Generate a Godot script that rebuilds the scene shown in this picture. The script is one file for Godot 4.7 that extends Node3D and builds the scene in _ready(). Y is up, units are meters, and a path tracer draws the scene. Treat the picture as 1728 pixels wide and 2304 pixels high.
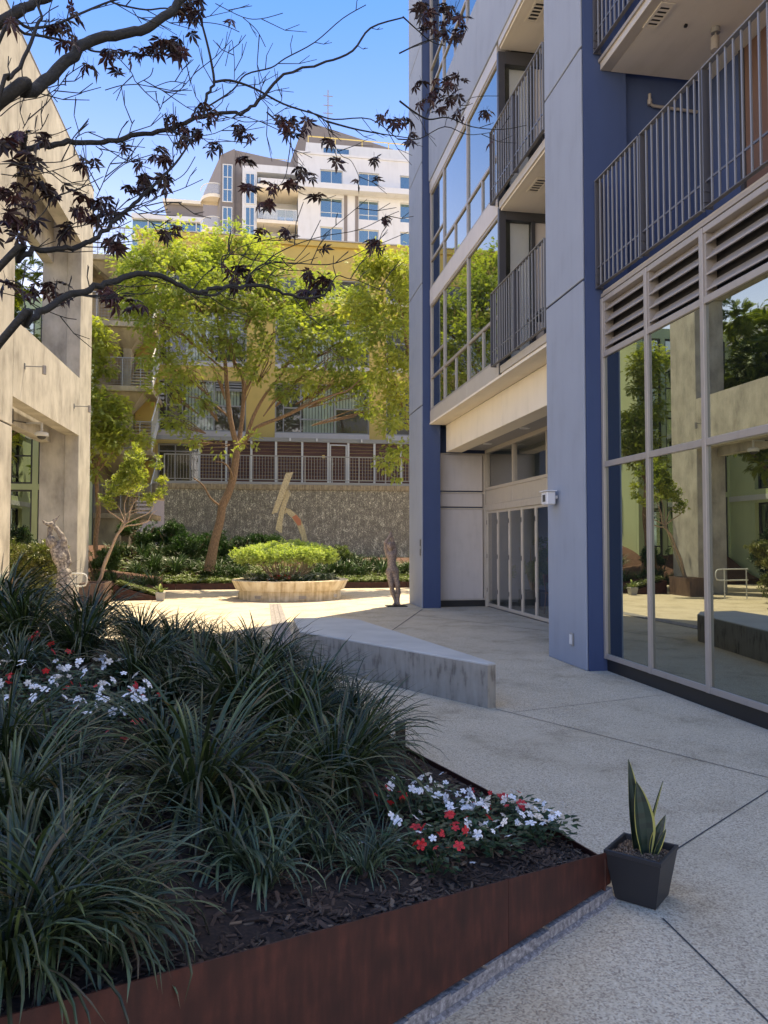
extends Node3D
# A courtyard between a concrete frame and a blue apartment building, seen from the shade. Units are metres, y up, -z away from the camera.

var rng := RandomNumberGenerator.new()
var offs := {}
var used_names := {}
var meshes := {}
var M := {}


class MB:
	# collects triangles with their own normals and, when wanted, vertex colours
	var v := PackedVector3Array()
	var n := PackedVector3Array()
	var c := PackedColorArray()
	var col := Color(1, 1, 1)

	func tri(a: Vector3, b: Vector3, d: Vector3) -> void:
		var m := (b - a).cross(d - a).normalized()
		v.append(a); v.append(d); v.append(b)
		for k in 3:
			n.append(m); c.append(col)

	func tri_n(a: Vector3, b: Vector3, d: Vector3, na: Vector3, nb: Vector3, nd: Vector3) -> void:
		v.append(a); v.append(d); v.append(b)
		n.append(na); n.append(nd); n.append(nb)
		for k in 3:
			c.append(col)

	func quad(a: Vector3, b: Vector3, d: Vector3, e: Vector3) -> void:
		tri(a, b, d)
		tri(a, d, e)

	func quad_n(a: Vector3, b: Vector3, d: Vector3, e: Vector3, na: Vector3, nb: Vector3, nd: Vector3, ne: Vector3) -> void:
		tri_n(a, b, d, na, nb, nd)
		tri_n(a, d, e, na, nd, ne)

	func hexa(p: Array) -> void:
		# p: four bottom corners counter-clockwise from above, then the four above them
		quad(p[3], p[2], p[1], p[0])
		quad(p[4], p[5], p[6], p[7])
		for k in 4:
			var j := (k + 1) % 4
			quad(p[k], p[j], p[j + 4], p[k + 4])

	func box(lo: Vector3, hi: Vector3) -> void:
		hexa([Vector3(lo.x, lo.y, hi.z), Vector3(hi.x, lo.y, hi.z), Vector3(hi.x, lo.y, lo.z), Vector3(lo.x, lo.y, lo.z),
			Vector3(lo.x, hi.y, hi.z), Vector3(hi.x, hi.y, hi.z), Vector3(hi.x, hi.y, lo.z), Vector3(lo.x, hi.y, lo.z)])

	func obox(at: Vector3, b: Basis, s: Vector3) -> void:
		var h := s / 2
		var p := []
		for y in [-h.y, h.y]:
			for q in [Vector2(-h.x, h.z), Vector2(h.x, h.z), Vector2(h.x, -h.z), Vector2(-h.x, -h.z)]:
				p.append(at + b * Vector3(q.x, y, q.y))
		hexa(p)

	func cbox(lo: Vector3, hi: Vector3, e: float) -> void:
		# a box with chamfered edges
		var s := [lo, hi]
		var f := func(i: int, j: int, k: int, ax: int) -> Vector3:
			var p := Vector3(s[i].x, s[j].y, s[k].z)
			var d := Vector3(e if i == 0 else -e, e if j == 0 else -e, e if k == 0 else -e)
			d[ax] = 0.0
			return p + d
		for i in 2:
			quad_out(f.call(i, 0, 0, 0), f.call(i, 1, 0, 0), f.call(i, 1, 1, 0), f.call(i, 0, 1, 0), Vector3(i * 2 - 1, 0, 0))
			quad_out(f.call(0, i, 0, 1), f.call(1, i, 0, 1), f.call(1, i, 1, 1), f.call(0, i, 1, 1), Vector3(0, i * 2 - 1, 0))
			quad_out(f.call(0, 0, i, 2), f.call(1, 0, i, 2), f.call(1, 1, i, 2), f.call(0, 1, i, 2), Vector3(0, 0, i * 2 - 1))
		for i in 2:
			for j in 2:
				quad_out(f.call(i, j, 0, 0), f.call(i, j, 1, 0), f.call(i, j, 1, 1), f.call(i, j, 0, 1), Vector3(i * 2 - 1, j * 2 - 1, 0))
				quad_out(f.call(i, 0, j, 0), f.call(i, 1, j, 0), f.call(i, 1, j, 2), f.call(i, 0, j, 2), Vector3(i * 2 - 1, 0, j * 2 - 1))
				quad_out(f.call(0, i, j, 1), f.call(1, i, j, 1), f.call(1, i, j, 2), f.call(0, i, j, 2), Vector3(0, i * 2 - 1, j * 2 - 1))
				for k in 2:
					var o := Vector3(i * 2 - 1, j * 2 - 1, k * 2 - 1)
					var a: Vector3 = f.call(i, j, k, 0)
					var b: Vector3 = f.call(i, j, k, 1)
					var d: Vector3 = f.call(i, j, k, 2)
					if (b - a).cross(d - a).dot(o) > 0: tri(a, b, d)
					else: tri(a, d, b)

	func quad_out(a: Vector3, b: Vector3, d: Vector3, e: Vector3, o: Vector3) -> void:
		if (b - a).cross(d - a).dot(o) > 0: quad(a, b, d, e)
		else: quad(e, d, b, a)

	func prism(poly: PackedVector2Array, y0: float, y1: float, e := 0.0) -> void:
		# poly in x, z; any winding; e chamfers the top edge
		var p := poly
		var area := 0.0
		for k in p.size():
			var q := p[(k + 1) % p.size()]
			area += p[k].x * q.y - q.x * p[k].y
		if area > 0:
			p.reverse()
		var inner := p
		if e > 0:
			var sets := Geometry2D.offset_polygon(p, -e, Geometry2D.JOIN_MITER)
			if sets.size() and sets[0].size() == p.size():
				inner = sets[0]
				var best := 0
				for k in inner.size():
					if inner[k].distance_to(p[0]) < inner[best].distance_to(p[0]): best = k
				var t := PackedVector2Array()
				for k in inner.size(): t.append(inner[(best + k) % inner.size()])
				if t[1].distance_to(p[1]) > t[t.size() - 1].distance_to(p[1]):
					var t2 := PackedVector2Array([t[0]])
					for k in range(t.size() - 1, 0, -1): t2.append(t[k])
					t = t2
				inner = t
		var ye := y1 - e if inner != p else y1
		for k in p.size():
			var j := (k + 1) % p.size()
			quad(Vector3(p[k].x, y0, p[k].y), Vector3(p[j].x, y0, p[j].y), Vector3(p[j].x, ye, p[j].y), Vector3(p[k].x, ye, p[k].y))
			if inner != p:
				quad(Vector3(p[k].x, ye, p[k].y), Vector3(p[j].x, ye, p[j].y), Vector3(inner[j].x, y1, inner[j].y), Vector3(inner[k].x, y1, inner[k].y))
		var ids := Geometry2D.triangulate_polygon(inner)
		for k in range(0, ids.size(), 3):
			var a := inner[ids[k]]
			var b := inner[ids[k + 1]]
			var d := inner[ids[k + 2]]
			var A := Vector3(a.x, y1, a.y)
			var B := Vector3(b.x, y1, b.y)
			var D := Vector3(d.x, y1, d.y)
			if (B - A).cross(D - A).y > 0: tri(A, B, D)
			else: tri(A, D, B)

	func tube(pts: Array, radii: Array, sides := 8, caps := true) -> void:
		var rings := []
		var norms := []
		var up := Vector3(0, 1, 0)
		var last := pts.size() - 1
		for i in pts.size():
			var d: Vector3 = (pts[mini(i + 1, last)] - pts[maxi(i - 1, 0)]).normalized()
			if absf(d.dot(up)) > 0.95: up = Vector3(1, 0, 0) if absf(d.x) < 0.9 else Vector3(0, 0, 1)
			var s := d.cross(up).normalized()
			up = s.cross(d).normalized()
			var ring := []
			var nn := []
			for k in sides:
				var a := TAU * k / sides
				var o := s * cos(a) + up * sin(a)
				ring.append(pts[i] + o * radii[i])
				nn.append(o)
			rings.append(ring)
			norms.append(nn)
		for i in last:
			for k in sides:
				var j := (k + 1) % sides
				quad_n(rings[i][j], rings[i][k], rings[i + 1][k], rings[i + 1][j], norms[i][j], norms[i][k], norms[i + 1][k], norms[i + 1][j])
		if caps:
			for k in range(1, sides - 1):
				tri(rings[0][0], rings[0][k], rings[0][k + 1])
				tri(rings[last][0], rings[last][k + 1], rings[last][k])

	func lathe(at: Vector3, prof: Array, sides := 32) -> void:
		# prof: (radius, y) from the bottom up, flat shaded between rings, smooth round
		for i in prof.size() - 1:
			var a: Vector2 = prof[i]
			var b: Vector2 = prof[i + 1]
			var m := Vector2(b.y - a.y, a.x - b.x).normalized()
			for k in sides:
				var t0 := TAU * k / sides
				var t1 := TAU * (k + 1) / sides
				var u0 := Vector3(cos(t0), 0, sin(t0))
				var u1 := Vector3(cos(t1), 0, sin(t1))
				var n0 := u0 * m.x + Vector3(0, m.y, 0)
				var n1 := u1 * m.x + Vector3(0, m.y, 0)
				quad_n(at + u1 * a.x + Vector3(0, a.y, 0), at + u0 * a.x + Vector3(0, a.y, 0), at + u0 * b.x + Vector3(0, b.y, 0), at + u1 * b.x + Vector3(0, b.y, 0), n1, n0, n0, n1)

	func mesh() -> ArrayMesh:
		var a := []
		a.resize(Mesh.ARRAY_MAX)
		a[Mesh.ARRAY_VERTEX] = v
		a[Mesh.ARRAY_NORMAL] = n
		a[Mesh.ARRAY_COLOR] = c
		var m := ArrayMesh.new()
		m.add_surface_from_arrays(Mesh.PRIMITIVE_TRIANGLES, a)
		return m


func numbered(called: String) -> String:
	if not used_names.has(called):
		used_names[called] = 0
		return called
	used_names[called] += 1
	return "%s_%03d" % [called, used_names[called]]


func put(o: Node3D, called: String, parent, at := Vector3.ZERO) -> Node3D:
	# at: a place in the world; parents are never turned, so offsets add up
	if parent == null:
		o.name = numbered(called)
		add_child(o)
		o.position = at
	else:
		o.name = called
		parent.add_child(o, true)
		o.position = at - offs[parent]
	offs[o] = at
	return o


func tag(o: Node, label: String, category: String, group := "") -> Node:
	o.set_meta("label", label)
	o.set_meta("category", category)
	if group: o.set_meta("group", group)
	return o


func thing(called: String, label: String, category: String, at: Vector3, group := "") -> Node3D:
	return tag(put(Node3D.new(), called, null, at), label, category, group)


func node(called: String, parent: Node3D, at := Vector3.ZERO) -> Node3D:
	return put(Node3D.new(), called, parent, at)


func inst(called: String, mesh: Mesh, mat: Material, parent, at := Vector3.ZERO) -> MeshInstance3D:
	var o := MeshInstance3D.new()
	o.mesh = mesh
	o.material_override = mat
	return put(o, called, parent, at)


func part(called: String, mb: MB, mat: Material, parent, at := Vector3.ZERO) -> MeshInstance3D:
	# a mesh given in world coordinates (at = 0) or in its own (at = its place)
	return inst(called, mb.mesh(), mat, parent, at)


func pbox(called: String, lo: Vector3, hi: Vector3, mat: Material, parent, e := 0.0) -> MeshInstance3D:
	# a box part; boxes of one size share one mesh
	var s := hi - lo
	var key := "%.4f,%.4f,%.4f,%.4f" % [s.x, s.y, s.z, e]
	if not meshes.has(key):
		var mb := MB.new()
		if e > 0: mb.cbox(-s / 2, s / 2, e)
		else: mb.box(-s / 2, s / 2)
		meshes[key] = mb.mesh()
	return inst(called, meshes[key], mat, parent, (lo + hi) / 2)


func struct(called: String, mb: MB, mat: Material, label := "", category := "") -> MeshInstance3D:
	var o := part(called, mb, mat, null)
	o.set_meta("kind", "structure")
	if label: tag(o, label, category)
	return o


func scatter(called: String, mesh: Mesh, mat: Material, places: Array, parent, colors := []) -> MultiMeshInstance3D:
	var mm := MultiMesh.new()
	mm.transform_format = MultiMesh.TRANSFORM_3D
	mm.use_colors = colors.size() > 0
	mm.mesh = mesh
	mm.instance_count = places.size()
	for k in places.size():
		mm.set_instance_transform(k, places[k])
		if colors.size(): mm.set_instance_color(k, colors[k])
	var o := MultiMeshInstance3D.new()
	o.multimesh = mm
	o.material_override = mat
	put(o, called, parent)
	return o


# ---------------------------------------------------------------- materials

func lin(r: float, g: float, b: float) -> Color:
	return Color(r, g, b).linear_to_srgb()


func noise(kind: int, freq: float, sd: int, oct := 3) -> FastNoiseLite:
	var f := FastNoiseLite.new()
	f.seed = sd
	f.noise_type = kind
	f.frequency = freq
	f.fractal_octaves = oct
	if kind == FastNoiseLite.TYPE_CELLULAR:
		f.fractal_type = FastNoiseLite.FRACTAL_NONE
		f.cellular_return_type = FastNoiseLite.RETURN_CELL_VALUE
	return f


func grey(size: int, layers: Array) -> PackedFloat32Array:
	# layers: [noise, weight, stretch across, stretch along]
	var out := PackedFloat32Array()
	out.resize(size * size)
	out.fill(0.5)
	for l in layers:
		var im: Image = l[0].get_seamless_image(maxi(16, int(size / l[2])), maxi(16, int(size / l[3])))
		im.convert(Image.FORMAT_L8)
		if im.get_width() != size or im.get_height() != size:
			im.resize(size, size, Image.INTERPOLATE_CUBIC)
		var d := im.get_data()
		var w: float = l[1] / 255.0
		for k in d.size():
			out[k] += (d[k] - 127.5) * w
	return out


func tex(size: int, layers: Array, stops: Array) -> ImageTexture:
	# stops: [position, colour (sRGB)]
	var lut := []
	var g := Gradient.new()
	g.offsets = PackedFloat32Array(stops.map(func(s): return s[0]))
	g.colors = PackedColorArray(stops.map(func(s): return s[1]))
	for k in 256: lut.append(g.sample(k / 255.0))
	var h := grey(size, layers)
	var b := PackedByteArray()
	b.resize(size * size * 3)
	for k in h.size():
		var q: Color = lut[clampi(int(h[k] * 255), 0, 255)]
		b[k * 3] = int(q.r * 255); b[k * 3 + 1] = int(q.g * 255); b[k * 3 + 2] = int(q.b * 255)
	return ImageTexture.create_from_image(Image.create_from_data(size, size, false, Image.FORMAT_RGB8, b))


func height_tex(size: int, layers: Array) -> ImageTexture:
	var h := grey(size, layers)
	var b := PackedByteArray()
	b.resize(size * size)
	for k in h.size(): b[k] = clampi(int(h[k] * 255), 0, 255)
	return ImageTexture.create_from_image(Image.create_from_data(size, size, false, Image.FORMAT_L8, b))


func mat(called: String, col: Color, rough := 0.8, o := {}) -> StandardMaterial3D:
	var m := StandardMaterial3D.new()
	m.resource_name = called
	m.albedo_color = col
	m.roughness = rough
	m.cull_mode = BaseMaterial3D.CULL_DISABLED
	m.metallic = o.get("metal", 0.0)
	m.metallic_specular = o.get("spec", 0.5)
	if o.has("tex"):
		m.albedo_texture = o.tex
		m.uv1_triplanar = true
		m.uv1_world_triplanar = o.get("world", true)
		m.uv1_scale = Vector3.ONE / o.get("span", 2.0)
		m.uv1_triplanar_sharpness = 8.0
	if o.has("bump"):
		m.heightmap_enabled = true
		m.heightmap_texture = o.bump
		m.heightmap_scale = o.get("depth", 0.2)
		m.uv1_triplanar = true
		m.uv1_world_triplanar = o.get("world", true)
		m.uv1_scale = Vector3.ONE / o.get("span", 2.0)
	if o.has("over"):
		# a coarse second pattern of stains and patches, multiplied in
		m.detail_enabled = true
		m.detail_albedo = o.over
		m.detail_blend_mode = BaseMaterial3D.BLEND_MODE_MUL
		m.detail_uv_layer = BaseMaterial3D.DETAIL_UV_2
		m.uv2_triplanar = true
		m.uv2_world_triplanar = true
		m.uv2_scale = Vector3.ONE / o.get("over_span", 7.0)
	if o.has("vc"): m.vertex_color_use_as_albedo = true
	if o.has("back"):
		m.backlight_enabled = true
		m.backlight = o.back
	M[called] = m
	return m
# limbs and twigs of the maple: x, y, z, radius of each joint (metres)
const MAPLE_LIMBS := [
	[-1.68,2.25,-2.90,0.0335, -0.83,2.97,-2.60,0.0268, -0.77,3.05,-2.67,0.0262, -0.71,3.16,-2.74,0.0255, -0.65,3.28,-2.80,0.0247, -0.60,3.37,-2.85,0.0237, -0.51,3.45,-2.92,0.0228, -0.43,3.53,-2.99,0.0219, -0.35,3.64,-3.05,0.0208, -0.31,3.72,-3.08,0.0195, -0.25,3.80,-3.12,0.0182],
	[-1.70,2.75,-2.90,0.0264, -0.91,3.40,-2.85,0.0240, -0.87,3.48,-2.90,0.0216, -0.80,3.58,-2.96,0.0194, -0.74,3.68,-3.02,0.0170],
	[-1.00,2.95,-2.80,0.0083, -0.88,3.36,-2.81,0.0076, -0.82,3.41,-2.88,0.0071, -0.75,3.48,-2.95,0.0066, -0.68,3.57,-3.01,0.0061, -0.58,3.69,-3.09,0.0055, -0.51,3.76,-3.15,0.0049],
	[-0.58,3.69,-3.09,0.0049, -0.55,3.70,-3.12,0.0045, -0.46,3.74,-3.19,0.0043, -0.39,3.79,-3.24,0.0040, -0.31,3.82,-3.29,0.0037, -0.23,3.88,-3.35,0.0034],
	[-1.00,2.90,-2.80,0.0075, -0.87,3.32,-2.76,0.0068, -0.82,3.35,-2.82,0.0063, -0.75,3.39,-2.89,0.0058, -0.66,3.42,-2.97,0.0053, -0.62,3.43,-3.01,0.0047, -0.53,3.48,-3.08,0.0041, -0.42,3.53,-3.16,0.0035, -0.37,3.58,-3.20,0.0029],
	[-1.00,2.25,-2.70,0.0095, -0.81,2.97,-2.55,0.0086, -0.79,3.04,-2.58,0.0080, -0.75,3.17,-2.62,0.0075, -0.73,3.28,-2.65,0.0068, -0.72,3.31,-2.66,0.0062, -0.73,3.34,-2.65,0.0054, -0.74,3.37,-2.64,0.0047],
	[-0.72,3.31,-2.66,0.0027, -0.70,3.35,-2.68,0.0022, -0.68,3.39,-2.71,0.0022],
	[-1.70,1.95,-2.95,0.0195, -0.92,2.95,-2.90,0.0156, -0.86,3.00,-2.96,0.0152, -0.80,3.05,-3.02,0.0148, -0.73,3.10,-3.08,0.0144, -0.64,3.15,-3.16,0.0140, -0.56,3.20,-3.22,0.0135, -0.47,3.27,-3.29,0.0130, -0.37,3.34,-3.36,0.0125, -0.27,3.43,-3.42,0.0119, -0.17,3.50,-3.48,0.0113, -0.08,3.54,-3.54,0.0106, -0.02,3.60,-3.57,0.0099, 0.04,3.69,-3.61,0.0091, 0.12,3.81,-3.66,0.0084, 0.33,3.96,-3.76,0.0077, 0.48,4.09,-3.84,0.0070, 0.58,4.25,-3.88,0.0062, 0.77,4.39,-3.97,0.0053],
	[-0.24,3.45,-3.44,0.0093, -0.23,3.54,-3.45,0.0085, -0.20,3.62,-3.47,0.0078, -0.21,3.71,-3.46,0.0070, -0.24,3.83,-3.44,0.0062, -0.27,3.91,-3.42,0.0054, -0.31,3.95,-3.40,0.0046],
	[-0.20,3.63,-3.47,0.0078, -0.13,3.67,-3.51,0.0071, -0.02,3.68,-3.57,0.0064, 0.12,3.67,-3.66,0.0057, 0.28,3.68,-3.74,0.0050, 0.38,3.69,-3.79,0.0042, 0.58,3.76,-3.88,0.0035, 0.74,3.71,-3.96,0.0027],
	[-0.23,3.53,-3.50,0.0055, -0.12,3.66,-3.57,0.0052, -0.06,3.76,-3.60,0.0048, 0.06,3.85,-3.67,0.0045, 0.13,3.93,-3.71,0.0042, 0.28,4.08,-3.79,0.0038, 0.43,4.27,-3.86,0.0035, 0.56,4.40,-3.92,0.0031],
	[-1.72,1.45,-2.95,0.0182, -0.85,2.46,-2.70,0.0151, -0.81,2.51,-2.75,0.0144, -0.77,2.56,-2.79,0.0136, -0.71,2.59,-2.85,0.0129, -0.65,2.63,-2.91,0.0121, -0.60,2.68,-2.95,0.0112, -0.55,2.75,-2.99,0.0102, -0.49,2.85,-3.05,0.0093, -0.43,2.93,-3.09,0.0083, -0.39,3.00,-3.12,0.0073, -0.34,3.08,-3.16,0.0062, -0.30,3.16,-3.19,0.0051, -0.25,3.27,-3.22,0.0040],
	[-0.60,2.68,-2.95,0.0046, -0.60,2.71,-2.96,0.0039, -0.55,2.79,-3.00,0.0031, -0.49,2.88,-3.04,0.0024],
	[-1.70,1.00,-2.90,0.0188, -0.78,2.16,-2.50,0.0157, -0.73,2.24,-2.57,0.0155, -0.68,2.31,-2.62,0.0151, -0.63,2.37,-2.67,0.0147, -0.57,2.42,-2.74,0.0144, -0.51,2.47,-2.80,0.0140, -0.44,2.52,-2.86,0.0135, -0.39,2.54,-2.90,0.0130, -0.32,2.54,-2.96,0.0125, -0.26,2.52,-3.00,0.0119, -0.21,2.53,-3.04,0.0113, -0.16,2.56,-3.07,0.0106, -0.07,2.59,-3.14,0.0100, 0.03,2.62,-3.20,0.0094, 0.05,2.62,-3.22,0.0086, 0.13,2.61,-3.27,0.0079, 0.21,2.61,-3.31,0.0072, 0.30,2.65,-3.37,0.0064],
	[0.29,2.64,-3.36,0.0049, 0.31,2.67,-3.37,0.0043, 0.33,2.71,-3.38,0.0038, 0.36,2.75,-3.40,0.0032, 0.41,2.75,-3.43,0.0027, 0.46,2.75,-3.45,0.0022, 0.59,2.73,-3.52,0.0022],
	[-0.27,2.52,-3.00,0.0070, -0.25,2.52,-3.01,0.0067, -0.20,2.52,-3.05,0.0064, -0.16,2.53,-3.07,0.0061, -0.12,2.57,-3.10,0.0058, -0.08,2.60,-3.13,0.0055],
	[-0.04,2.63,-3.21,0.0047, -0.03,2.67,-3.22,0.0042, 0.03,2.73,-3.25,0.0038, 0.15,2.77,-3.33,0.0034, 0.32,2.81,-3.43,0.0030, 0.43,2.87,-3.48,0.0026, 0.51,2.93,-3.53,0.0022, 0.60,2.96,-3.57,0.0022],
	[-0.14,2.64,-3.14,0.0036, -0.14,2.71,-3.14,0.0032, -0.07,2.74,-3.19,0.0027, 0.03,2.77,-3.25,0.0022, 0.16,2.78,-3.33,0.0022],
	[0.03,2.73,-3.25,0.0038, 0.07,2.78,-3.28,0.0034, 0.16,2.85,-3.33,0.0031, 0.29,2.93,-3.41,0.0027, 0.47,3.01,-3.50,0.0024, 0.62,3.12,-3.58,0.0022, 0.68,3.16,-3.61,0.0022],
	[0.29,2.93,-3.41,0.0022, 0.43,3.08,-3.48,0.0022, 0.51,3.17,-3.53,0.0022],
	[0.16,2.78,-3.33,0.0022, 0.22,2.87,-3.37,0.0022, 0.28,3.00,-3.40,0.0022],
	[0.52,2.95,-3.58,0.0022, 0.63,3.02,-3.63,0.0022, 0.74,3.09,-3.68,0.0022],
	[0.04,3.65,-3.71,0.0054, 0.10,3.62,-3.74,0.0048, 0.15,3.60,-3.77,0.0042, 0.16,3.55,-3.77,0.0036, 0.15,3.46,-3.77,0.0030, 0.13,3.35,-3.76,0.0024, 0.06,3.24,-3.72,0.0022],
	[0.16,3.55,-3.77,0.0027, 0.18,3.46,-3.78,0.0023, 0.21,3.45,-3.80,0.0022, 0.25,3.42,-3.82,0.0022],
	[0.25,3.77,-3.87,0.0056, 0.35,3.75,-3.92,0.0046, 0.38,3.71,-3.93,0.0036, 0.39,3.68,-3.94,0.0025],
	[0.35,3.75,-3.92,0.0068, 0.48,3.76,-3.98,0.0059, 0.58,3.77,-4.02,0.0050, 0.68,3.79,-4.07,0.0040, 0.84,3.82,-4.14,0.0030],
	[0.36,3.65,-3.92,0.0029, 0.41,3.62,-3.95,0.0026, 0.44,3.59,-3.96,0.0023, 0.49,3.58,-3.98,0.0022, 0.53,3.52,-4.00,0.0022, 0.54,3.49,-4.01,0.0022],
	[0.18,3.31,-3.78,0.0022, 0.23,3.30,-3.81,0.0022, 0.30,3.31,-3.84,0.0022],
	[0.74,3.71,-3.96,0.0046, 0.87,3.75,-4.01,0.0039, 1.03,3.87,-4.08,0.0032, 1.18,3.87,-4.14,0.0025, 1.34,3.93,-4.20,0.0022],
	[0.75,3.92,-3.96,0.0069, 0.84,3.89,-4.00,0.0061, 0.93,3.88,-4.04,0.0053, 1.05,3.93,-4.09,0.0045, 1.21,3.93,-4.16,0.0036, 1.41,3.97,-4.23,0.0028, 1.59,4.05,-4.30,0.0022],
	[0.74,4.15,-3.91,0.0057, 0.87,4.26,-3.97,0.0046, 1.00,4.35,-4.02,0.0035, 1.02,4.43,-4.03,0.0023],
	[0.76,4.36,-3.92,0.0057, 0.84,4.33,-3.96,0.0046, 0.93,4.29,-3.99,0.0035, 1.02,4.30,-4.03,0.0023],
	[1.09,3.97,-4.11,0.0024, 1.21,4.10,-4.16,0.0022, 1.40,4.17,-4.23,0.0022],
	[-0.85,2.97,-2.68,0.0022, -0.81,3.05,-2.73,0.0022, -0.75,3.11,-2.79,0.0022, -0.71,3.17,-2.83,0.0022, -0.68,3.24,-2.86,0.0022, -0.63,3.32,-2.91,0.0022],
	[-0.83,2.96,-2.61,0.0022, -0.77,3.05,-2.68,0.0022, -0.69,3.14,-2.76,0.0022, -0.67,3.16,-2.79,0.0022],
	[-0.77,3.22,-2.94,0.0022, -0.74,3.19,-2.96,0.0022],
	[-0.82,2.76,-2.58,0.0022, -0.75,2.81,-2.66,0.0022, -0.67,2.86,-2.74,0.0022, -0.63,2.91,-2.78,0.0022],
	[-0.87,2.81,-2.76,0.0022, -0.81,2.84,-2.83,0.0022, -0.74,2.90,-2.90,0.0022, -0.67,2.96,-2.96,0.0022],
	[-0.53,3.41,-3.01,0.0022, -0.49,3.38,-3.04,0.0022, -0.47,3.35,-3.06,0.0022, -0.41,3.37,-3.11,0.0022, -0.36,3.38,-3.15,0.0022, -0.29,3.43,-3.20,0.0022],
	[-0.45,3.28,-2.94,0.0022, -0.41,3.33,-2.97,0.0022, -0.40,3.37,-2.98,0.0022],
	[-0.42,3.40,-3.16,0.0022, -0.36,3.46,-3.21,0.0022, -0.30,3.48,-3.25,0.0022],
	[-0.55,3.19,-2.85,0.0022, -0.50,3.23,-2.88,0.0022, -0.45,3.27,-2.93,0.0022],
	[-0.60,2.85,-2.98,0.0022, -0.58,2.92,-3.00,0.0022, -0.56,3.00,-3.02,0.0022, -0.53,3.05,-3.04,0.0022],
	[-0.55,2.85,-2.85,0.0022, -0.49,2.95,-2.91,0.0022, -0.40,3.03,-2.98,0.0022],
	[-0.40,2.88,-2.99,0.0022, -0.35,2.94,-3.03,0.0022, -0.29,3.01,-3.08,0.0022, -0.25,3.10,-3.11,0.0022],
	[-0.41,2.93,-3.13,0.0022, -0.32,3.00,-3.20,0.0022, -0.23,3.08,-3.26,0.0022],
	[-0.11,3.67,-3.50,0.0024, -0.11,3.76,-3.50,0.0022, -0.12,3.85,-3.50,0.0022],
	[-0.24,3.26,-3.12,0.0022, -0.15,3.38,-3.19,0.0022, -0.15,3.46,-3.19,0.0022],
	[-0.23,3.27,-3.18,0.0022, -0.13,3.35,-3.25,0.0022, -0.06,3.36,-3.29,0.0022, 0.02,3.40,-3.34,0.0022],
	[-0.30,3.28,-3.30,0.0022, -0.19,3.34,-3.37,0.0022, -0.08,3.45,-3.44,0.0022],
	[-0.02,3.68,-3.60,0.0024, 0.03,3.65,-3.63,0.0022, 0.09,3.60,-3.67,0.0022],
	[-0.19,3.92,-3.36,0.0023, -0.07,3.92,-3.43,0.0022, 0.01,3.95,-3.47,0.0022, 0.11,4.03,-3.53,0.0022],
	[-0.07,3.87,-3.36,0.0023, -0.01,3.84,-3.39,0.0022, 0.03,3.78,-3.41,0.0022],
	[-0.39,3.83,-3.39,0.0023, -0.25,3.91,-3.48,0.0022, -0.16,3.94,-3.53,0.0022, -0.09,3.95,-3.58,0.0022],
	[-0.47,3.55,-2.92,0.0022, -0.44,3.52,-2.95,0.0022],
	[-0.91,2.44,-2.89,0.0022, -0.85,2.44,-2.95,0.0022, -0.79,2.42,-3.01,0.0022, -0.73,2.41,-3.07,0.0022, -0.69,2.41,-3.09,0.0022],
	[-0.73,2.34,-2.78,0.0022, -0.67,2.40,-2.84,0.0022, -0.63,2.44,-2.88,0.0022, -0.54,2.47,-2.96,0.0022, -0.47,2.51,-3.02,0.0022],
	[-0.82,2.61,-2.61,0.0022, -0.78,2.65,-2.66,0.0022, -0.72,2.72,-2.72,0.0022],
	[-0.78,2.55,-2.64,0.0022, -0.72,2.66,-2.71,0.0022, -0.69,2.74,-2.75,0.0022, -0.62,2.80,-2.81,0.0022],
	[-0.70,2.59,-2.82,0.0022, -0.68,2.66,-2.85,0.0022, -0.64,2.72,-2.89,0.0022],
	[-0.52,2.92,-3.22,0.0022, -0.45,2.89,-3.27,0.0022, -0.41,2.88,-3.30,0.0022, -0.37,2.88,-3.33,0.0022],
	[-0.51,2.79,-2.94,0.0022, -0.44,2.84,-3.00,0.0022, -0.40,2.83,-3.03,0.0022, -0.34,2.89,-3.08,0.0022, -0.30,2.91,-3.11,0.0022],
	[-0.68,3.07,-2.98,0.0022, -0.65,3.11,-3.01,0.0022, -0.62,3.13,-3.04,0.0022],
	[-0.78,3.03,-2.91,0.0022, -0.74,3.07,-2.96,0.0022, -0.70,3.12,-3.00,0.0022],
	[-0.60,3.03,-2.95,0.0022, -0.58,3.02,-2.97,0.0022, -0.59,2.99,-2.96,0.0022],
	[-0.51,3.15,-3.11,0.0022, -0.50,3.21,-3.12,0.0022, -0.49,3.24,-3.13,0.0022],
	[-0.00,3.28,-3.26,0.0022, -0.03,3.25,-3.24,0.0022, -0.06,3.21,-3.22,0.0022],
	[-0.14,2.70,-3.17,0.0022, -0.07,2.78,-3.21,0.0022, 0.04,2.85,-3.29,0.0022, 0.12,2.89,-3.33,0.0022],
	[-0.02,2.70,-3.30,0.0022, 0.04,2.76,-3.34,0.0022, 0.12,2.80,-3.39,0.0022],
	[-0.15,2.79,-3.41,0.0023, -0.14,2.75,-3.42,0.0022],
	[-0.86,3.08,-2.96,0.0022, -0.85,3.11,-2.97,0.0022, -0.84,3.15,-2.98,0.0022],
	[-0.81,3.10,-3.00,0.0022, -0.80,3.14,-3.02,0.0022, -0.79,3.18,-3.03,0.0022],
	[-0.42,3.39,-3.32,0.0022, -0.41,3.42,-3.33,0.0022, -0.40,3.47,-3.34,0.0022],
	[-0.30,3.56,-3.40,0.0022, -0.29,3.61,-3.41,0.0022, -0.26,3.68,-3.43,0.0022],
	[-0.35,3.23,-3.37,0.0022, -0.34,3.28,-3.38,0.0022, -0.33,3.32,-3.38,0.0022],
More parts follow.
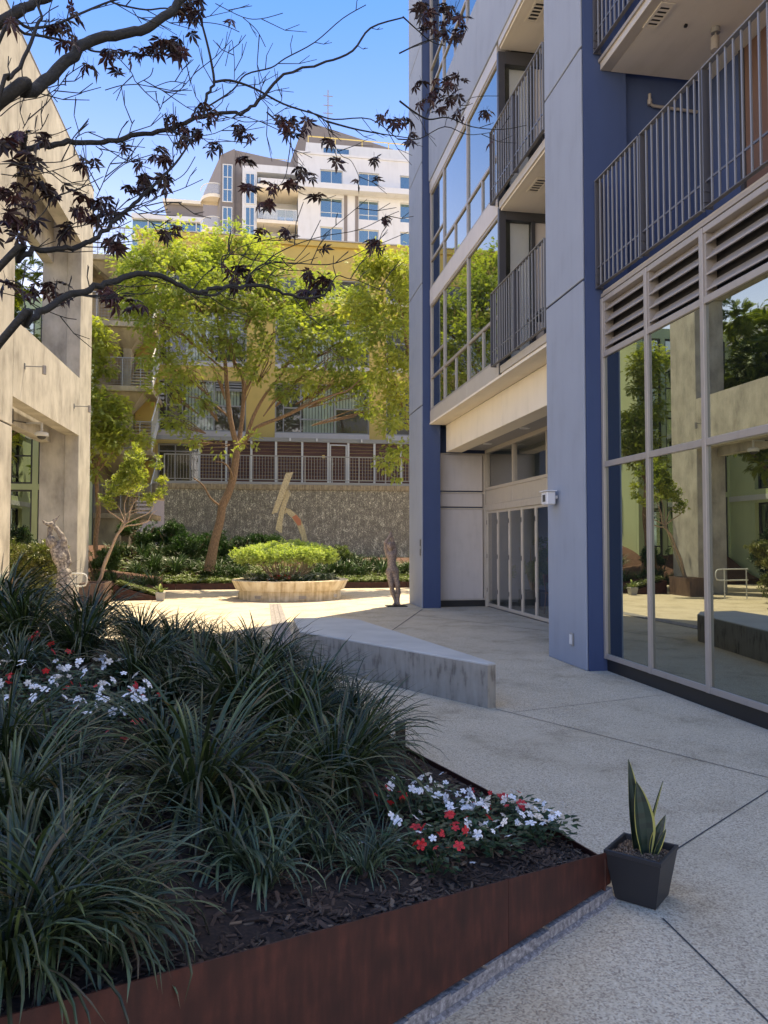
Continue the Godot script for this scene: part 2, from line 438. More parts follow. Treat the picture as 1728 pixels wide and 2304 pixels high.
	[-0.01,3.60,-3.58,0.0022, 0.01,3.64,-3.59,0.0022, 0.04,3.70,-3.61,0.0022],
	[0.08,3.64,-3.63,0.0022, 0.11,3.68,-3.65,0.0022, 0.11,3.74,-3.65,0.0022],
	[-0.15,3.73,-3.50,0.0022, -0.14,3.79,-3.51,0.0022, -0.13,3.84,-3.51,0.0022],
]
# centres of the maple's leaves
const MAPLE_LEAVES := [
	-0.60,2.86,-3.07, 0.87,4.01,-3.92, -0.18,3.38,-3.24, 0.60,3.55,-3.89, -0.83,2.43,-2.73, -0.75,2.65,-2.64, 0.06,3.07,-3.43, 0.76,3.81,-3.92, 0.98,3.93,-3.92, 0.09,3.48,-3.47, -0.74,3.45,-2.95, 0.98,4.44,-3.92, 
	0.28,3.15,-3.50, -0.28,3.85,-3.37, -0.48,3.52,-3.14, -0.19,3.15,-3.15, -0.82,2.72,-2.72, -0.63,3.27,-2.72, -0.62,2.86,-3.07, 0.29,2.75,-3.62, -0.12,2.79,-3.59, -0.65,2.78,-2.92, -0.35,3.81,-3.28, 0.94,3.90,-3.94, 
	0.61,3.56,-3.89, -0.06,3.21,-3.31, 1.03,4.10,-4.01, -0.37,3.51,-3.05, -0.74,2.56,-3.14, 1.01,4.01,-3.91, -0.00,3.00,-3.58, -0.88,2.59,-2.78, -0.08,2.83,-3.61, 0.27,2.74,-3.57, -0.39,3.48,-3.06, -0.62,2.83,-2.99, 
	1.04,4.48,-3.97, 0.14,3.45,-3.51, -0.51,2.65,-2.93, -0.59,2.85,-3.13, 0.22,2.80,-3.56, 0.97,3.86,-3.89, -0.47,2.97,-3.18, -0.85,2.86,-2.87, -0.76,2.50,-3.05, -0.10,3.47,-3.53, -0.09,3.43,-3.49, 0.24,2.67,-3.51, 
	-0.29,3.84,-3.30, -0.80,2.46,-2.92, -0.37,2.99,-3.15, -0.84,2.63,-2.80, 0.20,3.28,-3.49, 0.13,2.97,-3.46, -0.38,3.03,-3.18, -0.55,2.69,-3.04, -0.69,2.67,-2.90, 0.90,3.89,-3.86, -0.35,3.63,-3.24, -0.08,3.42,-3.52, 
	-0.85,2.77,-2.80, -0.75,2.48,-2.92, 0.95,4.02,-4.02, -0.25,3.91,-3.33, -0.64,2.86,-3.18, 1.07,4.36,-3.97, 0.28,3.18,-3.54, -0.48,2.51,-3.13, -0.47,3.03,-3.25, -0.36,2.78,-3.11, 0.30,2.77,-3.54, -0.82,2.91,-3.02, 
	1.02,3.96,-3.95, -0.33,3.21,-3.23, -0.80,2.68,-2.81, -0.32,3.84,-3.31, -0.80,2.49,-2.93, -0.63,2.92,-3.18, -0.46,3.51,-3.13, -0.55,2.85,-3.07, 0.33,2.77,-3.53, -0.44,3.08,-3.13, -0.86,3.05,-2.94, -0.79,2.53,-3.04, 
	-0.58,2.90,-3.10, 0.96,3.90,-3.85, 0.96,3.88,-3.93, -0.74,3.48,-2.93, -0.49,2.95,-3.13, -0.32,3.48,-3.08, -0.04,3.09,-3.29, -0.64,2.97,-2.92, -0.77,2.69,-2.84, -0.72,3.51,-3.01, -0.80,2.63,-2.67, -0.03,2.76,-3.55, 
	-0.86,3.01,-2.89, -0.65,2.82,-3.10, -0.57,3.40,-2.98, 1.01,4.35,-3.97, 0.29,2.76,-3.45, 0.80,3.86,-4.03, 1.29,4.01,-4.15, 0.83,4.29,-3.71, -0.49,2.95,-3.14, -0.11,2.72,-3.48, -0.87,3.06,-2.98, -0.68,3.51,-2.93, 
	-0.83,2.70,-2.89, -0.68,2.66,-2.87, -0.75,2.95,-2.78, -0.36,3.05,-3.20, 0.21,2.70,-3.49, 0.15,3.50,-3.50, 0.93,3.90,-3.86, 0.17,3.21,-3.37, 1.14,4.02,-4.17, -0.83,2.62,-2.75, -0.58,3.47,-3.08, -0.79,2.84,-2.74, 
	-0.10,2.72,-3.56, -0.29,3.97,-3.42, -0.68,3.03,-3.09, -0.36,2.81,-3.18, -0.09,2.80,-3.54, -0.40,3.58,-3.16, 0.64,3.19,-3.78, -0.58,2.51,-3.21, 0.62,3.06,-3.85, 1.09,4.03,-3.90, -0.85,3.02,-2.87, 1.06,4.33,-3.97, 
	-0.03,2.73,-3.46, -0.80,2.62,-2.62, 0.16,3.21,-3.50, -0.16,3.19,-3.17, -0.79,2.57,-2.68, 0.90,4.34,-3.83, -0.34,2.86,-3.26, 0.28,2.75,-3.51, -0.37,2.98,-3.05, 0.65,3.23,-3.90, 0.19,3.23,-3.50, -0.82,2.92,-2.92, 
	-0.84,2.91,-2.98, 1.05,4.07,-3.92, -0.84,2.46,-2.93, -0.05,3.43,-3.51, 0.23,2.71,-3.50, 0.86,4.32,-3.84, -0.48,3.55,-3.15, -0.26,3.89,-3.39, 0.94,4.26,-3.91, -0.70,3.45,-2.95, -0.47,2.53,-3.27, -0.70,2.74,-2.97, 
	-0.55,2.70,-3.06, -0.04,2.78,-3.56, -0.73,2.45,-2.95, 0.94,3.88,-3.96, 1.06,4.32,-3.99, -0.52,3.53,-3.20, -0.05,3.12,-3.39, 1.10,4.08,-4.07, 0.29,2.76,-3.60, -0.51,2.63,-2.89, -0.18,3.21,-3.19, 1.07,4.08,-3.94, 
	0.36,3.37,-3.56, -0.24,3.27,-3.23, -0.46,3.05,-3.21, -0.75,2.98,-2.83, 0.95,4.42,-3.95, 1.07,4.07,-4.01, -0.13,2.78,-3.50, -0.54,3.40,-2.99, 0.16,3.21,-3.53, 0.81,3.93,-3.84, 0.85,4.33,-3.79, 0.88,4.31,-3.93, 
	-0.72,2.79,-2.86, -0.66,3.34,-2.84, 0.20,3.52,-3.61, 0.17,3.45,-3.53, 0.79,3.70,-3.89, 1.02,4.36,-4.04, 0.34,3.00,-3.74, -0.28,3.23,-3.21, -0.05,3.28,-3.46, -0.57,2.80,-3.03, 1.00,3.99,-3.87, -0.77,2.83,-2.84, 
	-0.37,3.28,-3.27, -0.56,2.86,-3.13, -0.82,2.42,-2.74, -0.34,3.86,-3.30, -0.36,2.76,-3.05, 0.95,4.42,-3.88, -0.49,3.55,-3.19, -0.82,2.40,-2.65, 0.24,3.52,-3.53, -0.73,2.66,-2.64, -0.80,2.72,-2.93, -0.29,3.76,-3.34, 
	0.04,3.12,-3.55, -0.49,2.49,-3.08, -0.60,2.53,-3.13, 1.01,4.47,-3.98, -0.40,3.47,-3.03, -0.36,3.34,-3.25, 0.91,4.36,-3.94, 0.36,3.60,-3.83, -0.54,3.15,-3.18, -0.26,3.90,-3.33, -0.83,2.97,-2.81, 0.99,4.02,-4.02, 
	1.02,4.41,-3.93, -0.51,2.72,-2.99, -0.08,2.76,-3.60, -0.19,3.24,-3.27, 0.04,3.14,-3.63, -0.61,2.75,-2.74, 0.12,3.41,-3.36, -0.55,3.42,-3.11, -0.81,2.73,-2.98, 0.06,3.25,-3.67, -0.47,3.07,-3.14, -0.30,3.88,-3.32, 
	-0.75,2.86,-2.74, -0.10,2.81,-3.52, -0.85,2.64,-2.82, 0.80,4.20,-3.68, -0.65,2.85,-3.16, -0.63,2.88,-3.20, -0.60,2.57,-3.18, 0.24,3.18,-3.38, 0.84,3.94,-3.80, 1.01,3.90,-3.93, -0.04,3.46,-3.59, -0.71,3.49,-2.94, 
	1.13,4.53,-4.10, -0.82,2.73,-3.00, -0.34,3.57,-3.17, 0.93,3.93,-4.01, 0.65,3.08,-3.87, 0.21,3.21,-3.43, -0.08,3.25,-3.39, -0.85,2.91,-2.73, 0.85,3.87,-3.86, -0.31,3.74,-3.21, -0.56,2.69,-2.99, -0.72,2.87,-2.64, 
	-0.32,3.59,-3.23, -0.33,3.77,-3.22, -0.60,2.84,-3.00, -0.84,2.87,-2.66, 0.03,3.05,-3.43, -0.56,3.40,-3.09, 1.05,4.50,-4.07, 0.77,3.77,-3.87, -0.57,2.89,-3.23, -0.31,3.22,-3.23, -0.58,3.50,-3.11, -0.60,3.30,-2.90, 
	-0.05,2.80,-3.54, 0.22,3.54,-3.59, 0.78,3.66,-3.87, -0.69,2.66,-2.86, 0.28,2.76,-3.48, -0.10,2.67,-3.41, -0.80,2.69,-2.66, -0.37,3.29,-3.18, -0.28,3.82,-3.29, -0.69,2.81,-3.01, 0.05,3.15,-3.58, -0.70,2.83,-3.06, 
	0.22,2.68,-3.52, 1.11,4.41,-4.00, -0.85,2.73,-2.72, -0.53,2.99,-3.19, -0.10,2.71,-3.51, -0.58,2.84,-3.16, -0.37,3.09,-3.14, 0.14,3.25,-3.56, 1.11,4.54,-4.11, -0.85,2.82,-2.87, -0.49,2.48,-3.13, 0.32,2.98,-3.68, 
	-0.34,3.36,-3.35, -0.73,2.99,-2.82, -0.69,3.37,-2.88, -0.35,3.59,-3.17, 0.62,3.10,-3.91, -0.27,3.80,-3.25, -0.71,3.37,-2.88, -0.37,3.11,-3.12, -0.32,3.61,-3.23, -0.67,3.50,-2.92, -0.84,2.91,-2.71, -0.46,3.05,-3.21, 
	-0.77,2.67,-2.68, -0.08,3.48,-3.57, -0.61,2.77,-3.00, -0.70,2.68,-2.92, -0.48,3.05,-3.24, 0.06,3.13,-3.57, -0.42,2.96,-3.12, -0.13,3.96,-3.54, -0.86,2.48,-3.04, 1.13,4.40,-4.05, 0.80,4.27,-3.68, 0.01,3.06,-3.41, 
	0.25,2.67,-3.48, 1.02,3.91,-3.91, 0.99,4.35,-3.93, -0.82,2.66,-2.74, -0.56,3.43,-3.02, 0.29,2.78,-3.48, -0.52,2.70,-2.96, 0.95,3.97,-3.89, 0.64,3.71,-3.70, -0.35,3.30,-3.25, 1.11,3.97,-4.13, -0.10,2.75,-3.52, 
	0.60,3.43,-3.85, -0.47,3.07,-3.13, -0.26,3.36,-3.25, -0.34,3.62,-3.20, -0.74,2.48,-3.03, 0.24,2.82,-3.58, -0.74,2.85,-3.00, -0.10,3.45,-3.56, -0.81,2.59,-2.77, 0.26,2.71,-3.54, 0.13,3.16,-3.41, 0.13,3.16,-3.41, 
	-0.87,2.87,-2.99, 1.11,4.39,-4.01, -0.56,2.51,-3.06, -0.39,3.18,-3.26, -0.03,3.11,-3.37, -0.76,2.51,-2.99, -0.34,2.77,-3.08, 1.33,4.06,-4.20, -0.03,2.76,-3.63, -0.77,2.85,-2.70, -0.40,3.16,-3.18, 0.19,3.20,-3.51, 
	1.26,3.94,-4.03, 0.79,3.67,-3.91, -0.31,3.27,-3.22, -0.25,3.92,-3.39, 0.80,4.28,-3.72, 0.03,3.01,-3.57, -0.17,3.41,-3.33, -0.81,3.26,-2.64, -0.64,2.79,-2.96, 0.59,3.07,-3.77, 0.64,3.19,-3.77, 0.05,3.28,-3.67, 
	0.14,3.44,-3.50, -0.78,2.38,-2.61, -0.20,3.40,-3.34, -0.73,2.95,-2.77, -0.24,3.28,-3.27, 1.23,3.94,-4.05, -0.80,2.45,-2.92, 0.19,3.17,-3.34, -0.60,2.57,-3.23, 0.09,3.21,-3.54, -0.76,3.46,-2.94, -0.65,2.96,-2.97, 
	-0.49,3.54,-3.20, -0.51,3.01,-3.24, 0.15,3.22,-3.52, -0.80,2.42,-2.70, -0.79,3.52,-3.04, 0.59,3.09,-3.83, -0.08,2.80,-3.51, 0.24,2.75,-3.50, -0.62,2.77,-3.01, -0.42,3.54,-3.13, 1.05,4.09,-3.98, -0.78,2.54,-3.12, 
	-0.36,3.61,-3.20, -0.05,2.82,-3.55, 0.74,3.80,-3.92, -0.27,3.28,-3.25, -0.61,2.87,-3.13, 1.13,4.38,-4.01, -0.02,3.14,-3.44, -0.09,3.42,-3.46, 0.59,3.06,-3.76, 0.23,2.77,-3.45, 0.22,3.51,-3.49, 0.60,3.67,-3.69, 
	-0.37,3.02,-3.16, -0.07,3.43,-3.54, 0.93,4.34,-3.90, -0.35,3.54,-3.08, 0.61,3.59,-3.95, -0.85,2.60,-2.69, -0.30,3.27,-3.26, -0.33,3.25,-3.10, -0.68,2.81,-3.02, 0.81,3.73,-4.00, -0.53,3.12,-3.12, -0.35,3.30,-3.23, 
	-0.43,3.00,-3.19, -0.37,2.83,-3.25, 1.02,4.33,-3.98, -0.65,2.82,-2.87, -0.49,2.47,-3.10, -0.32,3.36,-3.38, -0.78,2.81,-2.67, 1.14,3.94,-4.09, 0.94,4.32,-3.94, -0.27,3.26,-3.29, 0.20,2.66,-3.35, 1.07,4.40,-3.93, 
	0.12,3.50,-3.49, -0.77,2.64,-2.69, -0.54,2.84,-3.11, -0.35,3.56,-3.16, 0.03,3.14,-3.62, -0.59,2.88,-3.18, -0.21,3.20,-3.22, 1.04,4.56,-4.09, -0.31,3.57,-3.16, -0.33,3.63,-3.19, 0.90,4.30,-3.89, -0.31,3.20,-3.19, 
	-0.56,3.42,-2.97, 0.27,2.73,-3.56, 0.50,3.39,-3.80, 0.60,3.38,-3.76, -0.73,2.50,-3.08, -0.39,3.13,-3.20, -0.65,3.32,-2.77, -0.78,2.73,-2.77, -0.31,3.34,-3.35, -0.84,2.92,-2.78, -0.37,3.12,-3.18, -0.78,2.61,-2.75, 
	-0.21,3.33,-3.24, -0.75,2.80,-2.86, -0.07,3.48,-3.56, -0.60,2.91,-3.18, 0.91,4.38,-4.03, 0.93,4.32,-3.91, -0.84,2.71,-2.69, 0.99,4.37,-3.97, 0.74,3.73,-3.84, 1.00,4.04,-3.90, -0.61,2.78,-2.82, 0.57,3.05,-3.82, 
	-0.72,2.89,-2.99, 0.80,3.67,-3.83, 0.71,3.75,-3.83, -0.86,3.08,-2.99, -0.32,3.51,-3.10, -0.85,2.92,-2.99, -0.46,3.04,-3.20, -0.74,2.81,-2.90, 0.89,3.86,-3.83, 0.01,2.98,-3.59, 0.10,3.52,-3.51, -0.20,3.36,-3.23, 
	-0.87,2.94,-2.97, -0.79,2.89,-2.76, -0.63,3.31,-2.91, 0.15,3.50,-3.48, 0.13,3.39,-3.40, 0.07,3.19,-3.51, 0.31,2.98,-3.74, 1.11,4.42,-4.12, -0.76,3.55,-3.05, 0.80,3.80,-3.93, -0.56,2.51,-3.07, 0.16,2.94,-3.45, 
	-0.74,2.80,-2.85, -0.65,2.94,-2.92, -0.88,2.79,-2.84, 0.88,3.92,-3.89, -0.45,3.03,-3.15, -0.56,2.50,-3.17, -0.77,2.48,-2.97, -0.73,2.80,-2.89, -0.76,2.45,-2.91, 1.12,4.43,-3.96, -0.33,3.90,-3.34, 0.17,3.18,-3.43, 
	-0.67,2.67,-2.83, 1.11,3.98,-4.09, -0.05,3.16,-3.46, -0.10,3.48,-3.58, -0.38,3.05,-3.18, -0.85,2.80,-2.88, -0.68,3.01,-3.07, -0.84,2.62,-2.69, 0.27,2.74,-3.60, 0.32,3.00,-3.73, 0.67,3.73,-3.81, -0.69,3.55,-2.94, 
	-0.61,2.99,-2.98, -0.65,3.39,-3.03, 0.24,2.64,-3.39, -0.45,2.98,-3.15, 0.23,3.25,-3.49, -0.54,3.45,-3.02, -0.33,3.81,-3.26, -0.81,2.69,-2.70, -0.64,2.76,-2.92, -0.81,2.71,-2.87, 0.65,3.74,-3.83, 0.91,3.97,-3.83, 
	-0.27,4.01,-3.47, -0.80,3.25,-2.60, -0.79,2.71,-2.73, -0.40,3.56,-3.12, -0.66,3.39,-2.87, -0.13,2.76,-3.41, 0.59,3.11,-3.91, -0.78,2.82,-2.83, -0.84,2.54,-3.08, -0.42,3.59,-3.19, 0.82,3.81,-3.79, -0.56,2.89,-3.21, 
	-0.29,3.78,-3.28, -0.84,2.89,-2.73, -0.65,2.83,-3.13, -0.55,2.50,-3.07, -0.82,2.69,-2.87, 1.00,4.42,-3.92, -0.08,3.22,-3.34, -0.75,3.45,-2.94, -0.34,3.65,-3.24, 0.94,4.00,-4.02, 0.24,3.25,-3.47, 0.11,3.43,-3.43, 
	0.32,3.54,-3.71, 1.26,3.98,-4.07, -0.46,3.55,-3.15, -0.25,3.37,-3.23, -0.32,3.82,-3.29, 0.91,4.40,-4.00, 0.93,4.47,-4.03, 0.68,3.67,-3.76, 1.02,4.40,-4.06, 0.77,3.59,-3.75, -0.25,3.29,-3.26, 0.33,2.78,-3.56, 
	-0.74,2.81,-2.85, -0.41,3.09,-3.11, 0.71,3.70,-3.80, 0.26,3.16,-3.52, -0.60,2.90,-3.09, 1.06,4.01,-4.06, 0.82,4.34,-3.83, -0.76,2.84,-2.89, -0.27,3.83,-3.29, -0.73,3.45,-2.91, -0.24,3.48,-3.39, -0.85,3.34,-2.76, 
	0.74,3.56,-3.64, -0.73,3.55,-3.02, -0.54,2.65,-2.92, -0.70,3.56,-2.99, 1.03,4.10,-4.03, 0.24,2.83,-3.58, -0.29,3.97,-3.43, -0.60,2.51,-3.14, -0.31,3.31,-3.37, -0.36,3.60,-3.16, -0.85,2.83,-2.87, 0.27,2.78,-3.59, 
	1.10,4.03,-4.04, 0.60,3.65,-3.68, -0.83,2.77,-2.81, 0.60,3.70,-3.73, -0.49,2.92,-3.07, 0.34,3.54,-3.71, -0.66,2.94,-2.93, 0.32,2.81,-3.58, 0.68,3.75,-3.85, 0.99,3.97,-3.88, -0.47,3.04,-3.20, -0.26,3.29,-3.30, 
	-0.76,2.83,-2.72, 0.68,3.70,-3.78, -0.57,2.71,-3.04, -0.54,3.60,-3.26, -0.03,2.78,-3.63, -0.34,2.86,-3.22, -0.50,2.52,-3.22, -0.84,2.88,-2.69, -0.23,3.31,-3.24, 0.49,3.33,-3.70, -0.78,2.55,-3.10, 0.01,2.97,-3.49, 
	0.26,2.68,-3.42, 0.36,3.32,-3.49, 0.24,2.77,-3.49, -0.81,2.86,-2.84, -0.67,3.03,-3.05, 0.88,4.33,-3.82, 1.13,4.44,-4.13, 0.30,2.75,-3.45, 0.20,3.45,-3.48, -0.10,2.75,-3.54, 0.30,2.73,-3.54, -0.23,3.42,-3.39, 
	-0.86,2.66,-2.80, 0.36,3.57,-3.78, -0.38,3.58,-3.13, 1.05,4.11,-4.01, 0.64,3.19,-3.76, -0.58,2.56,-3.25, 0.93,3.95,-3.86, -0.31,3.96,-3.45, -0.54,2.55,-3.23, 0.20,3.22,-3.43, -0.11,2.72,-3.54, 0.23,2.72,-3.54, 
	0.85,4.01,-3.91, 0.67,3.66,-3.72, 0.15,2.94,-3.46, 1.01,4.46,-4.07, -0.54,2.70,-3.06, 1.27,3.76,-4.00, 1.13,4.03,-4.19, 0.22,3.44,-3.45, 1.08,4.36,-4.01, -0.59,2.84,-3.01, -0.39,3.53,-3.05, -0.36,3.83,-3.29, 
	-0.74,3.43,-2.91, 0.21,2.69,-3.51, -0.61,2.75,-2.75, -0.06,3.22,-3.31, -0.69,2.70,-2.93, 0.89,3.96,-4.00, -0.04,3.27,-3.47, -0.78,2.37,-2.58, -0.13,3.99,-3.56, -0.86,2.68,-2.83, 0.93,4.30,-3.73, -0.05,2.75,-3.62, 
	0.81,4.26,-3.72, 0.13,3.00,-3.55, -0.43,3.16,-3.25, -0.56,2.72,-3.07, 1.01,4.27,-3.94, -0.83,2.89,-2.98, -0.37,3.05,-3.20, 0.59,3.13,-3.92, -0.11,2.74,-3.47, 0.17,3.48,-3.49, 
]
# grass clumps in the near bed: x, z, size
const NEAR_CLUMPS := [-0.62,-2.25,0.70, -0.37,-2.24,0.50, 0.03,-2.62,0.42, -0.48,-2.12,0.66, -0.57,-1.95,0.64, 0.16,-2.96,0.50, -0.38,-2.07,0.50, -0.84,-2.87,0.66, -0.64,-2.88,0.64, -0.22,-3.19,0.95, 0.04,-3.18,0.80, -0.08,-2.77,0.55, 0.37,-3.67,1.00, 0.61,-4.45,0.85, 0.25,-4.72,1.00, -0.09,-5.05,1.00, 0.64,-5.33,0.85, -0.40,-5.84,0.90, 0.04,-6.61,1.00, 0.54,-6.53,0.80, -0.87,-5.88,0.80, -0.55,-5.37,0.66, -0.83,-6.88,0.90, -1.46,-6.83,1.00, -1.91,-6.96,1.10, -1.15,-8.07,0.95, -0.31,-7.55,0.90, 0.26,-7.47,0.85, -1.07,-3.54,0.66, -0.85,-3.49,0.64, 0.40,-2.78,0.35, 0.48,-2.97,0.30, 0.26,-2.90,0.40, -0.43,-3.81,0.70, -0.78,-7.92,0.85, -1.61,-5.67,0.64, -2.20,-7.40,1.25, -2.60,-8.40,1.30, -1.75,-8.60,1.15, -2.50,-7.90,1.20, -2.90,-9.30,1.00, -2.15,-9.50,0.90, -1.30,-9.20,0.85, -0.60,-9.30,0.80, -0.10,-9.00,0.80, ]
# impatiens in the near bed: x, z
const FLOWERS_BACK := [-1.74,-6.00, -1.78,-6.63, -1.53,-6.20, -1.60,-5.29, -1.40,-4.80, -1.33,-5.51, -1.20,-5.33, -1.13,-5.57, -1.22,-4.84, -1.03,-4.97, -1.39,-5.10, -1.06,-5.83, -0.83,-5.11, -0.71,-4.75, -0.82,-4.69, -0.85,-4.43, -1.28,-4.36, -0.70,-3.86, -0.67,-4.99, -0.99,-4.52, ]
const FLOWERS_FRONT := [0.63,-3.06, 0.72,-2.99, 0.67,-2.86, 0.87,-3.31, 0.97,-3.49, 0.99,-3.38, 0.85,-3.69, 0.74,-3.52, 0.88,-3.53, 1.09,-3.63, 1.19,-3.59, 1.26,-3.55, 1.27,-3.40, 1.32,-3.37, 1.06,-3.23, 0.98,-3.12, 0.71,-3.78, 0.60,-3.44, 0.88,-3.15, ]
const BIG_TREE_LIMBS := [
	[-1.45,1.11,-26.50,0.200, -1.35,1.62,-26.50,0.180, -1.19,2.24,-26.50,0.165, -1.12,2.75,-26.50,0.165, -0.97,3.09,-26.50,0.160, -0.78,3.66,-26.50,0.150, -0.70,4.28,-26.50,0.150, -0.64,4.80,-26.50,0.150],
	[-0.64,4.74,-26.50,0.120, -0.71,5.02,-26.50,0.115, -0.88,5.74,-26.40,0.100, -0.99,6.75,-26.30,0.090, -1.05,7.57,-26.20,0.075, -1.22,8.47,-26.20,0.060, -1.44,9.76,-26.00,0.035, -1.61,10.60,-26.00,0.020],
	[-0.62,4.74,-26.50,0.110, -0.55,5.28,-26.70,0.100, -0.47,5.99,-26.80,0.090, -0.46,7.19,-27.00,0.080, -0.74,7.77,-27.00,0.060, -1.09,8.58,-27.00,0.040, -0.98,9.81,-27.00,0.020],
	[-0.62,4.68,-26.50,0.100, -0.41,4.90,-26.40,0.085, -0.10,5.79,-26.20,0.075, 0.29,6.50,-26.00,0.060, 0.78,7.10,-25.80,0.045, 1.16,7.74,-25.60,0.030],
	[-0.59,4.63,-26.50,0.100, -0.26,5.12,-26.30,0.085, 0.07,5.44,-26.10,0.080, 0.90,5.75,-25.80,0.070, 1.71,6.12,-25.50,0.060, 2.53,6.44,-25.30,0.045, 3.02,6.60,-25.20,0.035, 3.51,7.05,-25.10,0.020],
	[1.71,6.12,-25.50,0.040, 2.15,6.95,-25.40,0.030, 2.36,7.72,-25.30,0.020],
	[-1.12,2.69,-26.50,0.050, -1.51,3.01,-26.30,0.040, -1.73,3.40,-26.20,0.035, -2.05,3.66,-26.10,0.025],
	[-0.93,5.80,-26.40,0.045, -1.59,6.27,-26.30,0.035, -2.24,6.40,-26.20,0.020],
	[-0.46,6.61,-27.00,0.050, 0.06,7.68,-27.00,0.040, 0.63,8.77,-27.00,0.030, 0.92,9.61,-27.00,0.020],
	[-1.02,7.31,-26.30,0.050, -1.90,8.07,-26.50,0.035, -2.74,8.85,-26.60,0.020],
	[-0.78,3.65,-26.40,0.050, -0.86,3.97,-26.20,0.040, -1.07,4.17,-26.00,0.030, -1.34,4.21,-25.90,0.020],
]
const BIG_TREE_LOBES := [-4.12,10.81,-26.50,0.74, -3.34,11.13,-26.00,0.79, -2.38,11.53,-26.50,0.85, -1.39,11.73,-27.50,0.88, -0.29,11.20,-26.50,0.77, 0.47,10.52,-26.00,0.73, 1.24,10.11,-26.50,0.77, 2.02,9.60,-26.50,0.77, 2.75,9.18,-26.00,0.60, -3.75,10.24,-27.00,0.78, -2.56,9.95,-25.50,0.89, -1.42,9.80,-25.30,0.96, -0.27,9.49,-25.50,0.96, 0.76,8.79,-25.50,0.89, 1.80,8.23,-25.50,0.82, 2.70,7.82,-25.50,0.67, -3.20,9.02,-26.20,0.76, -1.96,8.58,-25.20,0.81, -0.83,8.19,-25.20,0.66, 0.47,7.68,-25.30,0.66, -4.11,9.45,-26.50,0.54, -2.29,7.27,-25.90,0.53, -3.00,6.65,-25.90,0.57, -1.82,6.17,-25.50,0.44, -2.52,5.42,-25.50,0.42, -1.09,4.70,-25.30,0.41, -0.24,4.86,-25.30,0.32, 1.64,6.98,-25.30,0.59, 0.91,6.51,-25.30,0.38, -2.09,4.85,-25.50,0.33, 2.25,10.90,-27.50,0.58, -0.91,12.13,-27.00,0.63, 3.24,9.73,-26.20,0.64, 3.35,8.56,-25.90,0.63, 2.87,7.11,-25.70,0.54, 3.67,7.03,-25.90,0.51, 3.90,6.11,-25.90,0.39, 2.42,6.64,-25.70,0.39, -0.25,7.08,-25.40,0.41, -1.40,7.19,-25.40,0.41, -3.32,7.72,-26.10,0.55, -1.79,10.95,-26.50,0.77, 0.17,12.07,-27.50,0.58, ]
const GOLD_TREE_LOBES := [3.39,10.40,-24.50,0.50, 3.91,10.72,-24.50,0.57, 4.65,10.62,-24.50,0.64, 3.57,9.57,-24.20,0.63, 4.50,9.42,-24.50,0.78, 3.13,8.97,-24.20,0.49, 3.97,8.37,-24.00,0.77, 4.80,7.66,-24.50,0.71, 4.12,7.08,-24.00,0.63, 4.59,6.27,-24.20,0.56, 4.33,5.37,-24.00,0.49, 4.72,4.58,-24.50,0.43, 4.10,4.07,-23.90,0.31, 4.31,3.64,-23.90,0.25, 5.31,9.47,-25.50,0.89, 5.61,7.17,-25.50,0.89, 5.78,11.05,-25.50,0.82, ]
const SIDE_TREE_LOBES := [-4.98,8.01,-24.20,0.39, -4.71,7.55,-24.20,0.42, -4.96,6.92,-24.20,0.39, -4.57,6.80,-24.20,0.28, -4.63,5.72,-23.90,0.44, -4.24,5.26,-23.90,0.49, -4.75,4.98,-23.90,0.42, -4.30,4.59,-23.90,0.49, -4.68,4.32,-23.90,0.56, -3.85,4.47,-23.90,0.42, -3.33,4.61,-23.90,0.22, -4.80,3.78,-23.90,0.39, -5.25,6.19,-24.70,0.50, -5.41,7.85,-24.70,0.50, -4.11,5.72,-24.20,0.28, ]
const SIDE_TREE_LIMBS := [
	[-4.52,0.46,-24.00,0.090, -4.72,1.39,-24.00,0.085, -4.64,2.46,-24.00,0.080, -4.72,3.39,-24.00,0.070, -4.66,3.93,-24.00,0.060, -4.45,4.74,-24.00,0.040, -4.33,5.82,-24.00,0.025],
	[-4.72,3.26,-24.00,0.050, -4.89,4.46,-24.00,0.045, -4.97,6.07,-24.00,0.035, -4.87,7.69,-24.00,0.020],
	[-4.66,3.66,-24.00,0.035, -4.17,4.33,-23.90,0.030, -3.64,4.59,-23.80,0.015],
]
